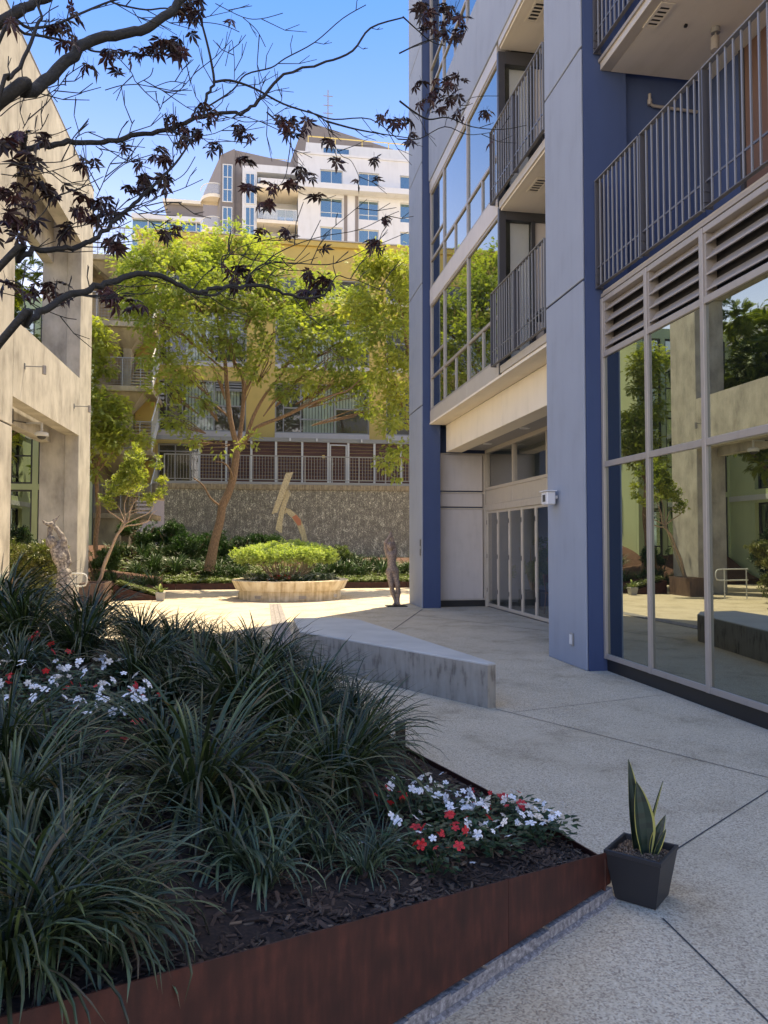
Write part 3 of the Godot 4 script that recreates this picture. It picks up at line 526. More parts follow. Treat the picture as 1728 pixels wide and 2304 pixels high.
const SMALL_TREE_LIMBS := [
	[-3.91,0.49,-20.30,0.060, -3.84,0.67,-20.30,0.055, -3.76,1.02,-20.30,0.050, -3.61,1.37,-20.30,0.046, -3.48,1.70,-20.30,0.043, -3.34,1.89,-20.30,0.042, -3.28,2.01,-20.30,0.045],
	[-3.28,1.99,-20.30,0.030, -3.38,2.10,-20.25,0.026, -3.53,2.22,-20.20,0.022, -3.66,2.31,-20.15,0.016, -3.74,2.44,-20.10,0.008],
	[-3.28,2.00,-20.30,0.030, -3.32,2.13,-20.30,0.020, -3.44,2.41,-20.30,0.016, -3.58,2.55,-20.30,0.012, -3.69,2.74,-20.30,0.006],
	[-3.28,2.01,-20.30,0.030, -3.29,2.22,-20.35,0.020, -3.32,2.51,-20.40,0.014, -3.23,2.79,-20.40,0.008, -3.26,3.15,-20.40,0.005],
	[-3.27,2.01,-20.30,0.030, -3.19,2.13,-20.30,0.022, -3.15,2.36,-20.25,0.016, -3.02,2.60,-20.20,0.010, -2.93,2.90,-20.20,0.005],
	[-3.27,2.01,-20.30,0.030, -3.11,2.08,-20.25,0.020, -2.90,2.17,-20.20,0.016, -2.69,2.27,-20.15,0.012, -2.55,2.45,-20.10,0.006],
	[-3.28,1.93,-20.30,0.030, -3.19,1.95,-20.20,0.024, -3.00,1.97,-20.15,0.022, -2.77,2.03,-20.10,0.020, -2.68,2.08,-20.10,0.018, -2.62,2.22,-20.10,0.012, -2.48,2.34,-20.10,0.006],
	[-3.28,2.22,-20.30,0.014, -3.18,2.32,-20.40,0.010, -2.93,2.39,-20.40,0.006],
	[-3.16,2.32,-20.30,0.012, -3.10,2.46,-20.30,0.010, -3.08,2.67,-20.30,0.006],
	[-3.19,2.20,-20.30,0.012, -3.03,2.29,-20.30,0.010, -2.80,2.34,-20.30,0.006],
]
const SMALL_TREE_LOBES := [-3.05,3.60,-20.30,0.32, -3.13,3.36,-20.30,0.32, -2.92,3.18,-20.10,0.27, -3.31,3.26,-20.30,0.25, -3.43,3.07,-20.30,0.27, -3.14,2.96,-20.10,0.29, -3.57,2.80,-20.10,0.27, -3.75,2.86,-20.10,0.17, -3.76,2.58,-20.10,0.20, -3.61,2.45,-20.10,0.17, -3.39,2.80,-20.50,0.22, -3.02,2.85,-20.50,0.22, -2.78,2.64,-20.10,0.20, -2.64,2.55,-20.10,0.20, -2.49,2.71,-20.10,0.17, -2.42,3.13,-20.30,0.17, -2.54,3.51,-20.30,0.17, -2.50,3.68,-20.30,0.10, -2.37,2.85,-20.30,0.15, -2.83,3.01,-20.30,0.15, -2.98,3.79,-20.30,0.15, -3.05,3.98,-20.30,0.10, ]


func make_materials() -> void:
	var S := FastNoiseLite.TYPE_SIMPLEX_SMOOTH
	var C := FastNoiseLite.TYPE_CELLULAR
	var P := FastNoiseLite.TYPE_PERLIN
	var W := Color.WHITE
	# stains and patches shared by several surfaces
	var blot := tex(512, [[noise(S, 0.012, 5, 4), 1.0, 1, 1], [noise(S, 0.06, 6, 3), 0.35, 1, 1]], [[0.0, Color(0.85, 0.84, 0.82)], [0.25, Color(0.93, 0.925, 0.915)], [0.5, Color(0.97, 0.97, 0.965)], [1.0, W]])
	var blot_soft := tex(512, [[noise(S, 0.008, 9, 4), 0.7, 1, 1], [noise(S, 0.03, 10, 4), 0.6, 1, 8]], [[0.0, Color(0.94, 0.94, 0.935)], [0.35, Color(0.975, 0.975, 0.975)], [1.0, W]])
	# exposed aggregate paving
	var agg := [[noise(C, 0.66, 11, 1), 0.82, 1, 1], [noise(S, 0.25, 12, 2), 0.25, 1, 1]]
	mat("aggregate", W, 0.85, {"tex": tex(1024, agg, [[0.0, Color(0.52, 0.47, 0.41)], [0.16, Color(0.66, 0.60, 0.52)], [0.45, Color(0.785, 0.73, 0.63)], [0.85, Color(0.84, 0.785, 0.68)], [1.0, Color(0.91, 0.87, 0.78)]]),
		"bump": height_tex(1024, agg), "depth": 0.25, "span": 4.0, "over": blot, "over_span": 5.3, "spec": 0.35})
	mat("joint", Color(0.25, 0.25, 0.26), 0.9)
	mat("setts", W, 0.9, {"tex": tex(512, [[noise(C, 0.12, 15, 1), 0.6, 1, 1], [noise(S, 0.3, 16, 2), 0.4, 1, 1]], [[0.0, Color(0.42, 0.40, 0.40)], [1.0, Color(0.66, 0.63, 0.60)]]), "span": 2.0})
	# board-marked, rain-streaked concrete of the frame
	var conc := [[noise(S, 0.006, 21, 5), 0.6, 1, 1], [noise(S, 0.012, 22, 4), 0.45, 1, 5], [noise(S, 0.045, 23, 3), 0.22, 1, 2.2], [noise(P, 0.3, 24, 2), 0.08, 1, 1]]
	mat("frame_concrete", W, 0.88, {"tex": tex(1024, conc, [[0.0, Color(0.56, 0.54, 0.505)], [0.35, Color(0.67, 0.645, 0.605)], [0.6, Color(0.725, 0.70, 0.655)], [1.0, Color(0.79, 0.765, 0.725)]]),
		"bump": height_tex(512, [[noise(S, 0.02, 25, 5), 0.8, 1, 2]]), "depth": 1.4, "span": 5.0, "spec": 0.3})
	mat("stair_concrete", W, 0.9, {"tex": tex(512, conc, [[0.0, Color(0.46, 0.42, 0.35)], [0.5, Color(0.62, 0.57, 0.47)], [1.0, Color(0.74, 0.69, 0.58)]]), "span": 4.0})
	var bench := [[noise(S, 0.006, 31, 5), 0.45, 1, 1], [noise(S, 0.022, 32, 5), 0.5, 1, 5], [noise(S, 0.12, 33, 2), 0.07, 1, 1]]
	mat("bench_concrete", W, 0.72, {"tex": tex(1024, bench, [[0.0, Color(0.34, 0.32, 0.29)], [0.26, Color(0.47, 0.445, 0.405)], [0.42, Color(0.585, 0.56, 0.51)], [0.75, Color(0.635, 0.61, 0.56)], [1.0, Color(0.69, 0.665, 0.615)]]),
		"bump": height_tex(512, [[noise(S, 0.15, 34, 4), 0.6, 1, 1]]), "depth": 0.15, "span": 1.7, "spec": 0.4})
	mat("bench_top", W, 0.6, {"tex": tex(512, [[noise(S, 0.006, 36, 4), 0.6, 1, 1], [noise(S, 0.1, 37, 3), 0.12, 1, 1]], [[0.0, Color(0.66, 0.65, 0.62)], [1.0, Color(0.78, 0.765, 0.73)]]), "span": 2.3, "spec": 0.45})
	mat("planter_concrete", W, 0.85, {"tex": tex(512, [[noise(S, 0.012, 41, 4), 0.5, 1, 1], [noise(S, 0.035, 42, 4), 0.55, 1, 8]], [[0.0, Color(0.55, 0.48, 0.37)], [0.35, Color(0.74, 0.67, 0.54)], [0.6, Color(0.84, 0.78, 0.66)], [1.0, Color(0.90, 0.86, 0.76)]]), "span": 2.2})
	mat("ledge_concrete", W, 0.9, {"tex": tex(512, [[noise(S, 0.03, 43, 4), 0.5, 1, 1], [noise(S, 0.07, 44, 4), 0.7, 1, 9]], [[0.0, Color(0.42, 0.38, 0.32)], [0.5, Color(0.58, 0.53, 0.44)], [1.0, Color(0.70, 0.65, 0.54)]]), "span": 3.0})
	mat("footing", W, 0.95, {"tex": tex(512, [[noise(S, 0.05, 45, 4), 0.8, 1, 1], [noise(S, 0.2, 46, 3), 0.4, 1, 1]], [[0.0, Color(0.28, 0.27, 0.27)], [0.5, Color(0.46, 0.45, 0.45)], [1.0, Color(0.68, 0.67, 0.66)]]), "span": 0.7})
	# pebble-dashed retaining wall: dark matrix, pale stones
	var dash := [[noise(C, 0.2, 51, 1), 0.75, 1, 1.8], [noise(S, 0.01, 52, 3), 0.45, 1, 1], [noise(S, 0.03, 53, 3), 0.4, 1, 7]]
	mat("pebble_dash", W, 0.9, {"tex": tex(1024, dash, [[0.0, Color(0.41, 0.395, 0.36)], [0.5, Color(0.52, 0.50, 0.455)], [0.72, Color(0.60, 0.58, 0.525)], [0.84, Color(0.76, 0.735, 0.66)], [1.0, Color(0.87, 0.845, 0.77)]]),
		"bump": height_tex(1024, dash), "depth": 1.2, "span": 4.0})
	# weathering steel
	var rust := [[noise(S, 0.01, 61, 5), 0.6, 1, 1], [noise(S, 0.05, 62, 4), 0.6, 1, 7], [noise(P, 0.5, 63, 2), 0.2, 1, 1]]
	mat("corten", W, 0.55, {"tex": tex(512, rust, [[0.0, Color(0.15, 0.075, 0.06)], [0.5, Color(0.225, 0.115, 0.09)], [1.0, Color(0.32, 0.17, 0.13)]]), "span": 0.9, "spec": 0.4})
	mat("bronze_steel", W, 0.6, {"tex": tex(256, rust, [[0.0, Color(0.33, 0.26, 0.23)], [1.0, Color(0.48, 0.39, 0.34)]]), "span": 1.2})
	# painted stucco
	var stucco := height_tex(512, [[noise(S, 0.12, 71, 4), 0.6, 1, 1], [noise(S, 0.4, 72, 2), 0.5, 1, 1]])
	mat("blue_grey_stucco", lin(0.285, 0.315, 0.375), 0.8, {"bump": stucco, "depth": 0.12, "span": 0.8, "over": blot_soft, "over_span": 3.7, "spec": 0.35})
	mat("navy_stucco", lin(0.056, 0.082, 0.172), 0.8, {"bump": stucco, "depth": 0.12, "span": 0.8, "over": blot_soft, "over_span": 3.1, "spec": 0.35})
	mat("cream_stucco", lin(0.74, 0.67, 0.54), 0.8, {"bump": stucco, "depth": 0.1, "span": 0.9, "over": blot_soft, "over_span": 4.1})
	mat("soffit", lin(0.68, 0.63, 0.55), 0.85, {"over": blot_soft, "over_span": 3.0})
	mat("grey_ceiling", lin(0.30, 0.29, 0.28), 0.8)
	mat("ochre_stucco", lin(0.58, 0.42, 0.12), 0.85, {"bump": stucco, "depth": 0.12, "span": 1.0, "over": blot_soft, "over_span": 6.0})
	mat("white_wall", lin(0.62, 0.62, 0.615), 0.8, {"over": blot_soft, "over_span": 9.0})
	mat("taupe_wall", lin(0.20, 0.175, 0.16), 0.8, {"over": blot_soft, "over_span": 9.0})
	mat("green_wall", lin(0.50, 0.56, 0.32), 0.8, {"over": blot_soft, "over_span": 5.0})
	# metals
	mat("window_frame", lin(0.37, 0.335, 0.30), 0.42, {"metal": 0.25, "over": blot_soft, "over_span": 1.3})
	mat("cream_frame", lin(0.50, 0.455, 0.39), 0.45, {"metal": 0.15, "over": blot_soft, "over_span": 1.3})
	mat("panel_grey", lin(0.56, 0.52, 0.49), 0.6, {"over": blot_soft, "over_span": 2.0})
	mat("railing_steel", lin(0.10, 0.10, 0.11), 0.4, {"metal": 0.3})
	mat("light_railing", lin(0.22, 0.22, 0.225), 0.45, {"metal": 0.3})
	mat("dark_frame", lin(0.045, 0.045, 0.05), 0.45)
	mat("galvanised", lin(0.29, 0.29, 0.285), 0.5, {"metal": 0.3})
	mat("white_metal", lin(0.58, 0.58, 0.56), 0.5)
	mat("black_base", lin(0.016, 0.016, 0.018), 0.45, {"over": blot})
	mat("black_paint", lin(0.012, 0.012, 0.013), 0.5)
	mat("rubber_black", lin(0.02, 0.02, 0.021), 0.6)
	mat("plastic_white", lin(0.62, 0.62, 0.62), 0.4)
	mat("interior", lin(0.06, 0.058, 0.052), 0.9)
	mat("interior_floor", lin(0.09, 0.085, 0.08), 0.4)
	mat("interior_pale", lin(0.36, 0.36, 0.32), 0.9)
	mat("door_brown", lin(0.13, 0.075, 0.055), 0.6)
	mat("blind", lin(0.42, 0.50, 0.40), 0.8)
	mat("blind_white", lin(0.62, 0.64, 0.62), 0.8)
	mat("brown_slat", W, 0.7, {"tex": tex(256, [[noise(S, 0.03, 81, 4), 0.8, 8, 1], [noise(S, 0.2, 82, 3), 0.4, 6, 1]], [[0.0, Color(0.25, 0.16, 0.14)], [1.0, Color(0.40, 0.27, 0.23)]]), "span": 1.1})
	mat("wood", W, 0.6, {"tex": tex(256, [[noise(S, 0.05, 83, 4), 0.8, 1, 8]], [[0.0, Color(0.32, 0.22, 0.14)], [1.0, Color(0.55, 0.41, 0.28)]]), "span": 0.6})
	mat("yellow_rail", lin(0.60, 0.46, 0.14), 0.5)
	# reflective glass: coated, tinted, seen through a little
	var g := mat("coated_glass", Color(lin(0.34, 0.38, 0.355), 0.04), 0.0, {"metal": 0.985, "spec": 0.5})
	g.transparency = BaseMaterial3D.TRANSPARENCY_ALPHA
	g = mat("clear_glass", Color(lin(0.10, 0.13, 0.11), 0.08), 0.0, {"metal": 0.0, "spec": 0.5})
	g.transparency = BaseMaterial3D.TRANSPARENCY_ALPHA
	g = mat("blue_glass", Color(lin(0.20, 0.30, 0.33), 0.2), 0.02, {"metal": 0.85, "spec": 0.5})
	g.transparency = BaseMaterial3D.TRANSPARENCY_ALPHA
	g = mat("balcony_glass", Color(lin(0.6, 0.66, 0.66), 0.15), 0.0, {"metal": 0.15, "spec": 0.6})
	g.transparency = BaseMaterial3D.TRANSPARENCY_ALPHA
	# sculpture
	mat("brushed_steel", W, 0.42, {"metal": 0.35, "tex": tex(256, [[noise(S, 0.05, 91, 4), 0.8, 1, 1], [noise(S, 0.3, 92, 2), 0.4, 1, 4]], [[0.0, Color(0.48, 0.44, 0.32)], [1.0, Color(0.72, 0.66, 0.51)]]), "span": 0.8})
	mat("rust_patch", lin(0.36, 0.13, 0.06), 0.7)
	mat("statue_bronze", W, 0.6, {"metal": 0.15, "tex": tex(256, [[noise(S, 0.06, 93, 4), 0.9, 1, 1], [noise(S, 0.3, 94, 3), 0.5, 1, 1]], [[0.0, Color(0.33, 0.29, 0.27)], [0.5, Color(0.52, 0.46, 0.42)], [1.0, Color(0.70, 0.63, 0.56)]]), "bump": height_tex(256, [[noise(S, 0.15, 95, 4), 0.8, 1, 1]]), "depth": 0.5, "span": 0.7})
	mat("statue_stone", W, 0.8, {"tex": tex(256, [[noise(S, 0.035, 96, 4), 0.9, 1, 1], [noise(S, 0.12, 97, 3), 0.4, 1, 1]], [[0.0, Color(0.28, 0.26, 0.25)], [0.4, Color(0.46, 0.43, 0.40)], [0.7, Color(0.64, 0.60, 0.55)], [1.0, Color(0.80, 0.77, 0.72)]]), "bump": height_tex(256, [[noise(S, 0.15, 98, 4), 0.8, 1, 1]]), "depth": 0.5, "span": 0.7})
	# bark, soil, leaves
	mat("bark", W, 0.9, {"tex": tex(512, [[noise(S, 0.05, 101, 4), 0.7, 1, 3], [noise(S, 0.2, 102, 3), 0.4, 1, 2]], [[0.0, Color(0.32, 0.25, 0.18)], [0.5, Color(0.52, 0.42, 0.32)], [1.0, Color(0.68, 0.57, 0.45)]]), "bump": height_tex(256, [[noise(S, 0.08, 103, 4), 0.8, 1, 3]]), "depth": 1.5, "span": 1.0})
	mat("pale_bark", W, 0.85, {"tex": tex(256, [[noise(S, 0.06, 104, 4), 0.8, 1, 2]], [[0.0, Color(0.52, 0.44, 0.37)], [1.0, Color(0.76, 0.67, 0.58)]]), "span": 0.8})
	mat("maple_bark", W, 0.75, {"tex": tex(256, [[noise(S, 0.05, 105, 4), 0.7, 1, 1], [noise(S, 0.2, 106, 3), 0.4, 2, 1]], [[0.0, Color(0.06, 0.055, 0.05)], [0.5, Color(0.10, 0.095, 0.08)], [1.0, Color(0.165, 0.16, 0.13)]]), "bump": height_tex(256, [[noise(S, 0.12, 107, 4), 0.8, 1, 1]]), "depth": 0.4, "span": 0.4})
	mat("soil", W, 0.95, {"tex": tex(512, [[noise(S, 0.1, 111, 4), 0.6, 1, 1], [noise(C, 0.2, 112, 1), 0.5, 1, 1]], [[0.0, Color(0.08, 0.06, 0.05)], [0.5, Color(0.15, 0.11, 0.09)], [1.0, Color(0.25, 0.18, 0.145)]]), "span": 0.8})
	mat("red_mulch", W, 0.95, {"tex": tex(512, [[noise(S, 0.1, 113, 4), 0.6, 1, 1], [noise(C, 0.2, 114, 1), 0.5, 1, 1]], [[0.0, Color(0.20, 0.13, 0.09)], [0.5, Color(0.34, 0.23, 0.17)], [1.0, Color(0.48, 0.34, 0.26)]]), "span": 1.5})
	mat("potting_grit", W, 0.95, {"tex": tex(256, [[noise(C, 0.25, 115, 1), 0.9, 1, 1]], [[0.0, Color(0.15, 0.11, 0.08)], [0.6, Color(0.36, 0.27, 0.19)], [1.0, Color(0.68, 0.58, 0.46)]]), "span": 0.25})
	mat("chip", W, 0.9, {"vc": true})
	mat("pebble", W, 0.55, {"vc": true})
	mat("pot_grey", lin(0.016, 0.017, 0.021), 0.5, {"bump": stucco, "depth": 0.05, "span": 0.3})
	mat("pot_stone", lin(0.36, 0.35, 0.33), 0.7)
	mat("strap_leaf", W, 0.44, {"vc": true, "spec": 0.5, "back": lin(0.10, 0.16, 0.04)})
	mat("leaf", W, 0.5, {"vc": true, "back": lin(0.95, 1.0, 0.30)})
	mat("hedge_leaf", W, 0.42, {"vc": true, "back": lin(0.45, 0.6, 0.2)})
	mat("maple_leaf", W, 0.5, {"vc": true, "back": lin(0.30, 0.10, 0.08)})
	mat("petal_white", lin(0.82, 0.82, 0.83), 0.6, {"back": lin(0.3, 0.3, 0.3)})
	mat("petal_red", lin(0.52, 0.022, 0.03), 0.6, {"back": lin(0.3, 0.02, 0.02)})
	mat("snake_leaf", W, 0.4, {"vc": true})


func make_sky_and_sun() -> void:
	var cam := Camera3D.new()
	cam.name = "camera"
	add_child(cam)
	cam.fov = 67.626
	cam.near = 0.05
	cam.far = 600.0
	cam.position = Vector3(0, 1.55, 0)
	cam.rotation_degrees = Vector3(2.1975, -9.531, 0)
	cam.current = true
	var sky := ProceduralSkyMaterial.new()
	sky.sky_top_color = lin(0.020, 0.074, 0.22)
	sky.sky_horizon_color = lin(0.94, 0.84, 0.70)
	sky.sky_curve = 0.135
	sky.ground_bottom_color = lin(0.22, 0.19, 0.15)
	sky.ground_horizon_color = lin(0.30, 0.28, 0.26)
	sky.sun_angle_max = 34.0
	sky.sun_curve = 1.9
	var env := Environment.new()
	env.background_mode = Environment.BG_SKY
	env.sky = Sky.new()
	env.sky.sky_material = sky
	env.tonemap_mode = Environment.TONE_MAPPER_LINEAR
	env.tonemap_exposure = 5.5
	env.sdfgi_enabled = true
	env.ssao_enabled = true
	env.ssil_enabled = true
	var we := WorldEnvironment.new()
	we.name = "environment"
	we.environment = env
	add_child(we)
	var sun := DirectionalLight3D.new()
	sun.name = "sun"
	sun.light_color = Color(1.0, 0.93, 0.80)
	sun.light_energy = 0.6
	sun.light_angular_distance = 0.5
	sun.shadow_enabled = true
	add_child(sun)
	sun.look_at_from_position(Vector3.ZERO, Vector3(-0.26, -1.0, 0.33), Vector3(0, 0, 1))


# ---------------------------------------------------------------- shared builders

func wall_with_openings(a0: float, a1: float, y0: float, y1: float, holes: Array, d0: float, d1: float, along_x: bool) -> MB:
	# a wall in the x-y plane (along_x) or the z-y plane, from depth d0 to d1, with rectangular openings [a, y, a2, y2]
	var As := [a0, a1]
	var Ys := [y0, y1]
	for h in holes:
		As.append_array([h[0], h[2]])
		Ys.append_array([h[1], h[3]])
	As.sort()
	Ys.sort()
	var mb := MB.new()
	for j in Ys.size() - 1:
		if Ys[j + 1] - Ys[j] < 0.001: continue
		var start := -1
		for i in As.size():
			var solid := false
			if i < As.size() - 1:
				var ca: float = (As[i] + As[i + 1]) / 2
				var cy: float = (Ys[j] + Ys[j + 1]) / 2
				solid = true
				for h in holes:
					if ca > h[0] and ca < h[2] and cy > h[1] and cy < h[3]: solid = false
			if solid and start < 0: start = i
			if not solid and start >= 0:
				if As[i] - As[start] > 0.001:
					if along_x: mb.box(Vector3(As[start], Ys[j], d0), Vector3(As[i], Ys[j + 1], d1))
					else: mb.box(Vector3(d0, Ys[j], As[start]), Vector3(d1, Ys[j + 1], As[i]))
				start = -1
	return mb


func window_z(p: Node3D, x0: float, y0: float, x1: float, y1: float, z: float, cols: Array, rails: Array, frame: Material, glass: Material, w := 0.06) -> Node3D:
	# a framed window facing +z: bars at the fractions cols and rails; the panes lie behind
	var o := node("window", p, Vector3((x0 + x1) / 2, y0, z))
	var d := 0.05
	pbox("frame", Vector3(x0, y0, z - d), Vector3(x1, y0 + w, z + d), frame, o)
	pbox("frame", Vector3(x0, y1 - w, z - d), Vector3(x1, y1, z + d), frame, o)
	pbox("frame", Vector3(x0, y0 + w, z - d), Vector3(x0 + w, y1 - w, z + d), frame, o)
	pbox("frame", Vector3(x1 - w, y0 + w, z - d), Vector3(x1, y1 - w, z + d), frame, o)
	for c in cols:
		var x: float = lerpf(x0, x1, c)
		pbox("mullion", Vector3(x - w * 0.4, y0 + w, z - d * 0.9), Vector3(x + w * 0.4, y1 - w, z + d * 0.9), frame, o)
	for r in rails:
		var y: float = lerpf(y0, y1, r)
		pbox("rail", Vector3(x0 + w, y - w * 0.4, z - d * 0.8), Vector3(x1 - w, y + w * 0.4, z + d * 0.8), frame, o)
	var edges: Array = [0.0] + cols + [1.0]
	for k in edges.size() - 1:
		pbox("pane", Vector3(lerpf(x0, x1, edges[k]) + w * 0.5, y0 + w * 0.5, z - 0.012), Vector3(lerpf(x0, x1, edges[k + 1]) - w * 0.5, y1 - w * 0.5, z + 0.012), glass, o)
	return o


func railing_x(p: Node3D, x: float, y0: float, y1: float, posts: Array, bars: int, m: Material, light: Material) -> void:
	# steel guard in panels along z: every panel has end plates, rails and its own bars
	for k in posts.size() - 1:
		var a: float = posts[k]
		var b: float = posts[k + 1] - 0.035
		pbox("post", Vector3(x, y0, a), Vector3(x + 0.1, y1, a + 0.014), m, p, 0.003)
		pbox("post", Vector3(x, y0, b - 0.014), Vector3(x + 0.05, y1, b), light, p, 0.003)
		pbox("top_rail", Vector3(x - 0.004, y1 + 0.001, a), Vector3(x + 0.056, y1 + 0.015, b), light, p, 0.003)
		pbox("bottom_rail", Vector3(x + 0.002, y0 + 0.005, a + 0.0145), Vector3(x + 0.05, y0 + 0.018, b - 0.0145), m, p, 0.003)
		pbox("kick_rail", Vector3(x + 0.02, y0 + 0.25, a + 0.0145), Vector3(x + 0.032, y0 + 0.27, b - 0.0145), m, p)
		for i in bars:
			var z := lerpf(a, b, (i + 1.0) / (bars + 1.0))
			pbox("baluster", Vector3(x + 0.014, y0 + 0.018, z - 0.008), Vector3(x + 0.034, y1, z + 0.008), light, p, 0.003)
		for q in [0.06, 0.16]:
			pbox("bolt", Vector3(x - 0.002, y0 + q, a + 0.0142), Vector3(x + 0.09, y0 + q + 0.02, a + 0.024), m, p)


func build_ground() -> void:
	var g := MB.new()
	g.quad(Vector3(-200, 0, 60), Vector3(200, 0, 60), Vector3(200, 0, -260), Vector3(-200, 0, -260))
	struct("ground", g, M.aggregate)
	# sealed joints between the poured bays
	var lines := [[Vector2(1.66, -2.97), Vector2(1.61, -1.2), 0.008], [Vector2(1.70, -3.33), Vector2(4.12, -5.03), 0.008], [Vector2(2.2, -6.86), Vector2(4.1, -3.03), 0.008], [Vector2(3.79, -17.2), Vector2(2.4, -13.29), 0.02], [Vector2(2.4, -13.29), Vector2(1.6, -11.1), 0.02],
		[Vector2(3.3, -15.9), Vector2(5.4, -11.8), 0.018], [Vector2(-3.9, -14.2), Vector2(3.6, -20.6), 0.014], [Vector2(3.0, -26.0), Vector2(-1.0, -19.0), 0.014], [Vector2(2.3, -6.7), Vector2(4.05, -7.2), 0.006]]
	for l in lines:
		var d: Vector2 = (l[1] - l[0]).normalized().orthogonal() * l[2] / 2
		var j := MB.new()
		j.quad_out(Vector3(l[0].x - d.x, 0.003, l[0].y - d.y), Vector3(l[0].x + d.x, 0.003, l[0].y + d.y), Vector3(l[1].x + d.x, 0.003, l[1].y + d.y), Vector3(l[1].x - d.x, 0.003, l[1].y - d.y), Vector3.UP)
		struct("pavement_joint", j, M.joint)
	# band of dark setts leading to the round planter
	var strip := MB.new()
	var n := 0
	for i in 72:
		var z0 := -11.45 - i * 0.107
		var t := i / 72.0
		var xa := lerpf(0.27, 0.34, t)
		var xb := lerpf(0.60, 0.63, t)
		for k in 3:
			var o := 0.05 if i % 2 else 0.0
			var u0 := lerpf(xa, xb, maxf(0.0, k / 3.0 - o))
			var u1 := lerpf(xa, xb, (k + 1) / 3.0 - (o if k < 2 else 0.0))
			strip.box(Vector3(u0 + 0.004, -0.02, z0 - 0.1), Vector3(u1 - 0.004, 0.006 + 0.002 * ((n * 7) % 3), z0))
			n += 1
	var so := struct("paver_strip", strip, M.setts)
	so.set_meta("kind", "structure")


func build_apartments() -> void:
	var A := thing("apartment_building", "blue-grey apartment building with recessed balconies and tall glazed bays beside the courtyard", "building", Vector3(6.0, 0, -9.0))
	var zn0 := -9.86
	var zn1 := -8.66
	var seams := [0.0, 4.735, 7.635, 10.53, 13.43, 16.4, 27.0]
	# the two pillars: navy core, blue-grey face panels with open joints
	for q in [[3.91, 4.5, zn0, zn1], [3.82, 4.26, -18.9, -17.4]]:
		var pil := node("pillar", A, Vector3(q[0], 0, (q[2] + q[3]) / 2))
		var core := MB.new()
		core.box(Vector3(q[0] + 0.03, 0, q[2] + 0.0), Vector3(q[1], 27, q[3]))
		part("core", core, M.navy_stucco, pil)
		for k in seams.size() - 1:
			pbox("face_panel", Vector3(q[0], seams[k] + (0.0 if k == 0 else 0.012), q[2] - 0.004), Vector3(q[0] + 0.028, seams[k + 1] - 0.012, q[3] - 0.012), M.blue_grey_stucco, pil, 0.008)
	# bulk of the building
	var bulk := MB.new()
	bulk.box(Vector3(8.5, 0, -18.6), Vector3(22, 27, -2.0))
	bulk.box(Vector3(4.27, 0, -18.9), Vector3(22, 27, -18.65))
	bulk.box(Vector3(4.15, 14.6, -17.39), Vector3(8.5, 27, -9.87))
	bulk.box(Vector3(4.15, 13.2, -8.65), Vector3(8.5, 27, -2.0))
	bulk.box(Vector3(4.3, 0, -2.25), Vector3(8.4, 13.1, -2.05))
	part("wall", bulk, M.blue_grey_stucco, A)
	var inner := MB.new()
	inner.box(Vector3(4.52, 4.62, -9.2), Vector3(8.4, 13.1, -8.76))   # party wall beside the balconies
	part("party_wall", inner, M.navy_stucco, A)
	build_curtain_wall(A)
	build_near_balconies(A)
	build_middle_bay(A)
	# little fittings on the pillars
	var fl := thing("wall_camera", "small white box camera on a bracket on the blue-grey pillar", "camera", Vector3(3.91, 2.06, -9.55))
	pbox("bracket", Vector3(3.86, 2.11, -9.56), Vector3(3.908, 2.15, -9.50), M.plastic_white, fl, 0.004)
	pbox("body", Vector3(3.74, 2.03, -9.66), Vector3(3.859, 2.2, -9.45), M.plastic_white, fl, 0.012)
	pbox("hood", Vector3(3.72, 2.201, -9.68), Vector3(3.87, 2.215, -9.43), M.plastic_white, fl, 0.003)
	pbox("lens", Vector3(3.735, 2.07, -9.60), Vector3(3.7395, 2.16, -9.51), M.dark_frame, fl)
	var op := thing("outlet_box", "small grey outlet cover low on the near blue-grey pillar", "outlet", Vector3(3.908, 0.25, -9.06))
	pbox("cover", Vector3(3.885, 0.25, -9.11), Vector3(3.907, 0.41, -9.02), M.galvanised, op, 0.006)
	pbox("flap", Vector3(3.876, 0.27, -9.10), Vector3(3.8845, 0.39, -9.03), M.plastic_white, op, 0.003)
	for y in [1.42, 1.2]:
		var pl := thing("wall_plate", "upper of two small dark plates on the far pillar" if y > 1.3 else "lower of two small dark plates on the far pillar", "plate", Vector3(3.818, y, -17.52), "plates on the far pillar")
		pbox("plate", Vector3(3.806, y, -17.60), Vector3(3.8195, y + 0.19, -17.47), M.galvanised, pl, 0.003)
		pbox("face", Vector3(3.802, y + 0.02, -17.585), Vector3(3.8058, y + 0.17, -17.485), M.dark_frame, pl)


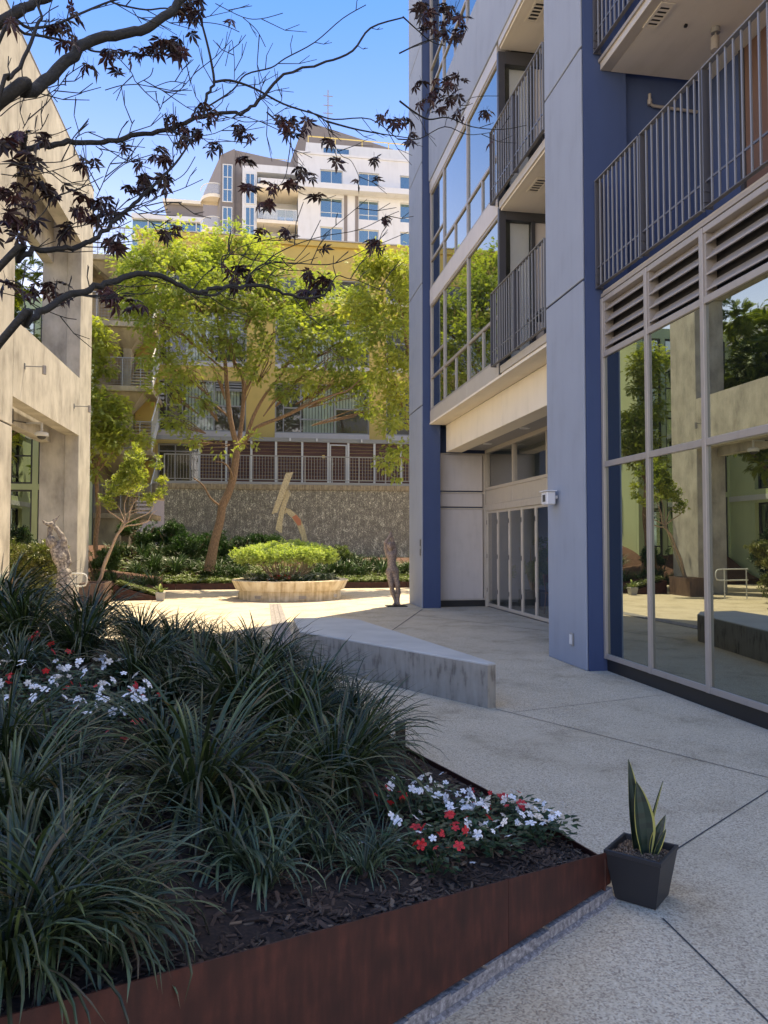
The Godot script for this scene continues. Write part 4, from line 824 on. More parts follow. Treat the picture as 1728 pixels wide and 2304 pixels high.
func build_curtain_wall(A: Node3D) -> void:
	var c := node("curtain_wall", A, Vector3(4.12, 0, -4))
	var X := 4.12
	pbox("plinth", Vector3(X + 0.05, 0, -8.655), Vector3(X + 0.3, 0.15, -2.3), M.black_base, c)
	var z := -8.65
	var zs := []
	while z < -2.2:
		zs.append(z)
		z += 1.05
	var bands := [[0.151, 0.21], [2.44, 2.51], [3.77, 3.84], [4.44, 4.50]]
	for k in zs.size():
		pbox("mullion", Vector3(X, 0.15, zs[k]), Vector3(X + 0.16, 4.50, zs[k] + 0.06), M.window_frame, c, 0.004)
		if k == zs.size() - 1: continue
		var a: float = zs[k] + 0.0601
		var b: float = zs[k + 1] - 0.0001
		for r in bands:
			pbox("rail", Vector3(X + 0.006, r[0], a), Vector3(X + 0.15, r[1], b), M.window_frame, c, 0.004)
		for r in [[0.211, 2.439], [2.511, 3.769]]:
			pbox("pane", Vector3(X + 0.03, r[0] - 0.01, a - 0.01), Vector3(X + 0.042, r[1] + 0.01, b + 0.01), M.coated_glass, c)
		# fixed louvres with a dark mesh behind
		pbox("louvre_frame", Vector3(X + 0.02, 3.841, a + 0.0001), Vector3(X + 0.13, 4.439, a + 0.03), M.window_frame, c)
		pbox("louvre_frame", Vector3(X + 0.02, 3.841, b - 0.03), Vector3(X + 0.13, 4.439, b - 0.0001), M.window_frame, c)
		pbox("louvre_back", Vector3(X + 0.14, 3.845, a), Vector3(X + 0.15, 4.435, b), M.dark_frame, c)
		for i in 4:
			var y := 3.90 + i * 0.148
			var mb := MB.new()
			var key := "louvre"
			if not meshes.has(key):
				mb.obox(Vector3.ZERO, Basis(Vector3(0, 0, 1), -0.62), Vector3(0.012, 0.125, b - a - 0.0602))
				mb.box(Vector3(-0.052, -0.058, -(b - a - 0.0602) / 2), Vector3(-0.034, -0.04, (b - a - 0.0602) / 2))
				meshes[key] = mb.mesh()
			inst("louvre_slat", meshes[key], M.window_frame, c, Vector3(X + 0.07, y + 0.045, (a + b) / 2))
	# dim room behind the glass
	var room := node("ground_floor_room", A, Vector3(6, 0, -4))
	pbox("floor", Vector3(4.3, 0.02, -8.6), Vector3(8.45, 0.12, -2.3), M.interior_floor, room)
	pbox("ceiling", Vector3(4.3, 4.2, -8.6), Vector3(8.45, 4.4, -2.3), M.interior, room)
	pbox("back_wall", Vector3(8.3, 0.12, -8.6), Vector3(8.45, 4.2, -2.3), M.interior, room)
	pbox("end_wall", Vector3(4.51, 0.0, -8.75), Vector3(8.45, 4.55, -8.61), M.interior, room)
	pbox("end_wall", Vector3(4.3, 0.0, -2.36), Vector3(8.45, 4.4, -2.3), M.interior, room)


func vent(p: Node3D, at: Vector3, sx: float, sz: float) -> void:
	var o := node("ceiling_vent", p, at)
	pbox("frame", at + Vector3(-sx / 2, -0.012, -sz / 2), at + Vector3(sx / 2, -0.001, -sz / 2 + 0.03), M.soffit, o)
	pbox("frame", at + Vector3(-sx / 2, -0.012, sz / 2 - 0.03), at + Vector3(sx / 2, -0.001, sz / 2), M.soffit, o)
	pbox("frame", at + Vector3(-sx / 2, -0.012, -sz / 2 + 0.03), at + Vector3(-sx / 2 + 0.03, -0.001, sz / 2 - 0.03), M.soffit, o)
	pbox("frame", at + Vector3(sx / 2 - 0.03, -0.012, -sz / 2 + 0.03), at + Vector3(sx / 2, -0.001, sz / 2 - 0.03), M.soffit, o)
	pbox("duct", at + Vector3(-sx / 2 + 0.03, -0.004, -sz / 2 + 0.03), at + Vector3(sx / 2 - 0.03, -0.001, sz / 2 - 0.03), M.black_paint, o)
	for k in 6:
		var z := lerpf(-sz / 2 + 0.05, sz / 2 - 0.05, k / 5.0)
		pbox("slat", at + Vector3(-sx / 2 + 0.03, -0.011, z - 0.014), at + Vector3(sx / 2 - 0.03, -0.0045, z + 0.014), M.soffit, o)


func build_near_balconies(A: Node3D) -> void:
	for f in 3:
		var y := 4.5 + f * 2.93
		var b := node("balcony", A, Vector3(5, y, -4))
		# slab with a stepped edge, then the guard in front of it
		pbox("slab_edge", Vector3(4.16, y + 0.001 - (0.0 if f == 0 else 0.07), -8.655), Vector3(4.30, y + 0.1, -2.3), M.cream_frame, b, 0.004)
		pbox("slab", Vector3(4.301, y - 0.07 + (0.075 if f == 0 else 0.0), -8.655), Vector3(8.45, y + 0.11, -2.3), M.soffit, b)
		pbox("edge_flashing", Vector3(4.135, y + 0.02, -8.655), Vector3(4.159, y + 0.06, -2.3), M.window_frame, b)
		railing_x(b, 4.06, y + 0.115, y + 1.44, [-8.64, -7.54, -6.37, -5.2, -4.03, -2.86], 9, M.railing_steel, M.light_railing)
		if f < 2:
			pbox("back_wall", Vector3(5.62, y + 0.111, -8.75), Vector3(5.75, y + 2.85, -8.02), M.navy_stucco, b)
			pbox("sliding_door", Vector3(5.63, y + 0.111, -8.0), Vector3(5.7, y + 2.85, -5.6), M.door_brown, b)
			pbox("door_frame", Vector3(5.60, y + 0.111, -8.02), Vector3(5.72, y + 2.85, -7.95), M.dark_frame, b)
			pbox("back_wall", Vector3(5.62, y + 0.111, -5.59), Vector3(5.75, y + 2.85, -2.3), M.navy_stucco, b)
		if f > 0:
			vent(b, Vector3(4.36, y - 0.071, -7.62), 0.17, 0.42)
			pbox("sprinkler", Vector3(4.72, y - 0.10, -7.72), Vector3(4.75, y - 0.071, -7.69), M.black_paint, b)
	# spotlight under the upper slab and a pipe on the party wall
	var sp := thing("spotlight", "small cylindrical spotlight under the balcony ceiling above the railing", "lamp", Vector3(5.1, 7.29, -7.7))
	var mb := MB.new()
	mb.lathe(Vector3(5.1, 7.318, -7.7), [Vector2(0.0, -0.02), Vector2(0.05, -0.02), Vector2(0.05, 0.038)], 14)
	part("rose", mb, M.galvanised, sp)
	mb = MB.new()
	mb.tube([Vector3(5.1, 7.3, -7.7), Vector3(5.1, 7.22, -7.7)], [0.012, 0.012], 8)
	part("stem", mb, M.galvanised, sp)
	mb = MB.new()
	mb.tube([Vector3(5.09, 7.24, -7.7), Vector3(5.06, 7.06, -7.66)], [0.045, 0.045], 14)
	part("head", mb, M.window_frame, sp)
	var pipe := thing("sprinkler_pipe", "thin grey pipe with an elbow along the dark navy balcony wall", "pipe", Vector3(4.9, 7.1, -8.7))
	mb = MB.new()
	mb.tube([Vector3(4.85, 7.17, -8.72), Vector3(4.85, 7.05, -8.72), Vector3(4.9, 7.02, -8.72), Vector3(5.5, 7.0, -8.72)], [0.02, 0.02, 0.02, 0.02], 8)
	part("pipe", mb, M.window_frame, pipe)
	mb = MB.new()
	mb.tube([Vector3(4.85, 7.10, -8.72), Vector3(4.85, 7.03, -8.72)], [0.03, 0.03], 8)
	part("elbow", mb, M.window_frame, pipe)


func build_middle_bay(A: Node3D) -> void:
	var G := 4.0
	var bay := node("bay_window", A, Vector3(G, 4.3, -14.8))
	var zc := [-17.33, -16.05, -14.16, -12.24]
	# bands: [y0, y1, material, proud]
	for r in [[4.32, 4.60, M.cream_frame], [7.08, 7.46, M.panel_grey], [9.76, 10.02, M.cream_frame]]:
		for k in [[-17.33, -14.19], [-14.18, -12.24]]:
			pbox("spandrel_panel", Vector3(G, r[0], k[0]), Vector3(G + 0.2, r[1] - 0.004, k[1]), r[2], bay, 0.005)
	var sp := node("upper_spandrel", A, Vector3(G, 10, -14))
	pbox("panel", Vector3(G - 0.02, 10.03, -17.33), Vector3(G + 0.25, 11.6, -9.87), M.blue_grey_stucco, sp, 0.008)
	pbox("coping", Vector3(G + 0.02, 10.021, -17.33), Vector3(G + 0.3, 10.03, -9.88), M.cream_frame, sp)
	for fl in [[4.60, 5.33, 5.39, 7.08, 5.82], [7.46, 8.10, 8.16, 9.76, 8.52], [11.6, 12.2, 12.26, 14.6, 12.7]]:
		var y0: float = fl[0]
		var y1: float = fl[3]
		for k in zc.size():
			pbox("mullion", Vector3(G + 0.01, y0, zc[k] - (0.0 if k == 0 else 0.03)), Vector3(G + 0.15, y1, zc[k] + (0.06 if k == 0 else (0.0 if k == 3 else 0.03))), M.window_frame, bay, 0.004)
		for k in 3:
			var a: float = zc[k] + (0.0605 if k == 0 else 0.0305)
			var b: float = zc[k + 1] - 0.0305
			for r in [[y0, y0 + 0.05], [fl[1], fl[2]], [y1 - 0.05, y1]]:
				pbox("rail", Vector3(G + 0.016, r[0] + 0.0005, a), Vector3(G + 0.14, r[1] - 0.0005, b), M.window_frame, bay, 0.004)
			if k == 0:
				pbox("rail", Vector3(G + 0.016, fl[4], a), Vector3(G + 0.14, fl[4] + 0.05, b), M.window_frame, bay, 0.004)
				pbox("pane", Vector3(G + 0.045, fl[2], a), Vector3(G + 0.055, fl[4], b), M.coated_glass, bay)
				pbox("pane", Vector3(G + 0.045, fl[4] + 0.05, a), Vector3(G + 0.055, y1 - 0.05, b), M.coated_glass, bay)
				pbox("pane", Vector3(G + 0.045, y0 + 0.05, a), Vector3(G + 0.055, fl[1], b), M.coated_glass, bay)
			else:
				var m := (a + b) / 2
				pbox("mullion", Vector3(G + 0.018, y0 + 0.05, m - 0.025), Vector3(G + 0.138, fl[1], m + 0.025), M.window_frame, bay, 0.004)
				pbox("pane", Vector3(G + 0.045, y0 + 0.05, a), Vector3(G + 0.055, fl[1], m - 0.025), M.coated_glass, bay)
				pbox("pane", Vector3(G + 0.045, y0 + 0.05, m + 0.025), Vector3(G + 0.055, fl[1], b), M.coated_glass, bay)
				pbox("pane", Vector3(G + 0.045, fl[2], a), Vector3(G + 0.055, y1 - 0.05, b), M.coated_glass, bay)
		# rooms behind
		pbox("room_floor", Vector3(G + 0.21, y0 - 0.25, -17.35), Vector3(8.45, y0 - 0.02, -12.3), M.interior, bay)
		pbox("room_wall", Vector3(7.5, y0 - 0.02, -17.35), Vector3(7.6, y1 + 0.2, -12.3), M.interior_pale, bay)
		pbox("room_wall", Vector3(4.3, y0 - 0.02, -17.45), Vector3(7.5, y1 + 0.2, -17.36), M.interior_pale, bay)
		if y0 < 11:
			# return of the bay towards the balcony: dark corner post, glass, door frame
			pbox("corner_post", Vector3(G + 0.005, y0 - 0.25, -12.239), Vector3(G + 0.12, y1 + 0.1, -12.16), M.dark_frame, bay)
			pbox("header", Vector3(G + 0.121, y1 - 0.12, -12.26), Vector3(6.0, y1 + 0.1, -12.14), M.dark_frame, bay)
			pbox("pane", Vector3(G + 0.121, y0 - 0.05, -12.21), Vector3(4.58, y1 - 0.12, -12.2), M.clear_glass, bay)
			pbox("blind", Vector3(G + 0.24, y0 - 0.05, -12.29), Vector3(4.57, y1 - 0.12, -12.28), M.blind_white, bay)
			pbox("post", Vector3(4.581, y0 - 0.05, -12.25), Vector3(4.64, y1 - 0.12, -12.16), M.dark_frame, bay)
			pbox("door", Vector3(4.641, y0 - 0.05, -12.24), Vector3(6.0, y1 - 0.12, -12.2), M.panel_grey, bay)
	# balconies between the bay and the near pillar
	for f in 3:
		var y := 4.32 + f * 2.78
		var b := node("balcony", A, Vector3(4.6, y, -11))
		pbox("slab", Vector3(G + 0.03, y, -12.138), Vector3(6.4, y + 0.16, -9.862), M.soffit, b)
		pbox("slab_edge", Vector3(G, y + 0.03, -12.138), Vector3(G + 0.029, y + 0.15, -9.862), M.cream_frame, b)
		if f < 2:
			railing_x(b, 3.9, y + 0.17, y + 1.41, [-12.35, -11.18, -9.87], 9, M.railing_steel, M.light_railing)
			pbox("back_wall", Vector3(6.2, y + 0.161, -12.138), Vector3(6.3, y + 2.78, -9.862), M.soffit, b)
			pbox("side_wall", Vector3(4.52, y + 0.161, -9.861), Vector3(6.2, y + 2.78, -9.8), M.panel_grey, b)
			# a small table and a chair on each balcony, seen through the bars
			var t := thing("balcony_table", "dark cafe table behind the bars of the lower balcony" if f == 0 else "dark cafe table behind the bars of the upper balcony", "table", Vector3(4.75, y + 0.16, -11.5), "balcony tables")
			pbox("top", Vector3(4.4, y + 0.86, -11.95), Vector3(5.1, y + 0.89, -11.25), M.dark_frame, t)
			for q in [Vector2(4.45, -11.9), Vector2(5.02, -11.9), Vector2(4.45, -11.33), Vector2(5.02, -11.33)]:
				pbox("leg", Vector3(q.x, y + 0.16, q.y), Vector3(q.x + 0.03, y + 0.859, q.y + 0.03), M.dark_frame, t)
			chair(Vector3(4.75, y + 0.16, -10.85), PI, M.dark_frame, "dark chair behind the bars of the lower balcony" if f == 0 else "dark chair behind the bars of the upper balcony")
		if f > 0:
			vent(b, Vector3(4.3, y - 0.001, -11.15), 0.2, 0.5)
			pbox("sprinkler", Vector3(4.75, y - 0.03, -11.3), Vector3(4.78, y - 0.001, -11.27), M.black_paint, b)
	# ground floor: cream beam, grey ceiling, folding glass doors, panelled end wall
	var e := node("entrance", A, Vector3(5, 0, -14))
	pbox("bay_soffit", Vector3(4.0, 4.28, -17.39), Vector3(4.4, 4.318, -9.87), M.cream_stucco, e)
	for k in [[-17.39, -13.3], [-13.292, -9.87]]:
		pbox("beam", Vector3(4.4, 3.64, k[0]), Vector3(4.78, 4.279, k[1]), M.cream_stucco, e, 0.006)
	pbox("ceiling", Vector3(4.781, 3.74, -17.7), Vector3(5.6, 3.86, -9.87), M.grey_ceiling, e)
	for z in [-16.4, -14.0, -11.6]:
		var dl := node("downlight", e, Vector3(5.1, 3.74, z))
		var mb := MB.new()
		mb.lathe(Vector3(5.1, 3.72, z), [Vector2(0.0, 0.012), Vector2(0.07, 0.012), Vector2(0.075, 0.0), Vector2(0.1, 0.0), Vector2(0.105, 0.0199)], 20)
		part("ring", mb, M.plastic_white, dl)
	# end wall: three framed panels on a black base
	pbox("base", Vector3(4.27, 0, -17.8), Vector3(5.45, 0.15, -17.68), M.black_base, e)
	for r in [[0.152, 2.31], [2.35, 2.69], [2.73, 3.62]]:
		pbox("wall_panel", Vector3(4.32, r[0] + 0.03, -17.8), Vector3(5.38, r[1] - 0.0, -17.715), M.panel_grey, e, 0.004)
	for y in [0.151, 2.315, 2.695, 3.625]:
		pbox("panel_rail", Vector3(4.32, y, -17.8), Vector3(5.40, y + 0.034, -17.70), M.cream_frame, e)
	for x in [4.27, 5.401]:
		pbox("panel_stile", Vector3(x, 0.151, -17.8), Vector3(x + 0.049, 3.66, -17.699), M.cream_frame, e)
	pbox("end_wall", Vector3(4.27, 0.0, -18.6), Vector3(5.6, 4.3, -17.81), M.navy_stucco, e)
	var D := 5.45
	pbox("transom_rail", Vector3(D - 0.02, 3.66, -17.69), Vector3(D + 0.1, 3.739, -9.87), M.cream_frame, e, 0.004)
	pbox("transom_rail", Vector3(D - 0.02, 2.76, -17.69), Vector3(D + 0.1, 2.83, -9.87), M.cream_frame, e, 0.004)
	for k in 4:
		var a := -17.69 + k * 1.95
		pbox("transom_bar", Vector3(D - 0.014, 2.831, a), Vector3(D + 0.09, 3.659, a + 0.05), M.cream_frame, e)
		for g in [0.03]:
			pbox("transom_pane", Vector3(D + g, 2.83, a + 0.05), Vector3(D + g + 0.006, 3.66, a + 1.95), M.clear_glass, e)
		pbox("header_panel", Vector3(D, 2.42, a), Vector3(D + 0.1, 2.759, a + 1.944), M.cream_frame, e, 0.004)
	pbox("door_head", Vector3(D - 0.03, 2.27, -17.69), Vector3(D + 0.12, 2.419, -9.87), M.cream_frame, e, 0.006)
	pbox("jamb", Vector3(D - 0.03, 0.0, -17.69), Vector3(D + 0.12, 2.269, -17.6), M.cream_frame, e, 0.004)
	var dz := -17.6
	for k in 9:
		var d := node("folding_door", e, Vector3(D, 0, dz))
		var w := 0.8
		for s in [0.0, w - 0.048]:
			pbox("stile", Vector3(D, 0.02, dz + s), Vector3(D + 0.045, 2.268, dz + s + 0.04), M.cream_frame, d, 0.004)
		pbox("rail", Vector3(D + 0.004, 0.02, dz + 0.0401), Vector3(D + 0.042, 0.09, dz + w - 0.0481), M.cream_frame, d, 0.004)
		pbox("rail", Vector3(D + 0.004, 2.21, dz + 0.0401), Vector3(D + 0.042, 2.268, dz + w - 0.0481), M.cream_frame, d, 0.004)
		for g in [0.03]:
			pbox("pane", Vector3(D + 0.018, 0.08, dz + 0.035), Vector3(D + 0.026, 2.22, dz + w - 0.044), M.clear_glass, d)
		for y in [0.35, 1.15, 1.95]:
			pbox("hinge", Vector3(D - 0.012, y, dz - 0.012), Vector3(D - 0.001, y + 0.1, dz + 0.008), M.dark_frame, d)
		dz += w
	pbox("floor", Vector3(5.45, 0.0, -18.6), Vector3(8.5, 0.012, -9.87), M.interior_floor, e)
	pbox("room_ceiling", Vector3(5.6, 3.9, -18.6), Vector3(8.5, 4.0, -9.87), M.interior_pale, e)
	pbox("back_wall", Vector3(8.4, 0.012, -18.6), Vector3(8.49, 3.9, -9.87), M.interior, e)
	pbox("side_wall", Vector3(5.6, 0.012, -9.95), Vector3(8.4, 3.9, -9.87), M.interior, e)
	chair(Vector3(6.3, 0.012, -15.3), 0.4, M.wood, "wooden chair inside, at the fold of the glass doors nearer the end wall")
	chair(Vector3(6.35, 0.012, -14.1), -2.4, M.wood, "wooden chair inside the glass doors beside the near pillar")
	for q in [[Vector3(6.35, 0.4, -17.0), "leafy green plant in a dark tub inside, beside the panelled end wall"], [Vector3(6.55, 0.4, -16.1), "leafy green plant in a dark tub inside, behind the middle glass doors"], [Vector3(6.9, 0.4, -13.2), "leafy green plant in a dark tub inside, past the round table"]]:  # added plants and tubs, standing in for greenery mirrored in the doors
		pbox("added_plant_tub", Vector3(q[0].x - 0.25, 0.0125, q[0].z - 0.25), Vector3(q[0].x + 0.25, 0.42, q[0].z + 0.25), M.dark_frame, e)
		shrub(q[0], 0.5, 1.35, Color(0.05, 0.09, 0.025), Color(0.16, 0.22, 0.06), q[1], "added plants standing in for mirrored greenery behind the glass doors")
	var t2 := thing("dining_table", "round grey table inside the folding glass doors", "table", Vector3(6.7, 0.012, -14.7))
	var mb2 := MB.new()
	mb2.lathe(Vector3(6.7, 0, -14.7), [Vector2(0.001, 0.73), Vector2(0.4, 0.73), Vector2(0.4, 0.76), Vector2(0.001, 0.76)], 24)
	part("top", mb2, M.interior_pale, t2)
	mb2 = MB.new()
	mb2.lathe(Vector3(6.7, 0, -14.7), [Vector2(0.25, 0.012), Vector2(0.25, 0.03), Vector2(0.04, 0.05), Vector2(0.04, 0.73)], 20)
	part("pedestal", mb2, M.dark_frame, t2)


func chair(at: Vector3, turn: float, m: Material, label: String) -> void:
	var o := Node3D.new()
	put(o, "chair", null, at)
	tag(o, label, "chair", "cafe chairs")
	offs[o] = Vector3.ZERO
	o.rotation.y = turn
	pbox("seat", Vector3(-0.22, 0.43, -0.21), Vector3(0.22, 0.46, 0.21), m, o, 0.008)
	for s in [-1, 1]:
		var mb := MB.new()
		mb.tube([Vector3(s * 0.2, 0.0, 0.23), Vector3(s * 0.18, 0.43, 0.18)], [0.013, 0.016], 6)
		part("leg", mb, m, o)
		mb = MB.new()
		mb.tube([Vector3(s * 0.2, 0.0, -0.24), Vector3(s * 0.18, 0.45, -0.19), Vector3(s * 0.19, 0.84, -0.27)], [0.013, 0.017, 0.013], 6)
		part("leg", mb, m, o)
	pbox("backrest", Vector3(-0.2, 0.66, -0.262), Vector3(0.2, 0.84, -0.24), m, o, 0.006)


func build_concrete_frame() -> void:
	var F := thing("concrete_colonnade", "sunlit board-marked concrete frame with large square openings and a raised parapet", "building", Vector3(-4.7, 0, -18))
	var C = M.frame_concrete
	var X := -4.5
	var T := 0.345
	# front frame: pillars, beams
	for q in [[-21.98, -20.6], [-15.17, -13.7]]:
		if q[0] > -16:
			pbox("pillar", Vector3(X - T, 0, q[0]), Vector3(X, 3.69, q[1]), C, F, 0.012)
			pbox("pillar", Vector3(X - T, 3.715, q[0]), Vector3(X, 11.3, q[1]), C, F, 0.012)
			pbox("pillar_core", Vector3(X - T + 0.02, 3.68, q[0] + 0.02), Vector3(X - 0.02, 3.72, q[1] - 0.02), M.joint, F)
		else:
			pbox("pillar", Vector3(X - T, 0, q[0]), Vector3(X, 11.3, q[1]), C, F, 0.012)
	for q in [[-20.6, -15.17]]:
		pbox("beam", Vector3(X - T, 4.27, q[0]), Vector3(X, 5.75, q[1]), C, F)
		pbox("parapet_beam", Vector3(X - T, 9.3, q[0]), Vector3(X, 11.3, q[1]), C, F)
	pbox("coping", Vector3(X - T - 0.01, 11.301, -21.99), Vector3(X + 0.01, 11.33, -13.69), M.galvanised, F)
	# inner frame behind it
	for q in [[-21.98, -20.66], [-15.1, -13.8]]:
		pbox("inner_pier", Vector3(-5.46, 0, q[0]), Vector3(X - T - 0.001, 11.2, q[1]), C, F, 0.01)
	for q in [[-20.66, -15.1]]:
		pbox("inner_beam", Vector3(-5.46, 4.08, q[0]), Vector3(-5.2, 5.4, q[1]), C, F)
		pbox("inner_beam", Vector3(-5.46, 8.75, q[0]), Vector3(-5.2, 11.2, q[1]), C, F)
	# lamps on arms over the beam
	for q in [[-15.86, 4.99, "arm lamp on the concrete beam near the first pillar"], [-20.02, 4.93, "arm lamp on the concrete beam at the far pillar"]]:
		var at := Vector3(X, q[1], q[0])
		var L := thing("arm_lamp", q[2], "lamp", at, "arm lamps on the concrete beam")
		pbox("wall_plate", at + Vector3(0.001, -0.06, -0.03), at + Vector3(0.02, 0.06, 0.03), M.galvanised, L, 0.004)
		var mb := MB.new()
		mb.tube([at + Vector3(0.02, 0, 0), at + Vector3(0.37, 0, 0)], [0.013, 0.013], 8)
		part("arm", mb, M.galvanised, L)
		mb = MB.new()
		mb.tube([at + Vector3(0.37, 0.02, 0), at + Vector3(0.37, -0.15, 0)], [0.04, 0.04], 14)
		part("head", mb, M.window_frame, L)
	# camera dome and a loudspeaker under the beam
	var dc := Vector3(-4.85, 4.0, -18.5)
	var D := thing("dome_camera", "white dome camera hanging from a pole under the concrete beam", "camera", dc)
	var m2 := MB.new()
	m2.tube([dc + Vector3(0, 0.06, 0), dc + Vector3(0, 0.27, 0)], [0.028, 0.028], 10)
	part("pole", m2, M.plastic_white, D)
	pbox("arm", dc + Vector3(-0.34, 0.24, -0.02), dc + Vector3(-0.029, 0.275, 0.02), M.plastic_white, D)
	m2 = MB.new()
	m2.lathe(dc, [Vector2(0.13, -0.05), Vector2(0.15, -0.03), Vector2(0.15, 0.03), Vector2(0.11, 0.055), Vector2(0.0, 0.07)], 22)
	part("housing", m2, M.plastic_white, D)
	m2 = MB.new()
	m2.lathe(dc, [Vector2(0.0, -0.12), Vector2(0.05, -0.11), Vector2(0.085, -0.085), Vector2(0.1, -0.051)], 20)
	part("dome", m2, M.dark_frame, D)
	var sc := Vector3(-5.2, 4.2, -17.0)
	var S := thing("loudspeaker", "small dark box loudspeaker under the concrete beam", "loudspeaker", sc)
	pbox("body", sc + Vector3(0.0, -0.16, -0.09), sc + Vector3(0.16, 0.14, 0.09), M.dark_frame, S, 0.012)
	pbox("grille", sc + Vector3(0.02, -0.13, 0.0905), sc + Vector3(0.14, 0.11, 0.097), M.railing_steel, S)
	var cb := thing("cable", "thin dark cable running under the concrete beam to the dome camera", "cable", Vector3(-5.1, 4.15, -17.5))
	m2 = MB.new()
	m2.tube([Vector3(-5.15, 4.24, -15.2), Vector3(-5.14, 4.12, -16.2), Vector3(-5.15, 4.14, -17.4), Vector3(-5.19, 4.26, -18.5)], [0.012, 0.012, 0.012, 0.012], 6)
	part("line", m2, M.black_paint, cb)
	# pale green house behind the frame
	var g := thing("green_house", "pale green building with dark gridded windows behind the concrete frame", "building", Vector3(-10.5, 0, -20))
	var holes := []
	for k in 3:
		for f in 3:
			holes.append([-26.0 + k * 4.0, 0.4 + f * 3.1, -23.2 + k * 4.0, 3.0 + f * 3.1])
	part("wall", wall_with_openings(-27.5, -14, 0, 9.9, holes, -10.5, -10.2, false), M.green_wall, g)
	pbox("roof", Vector3(-16, 9.9, -31.7), Vector3(-10.1, 10.2, -13.8), M.white_wall, g)
	pbox("back_wall", Vector3(-14.2, 0, -27.5), Vector3(-14, 9.9, -14), M.interior, g)
	for f in 3:
		pbox("string_course", Vector3(-10.199, 3.1 + f * 3.1, -27.5), Vector3(-10.15, 3.3 + f * 3.1, -14), M.white_wall, g)
	# its other wing, facing the viewer
	var wh := []
	for k in 4:
		for f in 3:
			wh.append([-10.1 + k * 0.93, 0.4 + f * 3.1, -9.35 + k * 0.93, 3.3 + f * 3.1])
	part("wing_wall", wall_with_openings(-10.2, -6.3, 0, 9.9, wh, -27.7, -27.5, true), M.green_wall, g)
	pbox("wing_back", Vector3(-10.2, 0, -31.5), Vector3(-6.3, 9.9, -31.3), M.interior, g)
	pbox("wing_end", Vector3(-6.5, 0, -31.29), Vector3(-6.3, 9.9, -27.71), M.green_wall, g)
	for h in wh:
		window_z(g, h[0], h[1], h[2], h[3], -27.6, [], [0.33], M.dark_frame, M.coated_glass)
	for h in holes:
		var w := node("window", g, Vector3(-10.35, h[1], (h[0] + h[2]) / 2))
		pbox("pane", Vector3(-10.42, h[1], h[0]), Vector3(-10.41, h[3], h[2]), M.coated_glass, w)
		for t in [0.0, 0.34, 0.67, 1.0]:
			var zz: float = lerpf(h[0], h[2] - 0.06, t)
			pbox("mullion", Vector3(-10.44, h[1], zz), Vector3(-10.36, h[3], zz + 0.06), M.dark_frame, w)
		for t in [0.0, 0.33, 1.0]:
			var yy: float = lerpf(h[1], h[3] - 0.06, t)
			pbox("rail", Vector3(-10.435, yy, h[0] + 0.06), Vector3(-10.365, yy + 0.06, h[2] - 0.06), M.dark_frame, w)


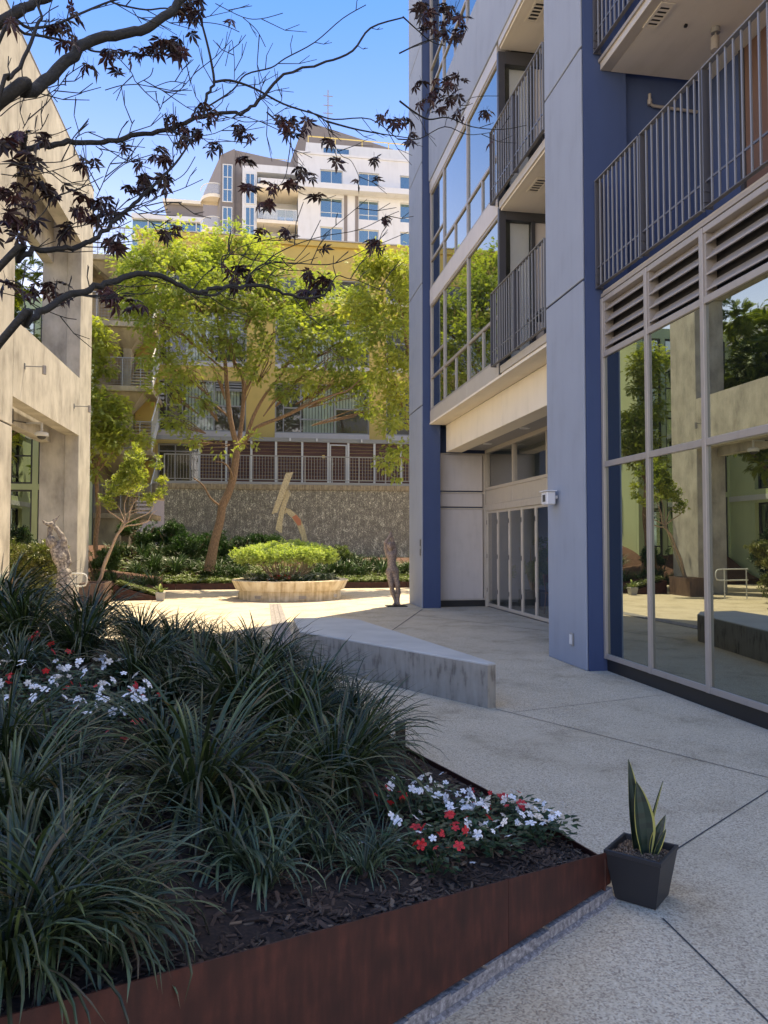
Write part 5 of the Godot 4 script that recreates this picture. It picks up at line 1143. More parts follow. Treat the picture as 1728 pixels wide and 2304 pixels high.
func build_terrace() -> void:
	# retaining wall with a guard rail on top, a timber-slat fence and the ochre building behind it
	var R := thing("retaining_wall", "pebble-dashed retaining wall with a plain concrete ledge behind the planting", "wall", Vector3(2, 0, -31))
	pbox("face", Vector3(-3.54, 0, -31.6), Vector3(12, 3.62, -31.0), M.pebble_dash, R)
	pbox("ledge", Vector3(-3.56, 3.62, -31.7), Vector3(12, 3.84, -30.96), M.ledge_concrete, R, 0.012)
	pbox("kerb", Vector3(-3.56, 3.841, -31.5), Vector3(12, 3.95, -31.12), M.galvanised, R, 0.01)
	pbox("walkway", Vector3(-6.5, 3.4, -36), Vector3(14, 3.88, -31.71), M.ledge_concrete, R)
	var G := thing("guard_rail", "thin light grey bar railing along the top of the retaining wall", "railing", Vector3(2, 3.95, -31.2))
	pbox("top_rail", Vector3(-3.6, 4.99, -31.22), Vector3(9, 5.03, -31.17), M.galvanised, G)
	pbox("bottom_rail", Vector3(-3.6, 4.03, -31.21), Vector3(9, 4.06, -31.18), M.galvanised, G)
	for k in 12:
		var x := -3.6 + k * 1.11
		pbox("post", Vector3(x, 3.7, -31.235), Vector3(x + 0.045, 4.989, -31.16), M.galvanised, G)
		for i in 8:
			if x > 8: break
			var q := x + 0.045 + (i + 1) * 0.1185
			pbox("baluster", Vector3(q - 0.008, 4.061, -31.203), Vector3(q + 0.008, 4.989, -31.187), M.galvanised, G)
	# the fence of dark slats, in bays between pale posts
	var Fx := [-2.36, -1.25, -0.2, 0.84, 1.96, 3.09, 3.96, 5.11, 6.3, 7.5, 8.7]
	var F := thing("slat_fence", "dark brown horizontal slat fence between pale posts on the terrace", "fence", Vector3(3, 3.88, -33))
	pbox("beam", Vector3(-4.3, 5.83, -33.1), Vector3(9, 6.0, -32.94), M.galvanised, F)
	for k in Fx.size():
		pbox("post", Vector3(Fx[k] - 0.045, 3.88, -33.05), Vector3(Fx[k] + 0.045, 5.829, -32.95), M.white_metal, F)
		if k == Fx.size() - 1: continue
		for i in 13:
			var y := 3.93 + i * 0.146
			var cut := 0.0 if k % 3 else 0.006
			pbox("slat", Vector3(Fx[k] + 0.046, y, -33.02), Vector3(Fx[k + 1] - 0.046, y + 0.136 - cut, -32.99), M.brown_slat, F)
	for x in [3.15, 3.84]:
		pbox("gate_frame", Vector3(x, 3.9, -32.985), Vector3(x + 0.05, 5.75, -32.95), M.white_metal, F)
	pbox("gate_frame", Vector3(3.201, 5.70, -32.985), Vector3(3.839, 5.75, -32.95), M.white_metal, F)
	pbox("handle", Vector3(3.22, 4.85, -32.97), Vector3(3.30, 4.95, -32.93), M.galvanised, F)
	for x in [1.4, 2.55, 4.5, 5.7]:
		pbox("downlight", Vector3(x, 5.86, -32.94), Vector3(x + 0.07, 5.99, -32.88), M.plastic_white, F)
	var sg := thing("notice", "small yellow notice on the slat fence", "sign", Vector3(2.87, 5.15, -32.98))
	pbox("plate", Vector3(2.82, 5.15, -32.985), Vector3(2.93, 5.28, -32.975), M.yellow_rail, sg)
	# ochre building
	var B := thing("ochre_building", "ochre yellow apartment building with pale framed windows behind the terrace", "building", Vector3(3, 3.88, -36))
	var Z := -34.5
	var holes := []
	for f in 3:
		var y0 := 6.2 + f * 3.12
		for k in 4:
			var x0 := -4.25 + k * 5.07
			holes.append([x0, y0, x0 + (3.8 if k == 0 else 4.29), y0 + (2.5 if f < 2 else 1.1)])
	holes.append([-4.25, 4.0, -2.4, 5.85])
	part("wall", wall_with_openings(-5.2, 16.5, 3.88, 15.0, holes, Z - 0.3, Z, true), M.ochre_stucco, B)
	pbox("parapet", Vector3(-5.3, 15.0, Z - 0.4), Vector3(16.5, 15.25, Z + 0.12), M.ochre_stucco, B, 0.02)
	pbox("coping", Vector3(-5.35, 15.251, Z - 0.45), Vector3(16.5, 15.30, Z + 0.16), M.cream_frame, B)
	pbox("back_wall", Vector3(-5.2, 3.88, Z - 4.4), Vector3(16.5, 15.0, Z - 4.2), M.interior, B)
	pbox("roof", Vector3(-5.2, 14.6, Z - 4.2), Vector3(16.5, 14.9, Z - 0.3), M.interior, B)
	pbox("end_wall", Vector3(-5.2, 3.88, Z - 4.2), Vector3(-5.0, 14.6, Z - 0.301), M.ochre_stucco, B)
	for h in holes:
		var y0: float = h[1]
		var x0: float = h[0]
		var x1: float = h[2]
		if y0 < 5:
			window_z(B, x0, y0, x1, h[3], Z - 0.12, [0.4, 0.75], [0.82], M.galvanised, M.clear_glass)
			continue
		pbox("sill_panel", Vector3(x0, y0, Z - 0.1), Vector3(x1, y0 + 0.22, Z + 0.02), M.panel_grey, B)
		if h[3] - y0 < 2.0:
			window_z(B, x0, y0 + 0.221, x1, h[3], Z - 0.1, [0.09, 0.27, 0.63], [], M.galvanised, M.clear_glass)
			continue
		var w := window_z(B, x0, y0 + 0.221, x1, h[3], Z - 0.1, [0.09, 0.27, 0.63], [], M.galvanised, M.clear_glass)
		var xc := lerpf(x0, x1, 0.63)
		pbox("rail", Vector3(xc + 0.03, y0 + 1.35, Z - 0.14), Vector3(x1 - 0.06, y0 + 1.41, Z - 0.07), M.galvanised, w)
		pbox("rail", Vector3(lerpf(x0, x1, 0.27), y0 + 0.85, Z - 0.14), Vector3(xc - 0.03, y0 + 0.9, Z - 0.07), M.galvanised, w)
		pbox("rail", Vector3(lerpf(x0, x1, 0.09) + 0.03, y0 + 1.35, Z - 0.14), Vector3(lerpf(x0, x1, 0.27) - 0.03, y0 + 1.41, Z - 0.07), M.galvanised, w)
		for s in [[0.09, 0.27], [0.63, 1.0]]:
			var a := lerpf(x0, x1, s[0]) + 0.06
			var b := lerpf(x0, x1, s[1]) - 0.06
			pbox("louvre_frame", Vector3(a, h[3] - 0.46, Z - 0.07), Vector3(b, h[3] - 0.42, Z - 0.02), M.galvanised, w)
			for i in 3:
				pbox("louvre_slat", Vector3(a, h[3] - 0.4 + i * 0.12, Z - 0.08), Vector3(b, h[3] - 0.35 + i * 0.12, Z - 0.03), M.galvanised, w)
			pbox("louvre_back", Vector3(a, h[3] - 0.42, Z - 0.085), Vector3(b, h[3] - 0.06, Z - 0.081), M.dark_frame, w)
		# blinds of upright strips, partly drawn
		var from := 0.27 if int(x0) % 2 else 0.30
		var nb := int((x1 - x0) * 0.66 / 0.14)
		for i in nb:
			var a := lerpf(x0, x1, from) + i * 0.14
			pbox("blind_strip", Vector3(a, y0 + (0.3 if a < xc else 1.38), Z - 0.26), Vector3(a + 0.11, h[3] - 0.1, Z - 0.25), M.blind, w)


func build_stair_tower() -> void:
	var S := thing("stair_tower", "open concrete stair tower with mesh-guarded landings beside the ochre building", "stairs", Vector3(-5.6, 0, -31.5))
	var C = M.stair_concrete
	pbox("back_wall", Vector3(-8.2, 0, -35.2), Vector3(-5.21, 14.2, -34.9), C, S)
	pbox("column", Vector3(-5.42, 0, -33.2), Vector3(-5.1, 13.0, -32.5), C, S, 0.02)
	pbox("pier", Vector3(-8.4, 0, -34.0), Vector3(-7.5, 15.5, -31.9), C, S, 0.02)
	pbox("ochre_wall", Vector3(-5.09, 3.9, -33.9), Vector3(-4.3, 13.6, -33.7), M.ochre_stucco, S)
	pbox("base_wall", Vector3(-6.6, 0, -31.9), Vector3(-5.3, 2.66, -31.6), C, S, 0.02)
	var ys := [2.66, 5.2, 7.75, 10.35, 13.0]
	for f in ys.size():
		var y: float = ys[f]
		var L := node("landing", S, Vector3(-5.4, y, -32))
		pbox("slab", Vector3(-7.5, y - 0.22, -34.9), Vector3(-4.12, y, -31.5), C, L, 0.015)
		# tapered bracket under the slab
		var mb := MB.new()
		mb.hexa([Vector3(-5.6, y - 0.95, -32.6), Vector3(-5.15, y - 0.95, -32.6), Vector3(-5.15, y - 0.95, -33.2), Vector3(-5.6, y - 0.95, -33.2),
			Vector3(-6.6, y - 0.225, -31.7), Vector3(-4.5, y - 0.225, -31.7), Vector3(-4.5, y - 0.225, -33.2), Vector3(-6.6, y - 0.225, -33.2)])
		part("bracket", mb, C, L)
		pbox("tube_light", Vector3(-4.9, y - 0.34, -33.0), Vector3(-4.8, y - 0.226, -31.9), M.plastic_white, L)
		# guard: posts, rails, wire mesh
		for x in [-7.4, -6.3, -5.3, -4.6, -4.16]:
			pbox("post", Vector3(x, y, -31.56), Vector3(x + 0.04, y + 1.1, -31.52), M.galvanised, L)
		pbox("top_rail", Vector3(-7.4, y + 1.1, -31.57), Vector3(-4.12, y + 1.14, -31.51), M.galvanised, L)
		var wires := MB.new()
		for i in 26:
			var x := -7.35 + i * 0.125
			wires.box(Vector3(x, y + 0.05, -31.544), Vector3(x + 0.008, y + 1.1, -31.536))
		for i in 9:
			wires.box(Vector3(-7.4, y + 0.07 + i * 0.12, -31.552), Vector3(-4.14, y + 0.078 + i * 0.12, -31.545))
		part("wire_mesh", wires, M.galvanised, L)
		# flight going up and back, with a pale stringer and sloped guard
		if f < ys.size() - 1:
			var fl := node("flight", S, Vector3(-4.3, y, -32.5))
			var st := MB.new()
			st.hexa([Vector3(-4.16, y - 0.1, -31.55), Vector3(-4.1, y - 0.1, -31.55), Vector3(-4.1, y + 1.25, -33.6), Vector3(-4.16, y + 1.25, -33.6),
				Vector3(-4.16, y + 0.2, -31.55), Vector3(-4.1, y + 0.2, -31.55), Vector3(-4.1, y + 1.55, -33.6), Vector3(-4.16, y + 1.55, -33.6)])
			part("stringer", st, M.white_metal, fl)
			var hr := MB.new()
			hr.tube([Vector3(-4.13, y + 1.15, -31.55), Vector3(-4.13, y + 2.5, -33.6)], [0.03, 0.03], 6)
			part("handrail", hr, M.white_metal, fl)
			for i in 8:
				var t := (i + 0.5) / 8
				pbox("tread", Vector3(-5.0, y + t * 1.35, -31.7 - t * 1.9), Vector3(-4.17, y + t * 1.35 + 0.05, -31.45 - t * 1.9), C, fl)
				var q := lerpf(-31.6, -33.6, t)
				pbox("baluster", Vector3(-4.14, y + 0.15 + t * 1.35, q), Vector3(-4.12, y + 1.13 + t * 1.35, q + 0.02), M.white_metal, fl)


func tower_windows(B: Node3D, list: Array, z: float, frame: Material, glass: Material) -> void:
	for w in list:
		window_z(B, w[0], w[1], w[2], w[3], z, [0.5], [0.25], frame, glass, 0.09)


func build_far_towers() -> void:
	# white tower behind the ochre building
	var W := thing("white_tower", "white apartment tower with stacked balconies and paired windows beyond the ochre building", "building", Vector3(8, 0, -84))
	var Z := -80.0
	var holes := []
	for f in 4:
		var y := 39.25 - f * 3.2
		for x in [[6.55, 8.95], [10.67, 12.87], [15.2, 17.6]]:
			holes.append([x[0], y, x[1], y + 1.95 + (0.2 if f else 0.0)])
	part("wall", wall_with_openings(4.2, 24, 0, 42.7, holes, Z - 0.4, Z, true), M.white_wall, W)
	for h in holes:
		window_z(W, h[0], h[1], h[2], h[3], Z - 0.25, [0.5], [0.27], M.white_metal, M.blue_glass, 0.08)
	pbox("core", Vector3(4.2, 0, Z - 4.5), Vector3(24, 42.5, Z - 2.5), M.interior, W)
	pbox("coping", Vector3(4.1, 42.701, Z - 0.5), Vector3(24, 42.95, Z + 0.1), M.white_wall, W)
	pbox("canopy", Vector3(0.3, 38.55, Z + 0.001), Vector3(24, 39.15, Z + 1.3), M.white_wall, W)
	for x in [[9.1, 9.45], [10.3, 10.64]]:
		pbox("pilaster", Vector3(x[0], 0, Z + 0.001), Vector3(x[1], 38.5, Z + 0.06), M.taupe_wall, W)
	# balcony recess at its corner
	pbox("side_wall", Vector3(-1.6, 0, Z - 6), Vector3(-0.1, 41.0, Z - 0.2), M.white_wall, W)
	pbox("balcony_back", Vector3(-0.1, 0, Z - 2.6), Vector3(4.2, 41.0, Z - 2.3), M.white_wall, W)
	pbox("top_wall", Vector3(-0.1, 40.4, Z - 2.29), Vector3(4.19, 41.2, Z - 0.1), M.white_wall, W)
	for f in 4:
		var y := 38.5 - f * 3.2
		var b := node("balcony", W, Vector3(2.2, y, Z))
		pbox("slab", Vector3(-0.09, y - 0.35, Z - 2.29), Vector3(4.19, y, Z + 1.25 if f == 0 else Z + 0.1), M.cream_stucco, b)
		pbox("glass_guard", Vector3(0.0, y + 0.08, Z + 0.02), Vector3(4.1, y + 1.15, Z + 0.06), M.balcony_glass, b)
		pbox("top_rail", Vector3(0.0, y + 1.151, Z), Vector3(4.1, y + 1.22, Z + 0.08), M.white_metal, b)
		for x in [0.0, 2.0, 4.05]:
			pbox("post", Vector3(x, y, Z - 0.01), Vector3(x + 0.06, y + 1.15, Z + 0.015), M.white_metal, b)
		window_z(W, 2.0, y + 0.1, 3.9, y + 2.3, Z - 2.25, [0.5], [], M.white_metal, M.blue_glass, 0.09)
	for f in 3:
		window_z(W, -1.3, 36.9 - f * 3.6, -0.3, 40.2 - f * 3.6, Z - 0.16, [0.5], [0.4], M.white_metal, M.blue_glass, 0.09)
	# set-back top storey and yellow roof railing
	pbox("penthouse", Vector3(5.2, 42.4, Z - 7), Vector3(24, 45.3, Z - 2.5), M.white_wall, W)
	window_z(W, 7.0, 43.2, 10.0, 44.9, Z - 2.44, [0.5], [], M.white_metal, M.blue_glass, 0.09)
	window_z(W, 15.2, 42.9, 17.6, 44.3, Z - 2.44, [0.5], [], M.white_metal, M.blue_glass, 0.09)
	pbox("rail", Vector3(5.4, 46.2, Z - 3.0), Vector3(24, 46.28, Z - 2.9), M.yellow_rail, W)
	for k in 6:
		pbox("rail_post", Vector3(5.4 + k * 3, 45.3, Z - 3.0), Vector3(5.5 + k * 3, 46.19, Z - 2.9), M.yellow_rail, W)
	# taupe wing with a raking roof, on the tower's side
	var T := thing("taupe_tower", "taupe grey apartment block with a raking roofline and curved balconies beside the white tower", "building", Vector3(-2, 0, -92))
	var z2 := -81.5
	var mb := MB.new()
	# the wing runs back and to the left from the front corner
	mb.hexa([Vector3(-3.9, 0, z2), Vector3(-2.45, 0, z2), Vector3(-2.45, 0, z2 - 16), Vector3(-6.8, 0, z2 - 16), Vector3(-3.9, 42.6, z2), Vector3(-2.45, 43.4, z2), Vector3(-2.45, 46.0, z2 - 16), Vector3(-6.8, 45.4, z2 - 16)])
	part("wing", mb, M.taupe_wall, T)
	mb = MB.new()
	mb.hexa([Vector3(-2.44, 0, z2 - 0.3), Vector3(20, 0, z2 - 4.0), Vector3(20, 0, z2 - 10), Vector3(-2.44, 0, z2 - 10), Vector3(-2.44, 43.4, z2 - 0.3), Vector3(20, 42.0, z2 - 4.0), Vector3(20, 44.0, z2 - 10), Vector3(-2.44, 45.0, z2 - 10)])
	part("block", mb, M.taupe_wall, T)
	mb = MB.new()
	mb.hexa([Vector3(1.4, 40, z2 - 10.5), Vector3(24, 40, z2 - 10.5), Vector3(24, 40, z2 - 18), Vector3(1.4, 40, z2 - 18), Vector3(5.6, 53.0, z2 - 10.5), Vector3(24, 48.6, z2 - 10.5), Vector3(24, 50.5, z2 - 18), Vector3(6.0, 54.4, z2 - 18)])
	part("plant_room", mb, M.taupe_wall, T)
	for f in 4:
		window_z(T, -3.7, 37.5 - f * 4.6, -2.65, 41.6 - f * 4.6, z2 + 0.06, [0.5], [0.33, 0.66], M.white_metal, M.blue_glass, 0.1)
		var y := 38.4 - f * 3.6
		var b := node("balcony", T, Vector3(-5.0, y, z2))
		var sl := MB.new()
		var poly := PackedVector2Array()
		for k in 13:
			var a := PI * k / 12.0
			poly.append(Vector2(-4.6 + 1.5 * cos(a), z2 - 2.2 + 2.2 * sin(a)))
		sl.prism(poly, y - 0.35, y)
		part("slab", sl, M.cream_stucco, b)
		var gd := MB.new()
		for k in 12:
			var p := poly[k]
			var q := poly[k + 1]
			gd.quad(Vector3(p.x, y + 0.02, p.y), Vector3(q.x, y + 0.02, q.y), Vector3(q.x, y + 1.1, q.y), Vector3(p.x, y + 1.1, p.y))
		part("glass_guard", gd, M.balcony_glass, b)
		var rl := MB.new()
		rl.tube(Array(poly).map(func(p): return Vector3(p.x, y + 1.12, p.y)), Array(poly).map(func(_p): return 0.05), 6)
		part("top_rail", rl, M.white_metal, b)
	pbox("roof_rail", Vector3(-1.6, 45.6, z2 - 6), Vector3(3.4, 45.67, z2 - 5.95), M.yellow_rail, T)
	for k in 5:
		pbox("rail_post", Vector3(-1.6 + k * 1.2, 44.0, z2 - 6), Vector3(-1.53 + k * 1.2, 45.59, z2 - 5.95), M.yellow_rail, T)
	var an := thing("roof_antenna", "thin lattice antenna mast on the taupe roof", "antenna", Vector3(8.6, 51, z2 - 12))
	pbox("mast", Vector3(8.52, 51.0, z2 - 12.05), Vector3(8.66, 58.0, z2 - 11.93), M.galvanised, an)
	for y in [55.0, 56.0, 57.2]:
		pbox("bar", Vector3(8.0, y, z2 - 12.03), Vector3(9.2, y + 0.08, z2 - 11.95), M.galvanised, an)
	# blue glass tower further back
	var Gt := thing("glass_tower", "distant blue glass tower with white floor bands at the far end", "building", Vector3(-14, 0, -136))
	var z3 := -130.0
	pbox("core", Vector3(-20.5, 0, z3 - 12), Vector3(-7.6, 55.2, z3 - 0.6), M.taupe_wall, Gt)
	pbox("cap", Vector3(-15.2, 55.2, z3 - 12), Vector3(-7.6, 58.8, z3 - 2), M.taupe_wall, Gt)
	pbox("roof", Vector3(-15.8, 58.81, z3 - 12), Vector3(-7.4, 59.4, z3 - 1.2), M.cream_stucco, Gt)
	for f in 5:
		var y := 52.6 - f * 3.4
		pbox("floor_band", Vector3(-20.6, y + 2.5, z3 - 0.59), Vector3(-7.6, y + 3.3, z3 + 0.3), M.white_wall, Gt)
		for k in 5:
			pbox("pane", Vector3(-20.5 + k * 2.6, y, z3 - 0.55), Vector3(-18.05 + k * 2.6, y + 2.5, z3 - 0.45), M.blue_glass, Gt)
			pbox("fin", Vector3(-18.04 + k * 2.6, y, z3 - 0.59), Vector3(-17.91 + k * 2.6, y + 2.5, z3), M.white_wall, Gt)


# ---------------------------------------------------------------- plants

func bed_height(x: float, z: float) -> float:
	# the near bed climbs away from the paved side and falls off towards the far end
	var e0 := Vector2(1.5, -3.15)
	var d := (Vector2(0.3, -10.4) - e0).normalized()
	var s := (Vector2(x, z) - e0).dot(Vector2(d.y, -d.x))
	var h := 0.15 + 0.165 * clampf(s, 0.0, 4.3) if s >= 0 else 0.15 + s
	return 0.02 + (h - 0.02) * clampf((z + 10.8) / 2.2, 0.0, 1.0)


func far_bed_height(x: float, z: float) -> float:
	return 0.16 + 0.75 * smoothstep(-25.4, -29.5, z) + 0.5 * smoothstep(-1.0, -5.0, x) * smoothstep(-25.2, -28.0, z)


func nth(n: int) -> String:
	return str(n) + ("th" if n % 100 in [11, 12, 13] else ["th", "st", "nd", "rd", "th", "th", "th", "th", "th", "th"][n % 10])


func by_x(list: Array, stride: int) -> Array:
	# the entries of a flat list in order from left to right as the viewer sees them
	var ids := range(0, list.size(), stride)
	ids.sort_custom(func(a, b): return list[a] / -list[a + 1] < list[b] / -list[b + 1])
	return ids


func clump_mesh(sd: int, blades: int, length: float, width: float, spread: float, tone: Color) -> ArrayMesh:
	# a tuft of long arching blades, folded along the middle
	var r := RandomNumberGenerator.new()
	r.seed = sd
	var mb := MB.new()
	for k in blades:
		var a := r.randf() * TAU
		var out := Vector3(cos(a), 0, sin(a))
		var L := length * r.randf_range(0.55, 1.12)
		var th := absf(r.randfn(0.0, 0.28)) + 0.06
		var bend := r.randf_range(0.55, 2.2) * spread
		var w := width * r.randf_range(0.7, 1.15)
		var side := Vector3(-out.z, 0, out.x)
		var twist := r.randf_range(-0.5, 0.5)
		var p := out * r.randf_range(0.0, 0.075) + side * r.randf_range(-0.03, 0.03) + Vector3(0, -0.02, 0)
		var f := r.randf_range(0.5, 1.5)
		var q := tone * f
		var z := r.randf()
		if z < 0.18: q = Color(q.r * 2.3, q.g * 2.0, q.b * 1.9)
		elif z < 0.23: q = Color(0.11, 0.085, 0.04) * f
		var segs := 8
		var pl := Vector3.ZERO
		var pr := Vector3.ZERO
		var pc := Vector3.ZERO
		var nl := Vector3.ZERO
		var nr := Vector3.ZERO
		for i in segs + 1:
			var t := float(i) / segs
			var ang := th + bend * pow(t, 1.5)
			var d := (out * sin(ang) + Vector3.UP * cos(ang) + side * twist * t * 0.5).normalized()
			if i > 0: p += d * L / segs
			var sd2 := side.rotated(d, twist * t)
			var nn := sd2.cross(d).normalized()
			var ww := w * (0.75 + 0.5 * t) * (1.0 if t < 0.55 else sqrt(maxf(0.0, 1.0 - pow((t - 0.55) / 0.45, 2.0))) * 0.96 + 0.04)
			var c0 := p - nn * ww * 0.18
			var cl := p - sd2 * ww * 0.5
			var cr := p + sd2 * ww * 0.5
			var n0 := (nn + sd2 * 0.35).normalized()
			var n1 := (nn - sd2 * 0.35).normalized()
			mb.col = q if t < 0.88 or k % 19 else Color(0.10, 0.075, 0.04)
			if i > 0:
				mb.quad_n(pl, pc, c0, cl, nl, nl, n0, n0)
				mb.quad_n(pc, pr, cr, c0, nr, nr, n1, n1)
			pl = cl; pr = cr; pc = c0; nl = n0; nr = n1
	return mb.mesh()


func leaf_quad(mb: MB, at: Vector3, d: Vector3, up: Vector3, L: float, w: float) -> void:
	# a pointed leaf of two bent halves
	var s := d.cross(up).normalized()
	var n := s.cross(d).normalized()
	var m := at + d * L * 0.45 - n * L * 0.04
	var tip := at + d * L - n * L * 0.12
	var l := m - s * w / 2 + n * w * 0.16
	var r := m + s * w / 2 + n * w * 0.16
	var nl := (n + s * 0.3).normalized()
	var nr := (n - s * 0.3).normalized()
	mb.tri_n(at, m, l, nl, nl, nl)
	mb.tri_n(m, tip, l, nl, nl, nl)
	mb.tri_n(at, r, m, nr, nr, nr)
	mb.tri_n(r, tip, m, nr, nr, nr)


func feather_mesh(sd: int, pairs: int) -> ArrayMesh:
	# a spray of three pinnate leaves, about one unit long
	var r := RandomNumberGenerator.new()
	r.seed = sd
	var mb := MB.new()
	for b in 3:
		var d := Vector3(r.randf_range(-0.5, 0.5), r.randf_range(-0.1, 0.35), 1).normalized()
		var s := d.cross(Vector3.UP).normalized()
		var up := s.cross(d)
		var at := Vector3(0, 0, 0) + d * 0.1 * b
		for k in pairs:
			var t := (k + 0.5) / pairs
			var p := at + d * t * 0.8 - Vector3(0, 1, 0) * t * t * 0.22
			for q in [-1, 1]:
				var f: float = r.randf_range(0.75, 1.2)
				mb.col = Color(f, f, f)
				leaf_quad(mb, p, (s * q + d * 0.55 - up * r.randf_range(0.0, 0.35)).normalized(), up, 0.30 * (1.0 - 0.45 * absf(t - 0.4)), 0.105)
	return mb.mesh()


func twig_mesh(sd: int, leaves: int, size: float, width: float) -> ArrayMesh:
	# a twig end with broad leaves all round, about one unit across
	var r := RandomNumberGenerator.new()
	r.seed = sd
	var mb := MB.new()
	for k in leaves:
		var a := k * 2.4 + r.randf_range(-0.3, 0.3)
		var e := r.randf_range(-0.2, 1.1)
		var d := Vector3(cos(a) * cos(e), sin(e), sin(a) * cos(e))
		var f := r.randf_range(0.7, 1.3)
		mb.col = Color(f, f, f)
		leaf_quad(mb, Vector3(0, (k % 4) * 0.1 - 0.1, 0) + d * 0.12, d, Vector3.UP + d * 0.2, size * r.randf_range(0.7, 1.1), width)
	return mb.mesh()


func crown(parent: Node3D, lobes: Array, per: float, mesh: Mesh, m: Material, size: float, dark: Color, bright: Color, sd: int, droop := 0.0, called := "crown", spread := 1.0, gap := -0.16) -> void:
	# leaf sprays through the outer part of every lobe, thinned by noise so that gaps stay open
	var r := RandomNumberGenerator.new()
	r.seed = sd
	var nz := noise(FastNoiseLite.TYPE_SIMPLEX_SMOOTH, 0.55, sd, 3)
	var places := []
	var cols := []
	for k in range(0, lobes.size(), 4):
		var c := Vector3(lobes[k], lobes[k + 1], lobes[k + 2])
		var R: float = lobes[k + 3] * spread
		var n := int(per * R * R)
		var lobe_tone := r.randf_range(0.0, 1.0)
		for i in n:
			var d := Vector3(r.randfn(), r.randfn(), r.randfn()).normalized()
			d.y *= 0.8
			var at := c + d * R * pow(r.randf(), 0.45) * r.randf_range(0.8, 1.2)
			if nz.get_noise_3dv(at * 1.6) < gap: continue
			var f := (d + Vector3(r.randfn() * 0.5, r.randfn() * 0.4 - droop, r.randfn() * 0.5)).normalized()
			var b := Basis.looking_at(-f, Vector3.UP if absf(f.y) < 0.95 else Vector3.RIGHT)
			b = b.rotated(f, r.randf_range(-0.6, 0.6))
			places.append(Transform3D(b.scaled(Vector3.ONE * size * r.randf_range(0.7, 1.25)), at))
			var t := clampf(lobe_tone * 0.6 + r.randf() * 0.55, 0, 1)
			cols.append(dark.lerp(bright, t))
	var o := scatter(called, mesh, m, places, parent, cols)
	o.set_meta("kind", "stuff")


func limbs(parent: Node3D, list: Array, m: Material, sides := 7) -> void:
	for i in list.size():
		var l: Array = list[i]
		var pts := []
		var rad := []
		for k in range(0, l.size(), 4):
			pts.append(Vector3(l[k], l[k + 1], l[k + 2]))
			rad.append(l[k + 3] * 0.84)
		var s := smooth_path(pts, rad)
		var mb := MB.new()
		mb.tube(s[0], s[1], sides)
		part("trunk" if i == 0 else "branch", mb, m, parent)


func smooth_path(pts: Array, rad: Array, steps := 3) -> Array:
	# Catmull-Rom through the joints
	var p := []
	var r := []
	var last := pts.size() - 1
	for i in last:
		for k in steps:
			var t := float(k) / steps
			p.append(pts[i].cubic_interpolate(pts[i + 1], pts[maxi(i - 1, 0)], pts[mini(i + 2, last)], t))
			r.append(lerpf(rad[i], rad[i + 1], t))
	p.append(pts[last])
	r.append(rad[last])
	return [p, r]


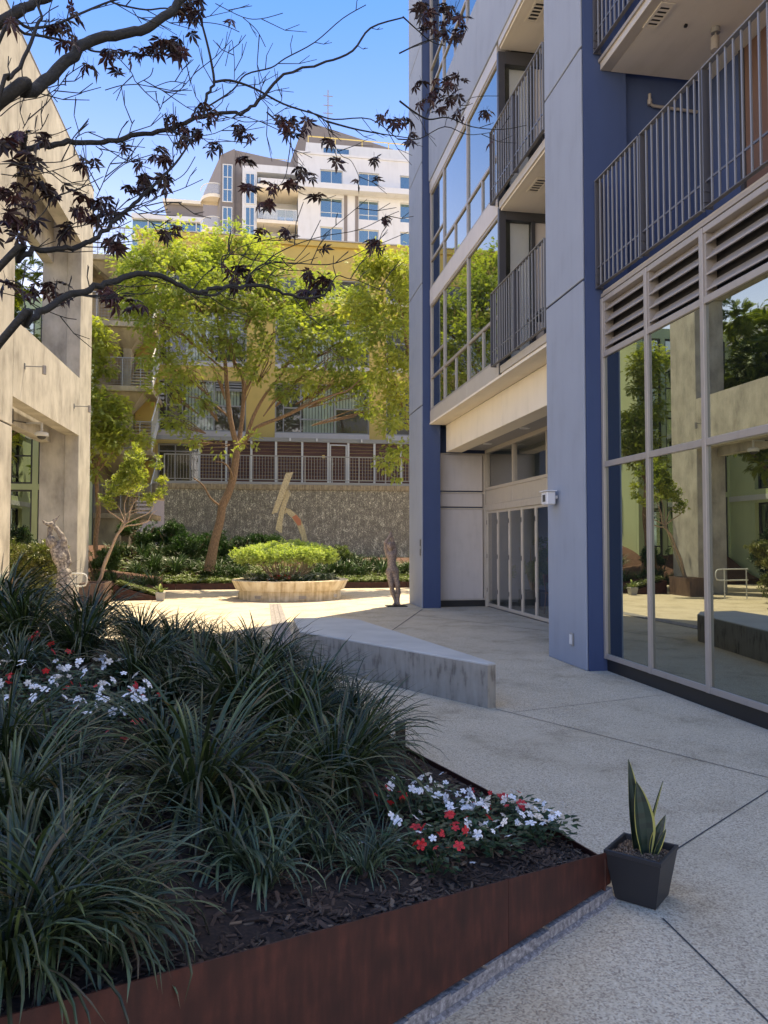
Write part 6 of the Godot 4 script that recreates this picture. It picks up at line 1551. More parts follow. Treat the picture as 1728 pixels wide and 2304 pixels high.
func build_near_bed() -> void:
	var soil := MB.new()
	var nz := noise(FastNoiseLite.TYPE_SIMPLEX, 1.3, 4, 3)
	var edge := [Vector2(1.49, -3.15), Vector2(1.24, -4.1), Vector2(0.93, -5.0), Vector2(0.78, -6.3), Vector2(0.62, -7.8), Vector2(0.42, -9.4), Vector2(0.15, -10.7), Vector2(0.1, -11.3)]
	var at := func(a: float, b: float) -> Vector3:
		var q := b * (edge.size() - 1)
		var i := mini(int(q), edge.size() - 2)
		var p: Vector2 = edge[i].lerp(edge[i + 1], q - i)
		var d := Vector2(-0.812, 0.585).lerp(Vector2(-1, -0.05), minf(1.0, b * 1.6)).normalized()
		p += d * a
		return Vector3(p.x, bed_height(p.x, p.y) + nz.get_noise_2d(p.x, p.y) * 0.02 * minf(1.0, a * 3.0), p.y)
	for i in 48:
		for j in 60:
			var a0 := i * 0.15
			var b0 := j / 60.0
			var q := [at.call(a0, b0), at.call(a0 + 0.15, b0), at.call(a0 + 0.15, b0 + 1 / 60.0), at.call(a0, b0 + 1 / 60.0)]
			soil.quad_out(q[0], q[1], q[2], q[3], Vector3.UP)
	struct("planting_bed", soil, M.soil)
	# sloping steel front of two plates on a rough concrete footing
	var P := thing("corten_planter", "sloping rust-brown steel planter wall in the shaded foreground", "planter", Vector3(0.5, 0, -2.45))
	var dir := Vector3(-0.812, 0, 0.585)
	var nrm := Vector3(0.585, 0, 0.812)
	var base := Vector3(1.536, 0, -3.18)
	var top := func(s: float) -> float: return 0.197 + 0.151 * s
	for s in [[0.0, 0.755], [0.757, 2.9], [2.902, 5.6]]:
		var mb := MB.new()
		var q := []
		for y in [0, 1]:
			for k in [[s[0], 1], [s[1], 1], [s[1], 0], [s[0], 0]]:
				q.append(base + dir * k[0] + nrm * (0.006 * k[1] - 0.006) + Vector3(0, 0.062 if y == 0 else top.call(k[0]), 0))
		mb.hexa([q[1], q[0], q[3], q[2], q[5], q[4], q[7], q[6]])
		part("steel_plate", mb, M.corten, P)
	var foot := MB.new()
	var last_t := 0.0
	for k in 56:
		var s0 := k * 0.1
		var w := 0.012 + 0.012 * absf(nz.get_noise_1d(k * 3.1))
		var y := 0.05 + 0.013 * nz.get_noise_1d(k * 1.7 + 9)
		var a := base + dir * s0
		var b := base + dir * (s0 + 0.1)
		foot.hexa([b + nrm * w, a + nrm * w, a - nrm * 0.05, b - nrm * 0.05, b + nrm * w * 0.6 + Vector3(0, y, 0), a + nrm * w * 0.6 + Vector3(0, y, 0), a - nrm * 0.05 + Vector3(0, y, 0), b - nrm * 0.05 + Vector3(0, y, 0)])
		foot.hexa([b + nrm * (w + 0.018), a + nrm * (w + 0.018), a + nrm * w, b + nrm * w, b + nrm * (w + 0.014) + Vector3(0, 0.006, 0), a + nrm * (w + 0.014) + Vector3(0, 0.006, 0), a + nrm * w + Vector3(0, 0.012, 0), b + nrm * w + Vector3(0, 0.012, 0)])
	part("footing", foot, M.footing, P)
	# low steel edging along the paving
	var E := MB.new()
	for i in edge.size() - 1:
		var a: Vector2 = edge[i]
		var b: Vector2 = edge[i + 1]
		var h0 := bed_height(a.x, a.y) + 0.03
		var h1 := bed_height(b.x, b.y) + 0.03
		var o := Vector3(0.008, 0, 0.001)
		E.hexa([Vector3(a.x, 0, a.y), Vector3(a.x, 0, a.y) + o, Vector3(b.x, 0, b.y) + o, Vector3(b.x, 0, b.y), Vector3(a.x, h0, a.y), Vector3(a.x, h0, a.y) + o, Vector3(b.x, h1, b.y) + o, Vector3(b.x, h1, b.y)])
	part("side_edging", E, M.corten, P)
	var po := thing("edging_post", "short square black post at the paved edge of the near bed", "post", Vector3(0.95, 0, -5.05))
	pbox("shaft", Vector3(0.93, 0, -5.09), Vector3(0.99, 0.33, -5.03), M.black_paint, po, 0.004)
	pbox("cap", Vector3(0.925, 0.331, -5.095), Vector3(0.995, 0.342, -5.025), M.black_paint, po, 0.003)
	# bark chips
	var chip := MB.new()
	chip.hexa([Vector3(-0.5, -0.1, 0.13), Vector3(0.42, -0.1, 0.2), Vector3(0.5, -0.1, -0.14), Vector3(-0.4, -0.1, -0.18), Vector3(-0.46, 0.1, 0.1), Vector3(0.4, 0.08, 0.17), Vector3(0.46, 0.1, -0.1), Vector3(-0.38, 0.07, -0.15)])
	var cm := chip.mesh()
	rng.seed = 31
	var places := []
	var cols := []
	for k in 15000:
		var a := pow(rng.randf(), 1.2) * 4.5
		var b := 0.009 + pow(rng.randf(), 1.6) * 0.72
		var p: Vector3 = at.call(a + 0.02, b)
		var bs := Basis.from_euler(Vector3(rng.randfn() * 0.35, rng.randf() * TAU, rng.randfn() * 0.35))
		var L := rng.randf_range(0.018, 0.055)
		places.append(Transform3D(bs.scaled_local(Vector3(L, L * 0.35, L * rng.randf_range(0.5, 1.0))), p + Vector3(0, rng.randf_range(0.0, 0.014), 0)))
		var f := rng.randf_range(0.3, 1.0)
		cols.append(Color(0.078, 0.048, 0.032) * f if rng.randf() < 0.88 else Color(0.19, 0.135, 0.09) * f)
	var ch := scatter("bark_chips", cm, M.chip, places, null, cols)
	ch.set_meta("kind", "stuff")
	tag(ch, "dark brown bark mulch covering the near planting bed", "mulch")
	# pebbles between the bed and the plaza
	var pb := MB.new()
	pb.lathe(Vector3.ZERO, [Vector2(0.0, -0.5), Vector2(0.38, -0.35), Vector2(0.5, 0.0), Vector2(0.36, 0.36), Vector2(0.0, 0.5)], 8)
	places = []
	cols = []
	for k in 5200:
		var p := Vector3(rng.randf_range(-3.4, 0.5), 0.0, rng.randf_range(-12.0, -9.6))
		if p.z < -11.3 - 0.14 * (0.5 - p.x) * 1.2: continue
		if p.x > 0.5 - (p.z + 10.4) * 0.05: continue
		p.y = maxf(bed_height(p.x, p.z) * (1.0 if p.z > -10.6 else 0.0), 0.0) + rng.randf_range(0.005, 0.03)
		var s := rng.randf_range(0.025, 0.06)
		places.append(Transform3D(Basis.from_euler(Vector3(rng.randfn() * 0.3, rng.randf() * TAU, rng.randfn() * 0.3)).scaled_local(Vector3(s * 1.3, s * 0.6, s)), p))
		var f := rng.randf_range(0.5, 1.4)
		cols.append(Color(0.075, 0.078, 0.085) * f)
	var pe := scatter("pebbles", pb.mesh(), M.pebble, places, null, cols)
	pe.set_meta("kind", "stuff")
	tag(pe, "dark grey pebbles between the near bed and the sunlit plaza", "pebbles")
	# clumps of strappy grass
	var kinds := []
	for k in 5:
		kinds.append(clump_mesh(40 + k, 250, 0.70, 0.0125, 1.2, Color(0.021, 0.036, 0.012)))
	for k in 2:
		kinds.append(clump_mesh(47 + k, 210, 0.80, 0.0135, 1.5, Color(0.028, 0.044, 0.016)))
	kinds.append(clump_mesh(46, 80, 0.55, 0.0140, 1.35, Color(0.050, 0.078, 0.042)))
	var seen := {}
	for k in by_x(NEAR_CLUMPS, 3):
		var x: float = NEAR_CLUMPS[k]
		var z: float = NEAR_CLUMPS[k + 1]
		var s: float = NEAR_CLUMPS[k + 2]
		var where := "on the near bed's far crest" if z < -6.6 else ("in the middle of the near bed" if z < -4.2 else "near the rusty planter wall")
		var thin := s < 0.62
		var o := inst("strap_grass", kinds[7] if thin else (kinds[5 + (k / 3) % 2] if z > -3.3 else kinds[(k / 3) % 5]), M.strap_leaf, null, Vector3(x, bed_height(x, z), z))
		o.rotation.y = rng.randf() * TAU
		o.scale = Vector3.ONE * (s if not thin else s * 1.25) * rng.randf_range(0.92, 1.08)
		o.set_meta("kind", "thing")
		var key := where + str(thin)
		seen[key] = seen.get(key, 0) + 1
		tag(o, ("small thin tuft of strap grass " if thin else "dark strap grass clump ") + where + ", %s from the left" % nth(seen[key]), "grass clump", "strap grass clumps in the near bed")
	build_impatiens()


func build_impatiens() -> void:
	var leafs := []
	for k in 3:
		var r := RandomNumberGenerator.new()
		r.seed = 70 + k
		var mb := MB.new()
		for i in 70:
			var a := r.randf() * TAU
			var R := sqrt(r.randf()) * 0.115
			var p := Vector3(cos(a) * R, 0.02 + r.randf() * (0.13 - R * 0.5), sin(a) * R)
			var f := r.randf_range(0.6, 1.4)
			mb.col = Color(0.028, 0.068, 0.030) * f
			leaf_quad(mb, p, Vector3(cos(a) + r.randfn() * 0.4, r.randf_range(-0.1, 0.5), sin(a) + r.randfn() * 0.4).normalized(), Vector3.UP, r.randf_range(0.03, 0.055), 0.026)
		for i in 8:
			var a := r.randf() * TAU
			mb.col = Color(0.07, 0.10, 0.05)
			mb.tube([Vector3.ZERO, Vector3(cos(a) * 0.06, 0.09, sin(a) * 0.06)], [0.004, 0.0025], 5)
		leafs.append(mb.mesh())
	var blooms := []
	for v in 2:
		var mb := MB.new()
		for k in 5:
			var a := TAU * k / 5 + 0.2 * v
			var d := Vector3(cos(a), 0.22, sin(a)).normalized()
			var s := Vector3(-sin(a), 0, cos(a))
			var c := Vector3(0, 0.0, 0)
			var m := d * 0.55
			var l := m - s * 0.33 + Vector3(0, 0.05, 0)
			var r2 := m + s * 0.33 + Vector3(0, 0.05, 0)
			var tip := d * 0.95 - Vector3(0, 0.12, 0)
			var tl := tip - s * 0.22
			var tr := tip + s * 0.22
			mb.quad_out(c, l, m + Vector3(0, 0.0, 0), r2, Vector3.UP)
			mb.quad_out(l, tl, tip, m, Vector3.UP)
			mb.quad_out(m, tip, tr, r2, Vector3.UP)
		blooms.append(mb.mesh())
	rng.seed = 77
	for g in [[FLOWERS_BACK, "among the upper bed grasses", 6], [FLOWERS_FRONT, "at the bed tip near the pot", 8]]:
		var seen := {}
		for k in by_x(g[0], 2):
			var x: float = g[0][k]
			var z: float = g[0][k + 1]
			var tone = (k / 2 * 5) % 8
			var red = tone in [2, 5]
			seen[red] = seen.get(red, 0) + 1
			var label := "%s impatiens %s, %s from the left" % ["red" if red else "white", g[1], nth(seen[red])]
			var o := thing("impatiens_plant", label, "flower", Vector3(x, bed_height(x, z), z), "%s impatiens %s" % ["red" if red else "white", g[1]])
			offs[o] = Vector3.ZERO
			o.rotation.y = rng.randf() * TAU
			o.scale = Vector3.ONE * rng.randf_range(0.85, 1.2) * (1.4 if g[2] == 6 else 1.0)
			inst("foliage", leafs[k / 2 % 3], M.hedge_leaf, o)
			for i in g[2] - (2 if red else 0):
				var a := rng.randf() * TAU
				var R := sqrt(rng.randf()) * 0.115
				var f := inst("flower", blooms[i % 2], M.petal_red if red else M.petal_white, o, Vector3(cos(a) * R, 0.13 + rng.randf_range(-0.02, 0.035) - R * 0.25, sin(a) * R))
				f.scale = Vector3(1, rng.randf_range(0.6, 1.8), 1) * rng.randf_range(0.014, 0.027)
				f.rotation = Vector3(rng.randfn() * 0.6 + 0.3, rng.randf() * TAU, rng.randfn() * 0.6)
	# fallen petals on the mulch
	for k in 9:
		var x := rng.randf_range(0.35, 1.2)
		var z := rng.randf_range(-3.25, -2.75) - (x - 0.35) * 0.25
		var s := (Vector2(x, z) - Vector2(1.536, -3.18)).dot(Vector2(0.585, 0.812))
		if s > -0.05: continue
		var f := inst("fallen_bloom", blooms[k % 2], M.petal_white, null, Vector3(x, bed_height(x, z) + 0.018, z))
		f.scale = Vector3.ONE * 0.016
		f.rotation = Vector3(rng.randfn() * 0.5, rng.randf() * TAU, 0)
		tag(f, "fallen white bloom lying on the bark mulch", "flower", "fallen blooms on the mulch")


func build_pot() -> void:
	var P := thing("plant_pot", "dark grey tapered square pot at the pointed end of the planter", "pot", Vector3(1.66, 0, -3.16))
	var u := Vector3(-0.686, 0, -0.727)
	var v := Vector3(0.727, 0, -0.686)
	var c := Vector3(1.667, 0, -3.037) + (u + v) * 0.087
	var ring := func(half: float, y: float) -> Array:
		return [c - u * half - v * half + Vector3(0, y, 0), c - u * half + v * half + Vector3(0, y, 0), c + u * half + v * half + Vector3(0, y, 0), c + u * half - v * half + Vector3(0, y, 0)]
	var mb := MB.new()
	var rings := [ring.call(0.082, 0.0), ring.call(0.087, 0.004), ring.call(0.119, 0.196), ring.call(0.123, 0.198), ring.call(0.123, 0.214), ring.call(0.121, 0.216), ring.call(0.112, 0.216), ring.call(0.110, 0.214), ring.call(0.104, 0.17)]
	for i in rings.size() - 1:
		for k in 4:
			var j := (k + 1) % 4
			mb.quad(rings[i][k], rings[i][j], rings[i + 1][j], rings[i + 1][k])
	mb.quad(rings[0][3], rings[0][2], rings[0][1], rings[0][0])
	part("shell", mb, M.pot_grey, P)
	mb = MB.new()
	var nz := noise(FastNoiseLite.TYPE_SIMPLEX, 14.0, 3, 2)
	for i in 10:
		for j in 10:
			var q := []
			for d in [[0, 0], [1, 0], [1, 1], [0, 1]]:
				var a = ((i + d[0]) / 10.0 - 0.5) * 0.216
				var b = ((j + d[1]) / 10.0 - 0.5) * 0.216
				q.append(c + u * a + v * b + Vector3(0, 0.192 + 0.008 * nz.get_noise_2d(a * 10, b * 10), 0))
			mb.quad_out(q[0], q[1], q[2], q[3], Vector3.UP)
	part("soil", mb, M.potting_grit, P)
	var grit := MB.new()
	grit.hexa([Vector3(-0.5, -0.3, 0.4), Vector3(0.4, -0.3, 0.5), Vector3(0.5, -0.3, -0.4), Vector3(-0.4, -0.3, -0.5), Vector3(-0.3, 0.3, 0.3), Vector3(0.3, 0.4, 0.3), Vector3(0.3, 0.3, -0.3), Vector3(-0.3, 0.35, -0.3)])
	var places := []
	var cols := []
	rng.seed = 5
	for k in 420:
		var p := c + u * rng.randf_range(-0.1, 0.1) + v * rng.randf_range(-0.1, 0.1) + Vector3(0, 0.196, 0)
		places.append(Transform3D(Basis.from_euler(Vector3(rng.randf() * 6, rng.randf() * 6, 0)).scaled(Vector3.ONE * rng.randf_range(0.003, 0.008)), p))
		var f := rng.randf_range(0.3, 1.0)
		cols.append(Color(0.32, 0.22, 0.14) * f)
	var gp := scatter("grit", grit.mesh(), M.chip, places, P, cols)
	gp.set_meta("kind", "stuff")
	# snake plant: stiff upright leaves with yellow margins
	var S := thing("snake_plant", "snake plant with dark leaves and yellow margins in the dark grey pot", "plant", c + Vector3(0, 0.19, 0))
	# foot offset, tip offset, width, facing
	for l in [[Vector3(-0.012, 0, -0.03), Vector3(-0.035, 0.395, -0.04), 0.074, 0.25], [Vector3(0.012, 0, 0.012), Vector3(-0.02, 0.31, 0.0), 0.108, 0.1], [Vector3(0.03, 0, -0.02), Vector3(0.125, 0.295, -0.03), 0.042, 0.9], [Vector3(0.04, 0, 0.015), Vector3(0.105, 0.165, 0.02), 0.052, -0.3], [Vector3(0.035, 0, 0.04), Vector3(0.09, 0.115, 0.05), 0.045, 0.5]]:
		var lb := MB.new()
		var foot: Vector3 = c + Vector3(0, 0.185, 0) + l[0]
		var tip: Vector3 = c + Vector3(0, 0.19, 0) + l[1]
		var face := Vector3(sin(l[3]), 0, cos(l[3]))
		var prev := []
		for i in 15:
			var t := i / 14.0
			var p = foot.lerp(tip, t) + Vector3(1, 0, 0) * (l[1].x - l[0].x) * (t * t - t) * 0.5
			var w: float = l[2] * (0.42 + 0.58 * sin(minf(1.0, t * 1.9) * PI / 2)) * (1.0 - pow(t, 3.2)) + 0.0012
			var axis := (tip - foot).normalized()
			var s := axis.cross(face).normalized()
			var n := s.cross(axis).normalized()
			if n.dot(face) < 0: n = -n
			var row := []
			for e in [-1.0, -0.84, -0.35, 0.35, 0.84, 1.0]:
				row.append(p + s * w * 0.5 * e + n * w * 0.22 * e * e)
			for e in [1.0, 0.84, 0.35, -0.35, -0.84, -1.0]:
				row.append(p + s * w * 0.5 * e + n * (w * 0.22 * e * e - 0.004 * (1.05 - absf(e))))
			if prev.size():
				for k in 12:
					var j := (k + 1) % 12
					var margin: bool = k in [0, 4, 5, 6, 10, 11]
					var band := 0.75 + 0.5 * absf(sin(i * 1.9 + k * 0.4))
					lb.col = Color(0.36, 0.34, 0.09) if margin else Color(0.010, 0.024, 0.017) * band
					lb.quad(prev[k], prev[j], row[j], row[k])
			prev = row
		part("leaf", lb, M.snake_leaf, S)


func build_bench() -> void:
	var B := thing("concrete_bench", "long wedge-shaped grey concrete bench tapering towards the viewer", "bench", Vector3(1.2, 0, -9.5))
	var outline := PackedVector2Array([Vector2(2.133, -6.894), Vector2(2.217, -6.915), Vector2(1.5, -11.0), Vector2(1.2, -11.4), Vector2(0.56, -11.42), Vector2(0.56, -9.76)])
	var mb := MB.new()
	mb.prism(outline, 0.0, 0.396)
	part("body", mb, M.bench_concrete, B)
	mb = MB.new()
	mb.prism(outline, 0.3965, 0.416, 0.008)
	part("seat_top", mb, M.bench_top, B)
	# step light let into the end
	pbox("light_frame", Vector3(0.548, 0.13, -10.75), Vector3(0.5595, 0.27, -10.55), M.galvanised, B)
	pbox("light_glass", Vector3(0.545, 0.15, -10.73), Vector3(0.5478, 0.25, -10.57), M.dark_frame, B)


func build_round_planter() -> void:
	var c := Vector3(0.95, 0, -21.17)
	var P := thing("round_planter", "round board-marked concrete planter with a flared rim on the sunlit plaza", "planter", c)
	var mb := MB.new()
	mb.lathe(c, [Vector2(1.38, 0.0), Vector2(1.38, 0.26)], 64)
	part("base", mb, M.planter_concrete, P)
	mb = MB.new()
	mb.lathe(c, [Vector2(1.36, 0.255), Vector2(1.47, 0.255), Vector2(1.585, 0.50), Vector2(1.58, 0.515), Vector2(1.36, 0.515), Vector2(1.34, 0.42)], 64)
	part("rim", mb, M.planter_concrete, P)
	mb = MB.new()
	mb.lathe(c, [Vector2(1.35, 0.44), Vector2(0.7, 0.5), Vector2(0.0, 0.52)], 40)
	part("soil", mb, M.soil, P)
	for a in [-0.69, 0.18, 0.99, -1.6, 2.0, 3.0, 4.0]:
		var o := node("step_light", P, c + Vector3(sin(a), 0, cos(a)) * 1.38)
		var b := Basis(Vector3.UP, a)
		mb = MB.new()
		for q in [[Vector3(0, 0.155, 0), Vector3(0.24, 0.018, 0.03)], [Vector3(0, 0.055, 0), Vector3(0.24, 0.018, 0.03)], [Vector3(-0.111, 0.105, 0), Vector3(0.018, 0.082, 0.03)], [Vector3(0.111, 0.105, 0), Vector3(0.018, 0.082, 0.03)]]:
			mb.obox(c + b * (q[0] + Vector3(0, 0, 1.385)), b, q[1])
		part("frame", mb, M.planter_concrete, o)
		mb = MB.new()
		mb.obox(c + b * Vector3(0, 0.105, 1.378), b, Vector3(0.2, 0.08, 0.016))
		part("lens", mb, M.window_frame, o)
	# flat-topped lime green shrub on many stems
	var S := thing("dome_shrub", "flat-topped lime green shrub on bare stems in the round planter", "shrub", c + Vector3(0, 0.52, 0))
	rng.seed = 12
	for k in 26:
		var a := TAU * k / 26 + rng.randf_range(-0.1, 0.1)
		var R := rng.randf_range(0.5, 1.25)
		var foot := c + Vector3(cos(a) * R * 0.35 - 0.15, 0.48, sin(a) * R * 0.3)
		var top := c + Vector3(cos(a) * R - 0.15, rng.randf_range(1.15, 1.35), sin(a) * R * 0.8)
		mb = MB.new()
		mb.tube([foot, foot.lerp(top, 0.5) + Vector3(rng.randfn() * 0.05, -0.06, rng.randfn() * 0.05), top], [0.022, 0.016, 0.008], 5)
		part("stem", mb, M.pale_bark, S)
	var lob := []
	for k in 110:
		var a := rng.randf() * TAU
		var R := sqrt(rng.randf())
		var q := c + Vector3(-0.15 + cos(a) * R * 1.3, 1.10 + 0.30 * (1.0 - R * R * 0.8) + rng.randf_range(-0.12, 0.04), sin(a) * R * 1.05)
		lob.append_array([q.x, q.y, q.z, rng.randf_range(0.2, 0.29)])
	crown(S, lob, 1500, twig_mesh(201, 9, 0.62, 0.26), M.leaf, 0.085, Color(0.30, 0.40, 0.11), Color(0.54, 0.62, 0.22), 202, 0.0, "crown", 1.0, -1.0)
	# flowers round its foot
	var fm := twig_mesh(203, 10, 0.6, 0.4)
	var places := []
	var cols := []
	for k in 900:
		var a := rng.randf() * TAU
		var R := rng.randf_range(0.55, 1.28)
		places.append(Transform3D(Basis(Vector3.UP, rng.randf() * TAU).scaled(Vector3.ONE * rng.randf_range(0.07, 0.11)), c + Vector3(cos(a) * R, 0.5 + rng.randf() * 0.15, sin(a) * R)))
		var z := rng.randf()
		var red := sin(a) > 0.5 and cos(a) < 0.05 and cos(a) > -0.6
		cols.append(Color(0.05, 0.09, 0.03) if z < 0.55 else (Color(0.45, 0.04, 0.03) if red and z < 0.8 else Color(0.62, 0.60, 0.58)))
	var fl := scatter("flower_carpet", fm, M.hedge_leaf, places, null, cols)
	fl.set_meta("kind", "stuff")
	tag(fl, "low white and red bedding flowers under the shrub in the round planter", "flowers")
	# abstract sculpture of bent metal plates
	var A := thing("metal_sculpture", "abstract sculpture of three slanted metal plates rising behind the lime shrub", "sculpture", c + Vector3(0.2, 0.5, -0.2))
	plate(A, "plate", [Vector2(0.425, 2.29), Vector2(0.589, 2.345), Vector2(1.015, 3.455), Vector2(0.81, 3.43)], -21.15, 0.05, M.brushed_steel)
	plate(A, "plate", [Vector2(0.711, 1.77), Vector2(0.73, 2.1), Vector2(0.80, 2.45), Vector2(0.944, 2.874), Vector2(0.824, 2.993), Vector2(0.66, 2.45), Vector2(0.59, 2.15), Vector2(0.539, 1.87)], -21.24, 0.05, M.brushed_steel)
	var cu := [Vector2(0.794, 2.484), Vector2(0.93, 2.44), Vector2(1.09, 2.32), Vector2(1.24, 2.15), Vector2(1.34, 1.9), Vector2(1.42, 1.6), Vector2(1.44, 1.1), Vector2(1.42, 0.5), Vector2(1.22, 0.5), Vector2(1.31, 1.2), Vector2(1.26, 1.65), Vector2(1.12, 2.02), Vector2(0.98, 2.2), Vector2(0.85, 2.33)]
	plate(A, "curved_plate", cu, -21.36, 0.09, M.brushed_steel)
	plate(A, "rust_panel", [Vector2(0.99, 2.22), Vector2(1.10, 2.29), Vector2(1.235, 2.14), Vector2(1.25, 2.0), Vector2(1.16, 1.98)], -21.265, 0.004, M.rust_patch)
	plate(A, "arm", [Vector2(0.60, 2.30), Vector2(0.76, 2.42), Vector2(0.86, 2.40), Vector2(0.86, 2.34), Vector2(0.70, 2.28)], -21.30, 0.05, M.brushed_steel)


func plate(p: Node3D, called: String, poly: Array, z: float, t: float, m: Material) -> void:
	# a flat piece cut to an outline in the x-y plane
	var mb := MB.new()
	var pts := PackedVector2Array(poly)
	if Geometry2D.is_polygon_clockwise(pts): pts.reverse()
	var n := pts.size()
	for k in n:
		var a := pts[k]
		var b := pts[(k + 1) % n]
		mb.quad(Vector3(b.x, b.y, z), Vector3(a.x, a.y, z), Vector3(a.x, a.y, z + t), Vector3(b.x, b.y, z + t))
	var ids := Geometry2D.triangulate_polygon(pts)
	for k in range(0, ids.size(), 3):
		var a := pts[ids[k]]
		var b := pts[ids[k + 1]]
		var d := pts[ids[k + 2]]
		for s in [[0.0, -1], [t, 1]]:
			var A := Vector3(a.x, a.y, z + s[0])
			var B := Vector3(b.x, b.y, z + s[0])
			var D := Vector3(d.x, d.y, z + s[0])
			if (B - A).cross(D - A).z * s[1] > 0: mb.tri(A, B, D)
			else: mb.tri(A, D, B)
	part(called, mb, m, p)


func body_mesh(bones: Array, cell: float, k: float) -> ArrayMesh:
	# tapered capsules joined by a smooth minimum, meshed as surface nets; bones: [a, ra, b, rb]
	var lo := Vector3.INF
	var hi := -Vector3.INF
	for b in bones:
		for q in [[b[0], b[1]], [b[2], b[3]]]:
			lo = lo.min(q[0] - Vector3.ONE * (q[1] + 0.06))
			hi = hi.max(q[0] + Vector3.ONE * (q[1] + 0.06))
	var n := Vector3i(((hi - lo) / cell).ceil()) + Vector3i.ONE
	var f := PackedFloat32Array()
	f.resize(n.x * n.y * n.z)
	f.fill(1.0)
	for b in bones:
		var a: Vector3 = b[0]
		var d: Vector3 = b[2] - a
		var dd := maxf(d.length_squared(), 1e-9)
		var m := maxf(b[1], b[3]) + 0.06
		var i0 := Vector3i(((a.min(b[2]) - Vector3.ONE * m - lo) / cell).floor()).clamp(Vector3i.ZERO, n - Vector3i.ONE)
		var i1 := Vector3i(((a.max(b[2]) + Vector3.ONE * m - lo) / cell).ceil()).clamp(Vector3i.ZERO, n - Vector3i.ONE)
		for z in range(i0.z, i1.z + 1):
			for y in range(i0.y, i1.y + 1):
				for x in range(i0.x, i1.x + 1):
					var p := lo + Vector3(x, y, z) * cell
					var t := clampf((p - a).dot(d) / dd, 0.0, 1.0)
					var s := (p - a - d * t).length() - lerpf(b[1], b[3], t)
					var i := x + n.x * (y + n.y * z)
					var h := maxf(k - absf(f[i] - s), 0.0) / k
					f[i] = minf(f[i], s) - h * h * k * 0.25
	var vid := {}
	var vs := PackedVector3Array()
	var idx := PackedInt32Array()
	var st := [1, n.x, n.x * n.y]
	for z in n.z - 1:
		for y in n.y - 1:
			for x in n.x - 1:
				var i := x + n.x * (y + n.y * z)
				var sum := Vector3.ZERO
				var cnt := 0
				var any_in := false
				var any_out := false
				for q in 8:
					if f[i + (q & 1) + (st[1] if q & 2 else 0) + (st[2] if q & 4 else 0)] < 0: any_in = true
					else: any_out = true
				if not (any_in and any_out): continue
				for q in 8:
					for ax in 3:
						if q & (1 << ax): continue
						var ia: int = i + (q & 1) + (st[1] if q & 2 else 0) + (st[2] if q & 4 else 0)
						var ib: int = ia + st[ax]
						if (f[ia] < 0) != (f[ib] < 0):
							var p := Vector3(q & 1, (q >> 1) & 1, (q >> 2) & 1)
							p[ax] += f[ia] / (f[ia] - f[ib])
							sum += p
							cnt += 1
				vid[i] = vs.size()
				vs.append(lo + (Vector3(x, y, z) + sum / cnt) * cell)
	for i in vid:
		var z: int = i / st[2]
		var y: int = (i / n.x) % n.y
		var x: int = i % n.x
		for ax in 3:
			var o1: int = st[(ax + 1) % 3]
			var o2: int = st[(ax + 2) % 3]
			var c := [x, y, z]
			if c[(ax + 1) % 3] == 0 or c[(ax + 2) % 3] == 0: continue
			var inside: bool = f[i] < 0
			if inside == (f[i + st[ax]] < 0): continue
			if not (vid.has(i - o1) and vid.has(i - o2) and vid.has(i - o1 - o2)): continue
			var q := [vid[i], vid[i - o1], vid[i - o1 - o2], vid[i - o2]]
			if inside: q.reverse()
			idx.append_array([q[0], q[1], q[2], q[0], q[2], q[3]])
	var nn := PackedVector3Array()
	nn.resize(vs.size())
	for t in range(0, idx.size(), 3):
		var m := (vs[idx[t + 2]] - vs[idx[t]]).cross(vs[idx[t + 1]] - vs[idx[t]])
		for q in 3: nn[idx[t + q]] += m
	var vol := 0.0
	for t in range(0, idx.size(), 3):
		vol += vs[idx[t]].dot(vs[idx[t + 1]].cross(vs[idx[t + 2]]))
	for q in nn.size(): nn[q] = nn[q].normalized() * (1.0 if vol < 0 else -1.0)
	if vol > 0:
		for t in range(0, idx.size(), 3):
			var s := idx[t + 1]
			idx[t + 1] = idx[t + 2]
			idx[t + 2] = s
	var arr := []
	arr.resize(Mesh.ARRAY_MAX)
	arr[Mesh.ARRAY_VERTEX] = vs
	arr[Mesh.ARRAY_NORMAL] = nn
	arr[Mesh.ARRAY_INDEX] = idx
	var out := ArrayMesh.new()
	out.add_surface_from_arrays(Mesh.PRIMITIVE_TRIANGLES, arr)
	return out


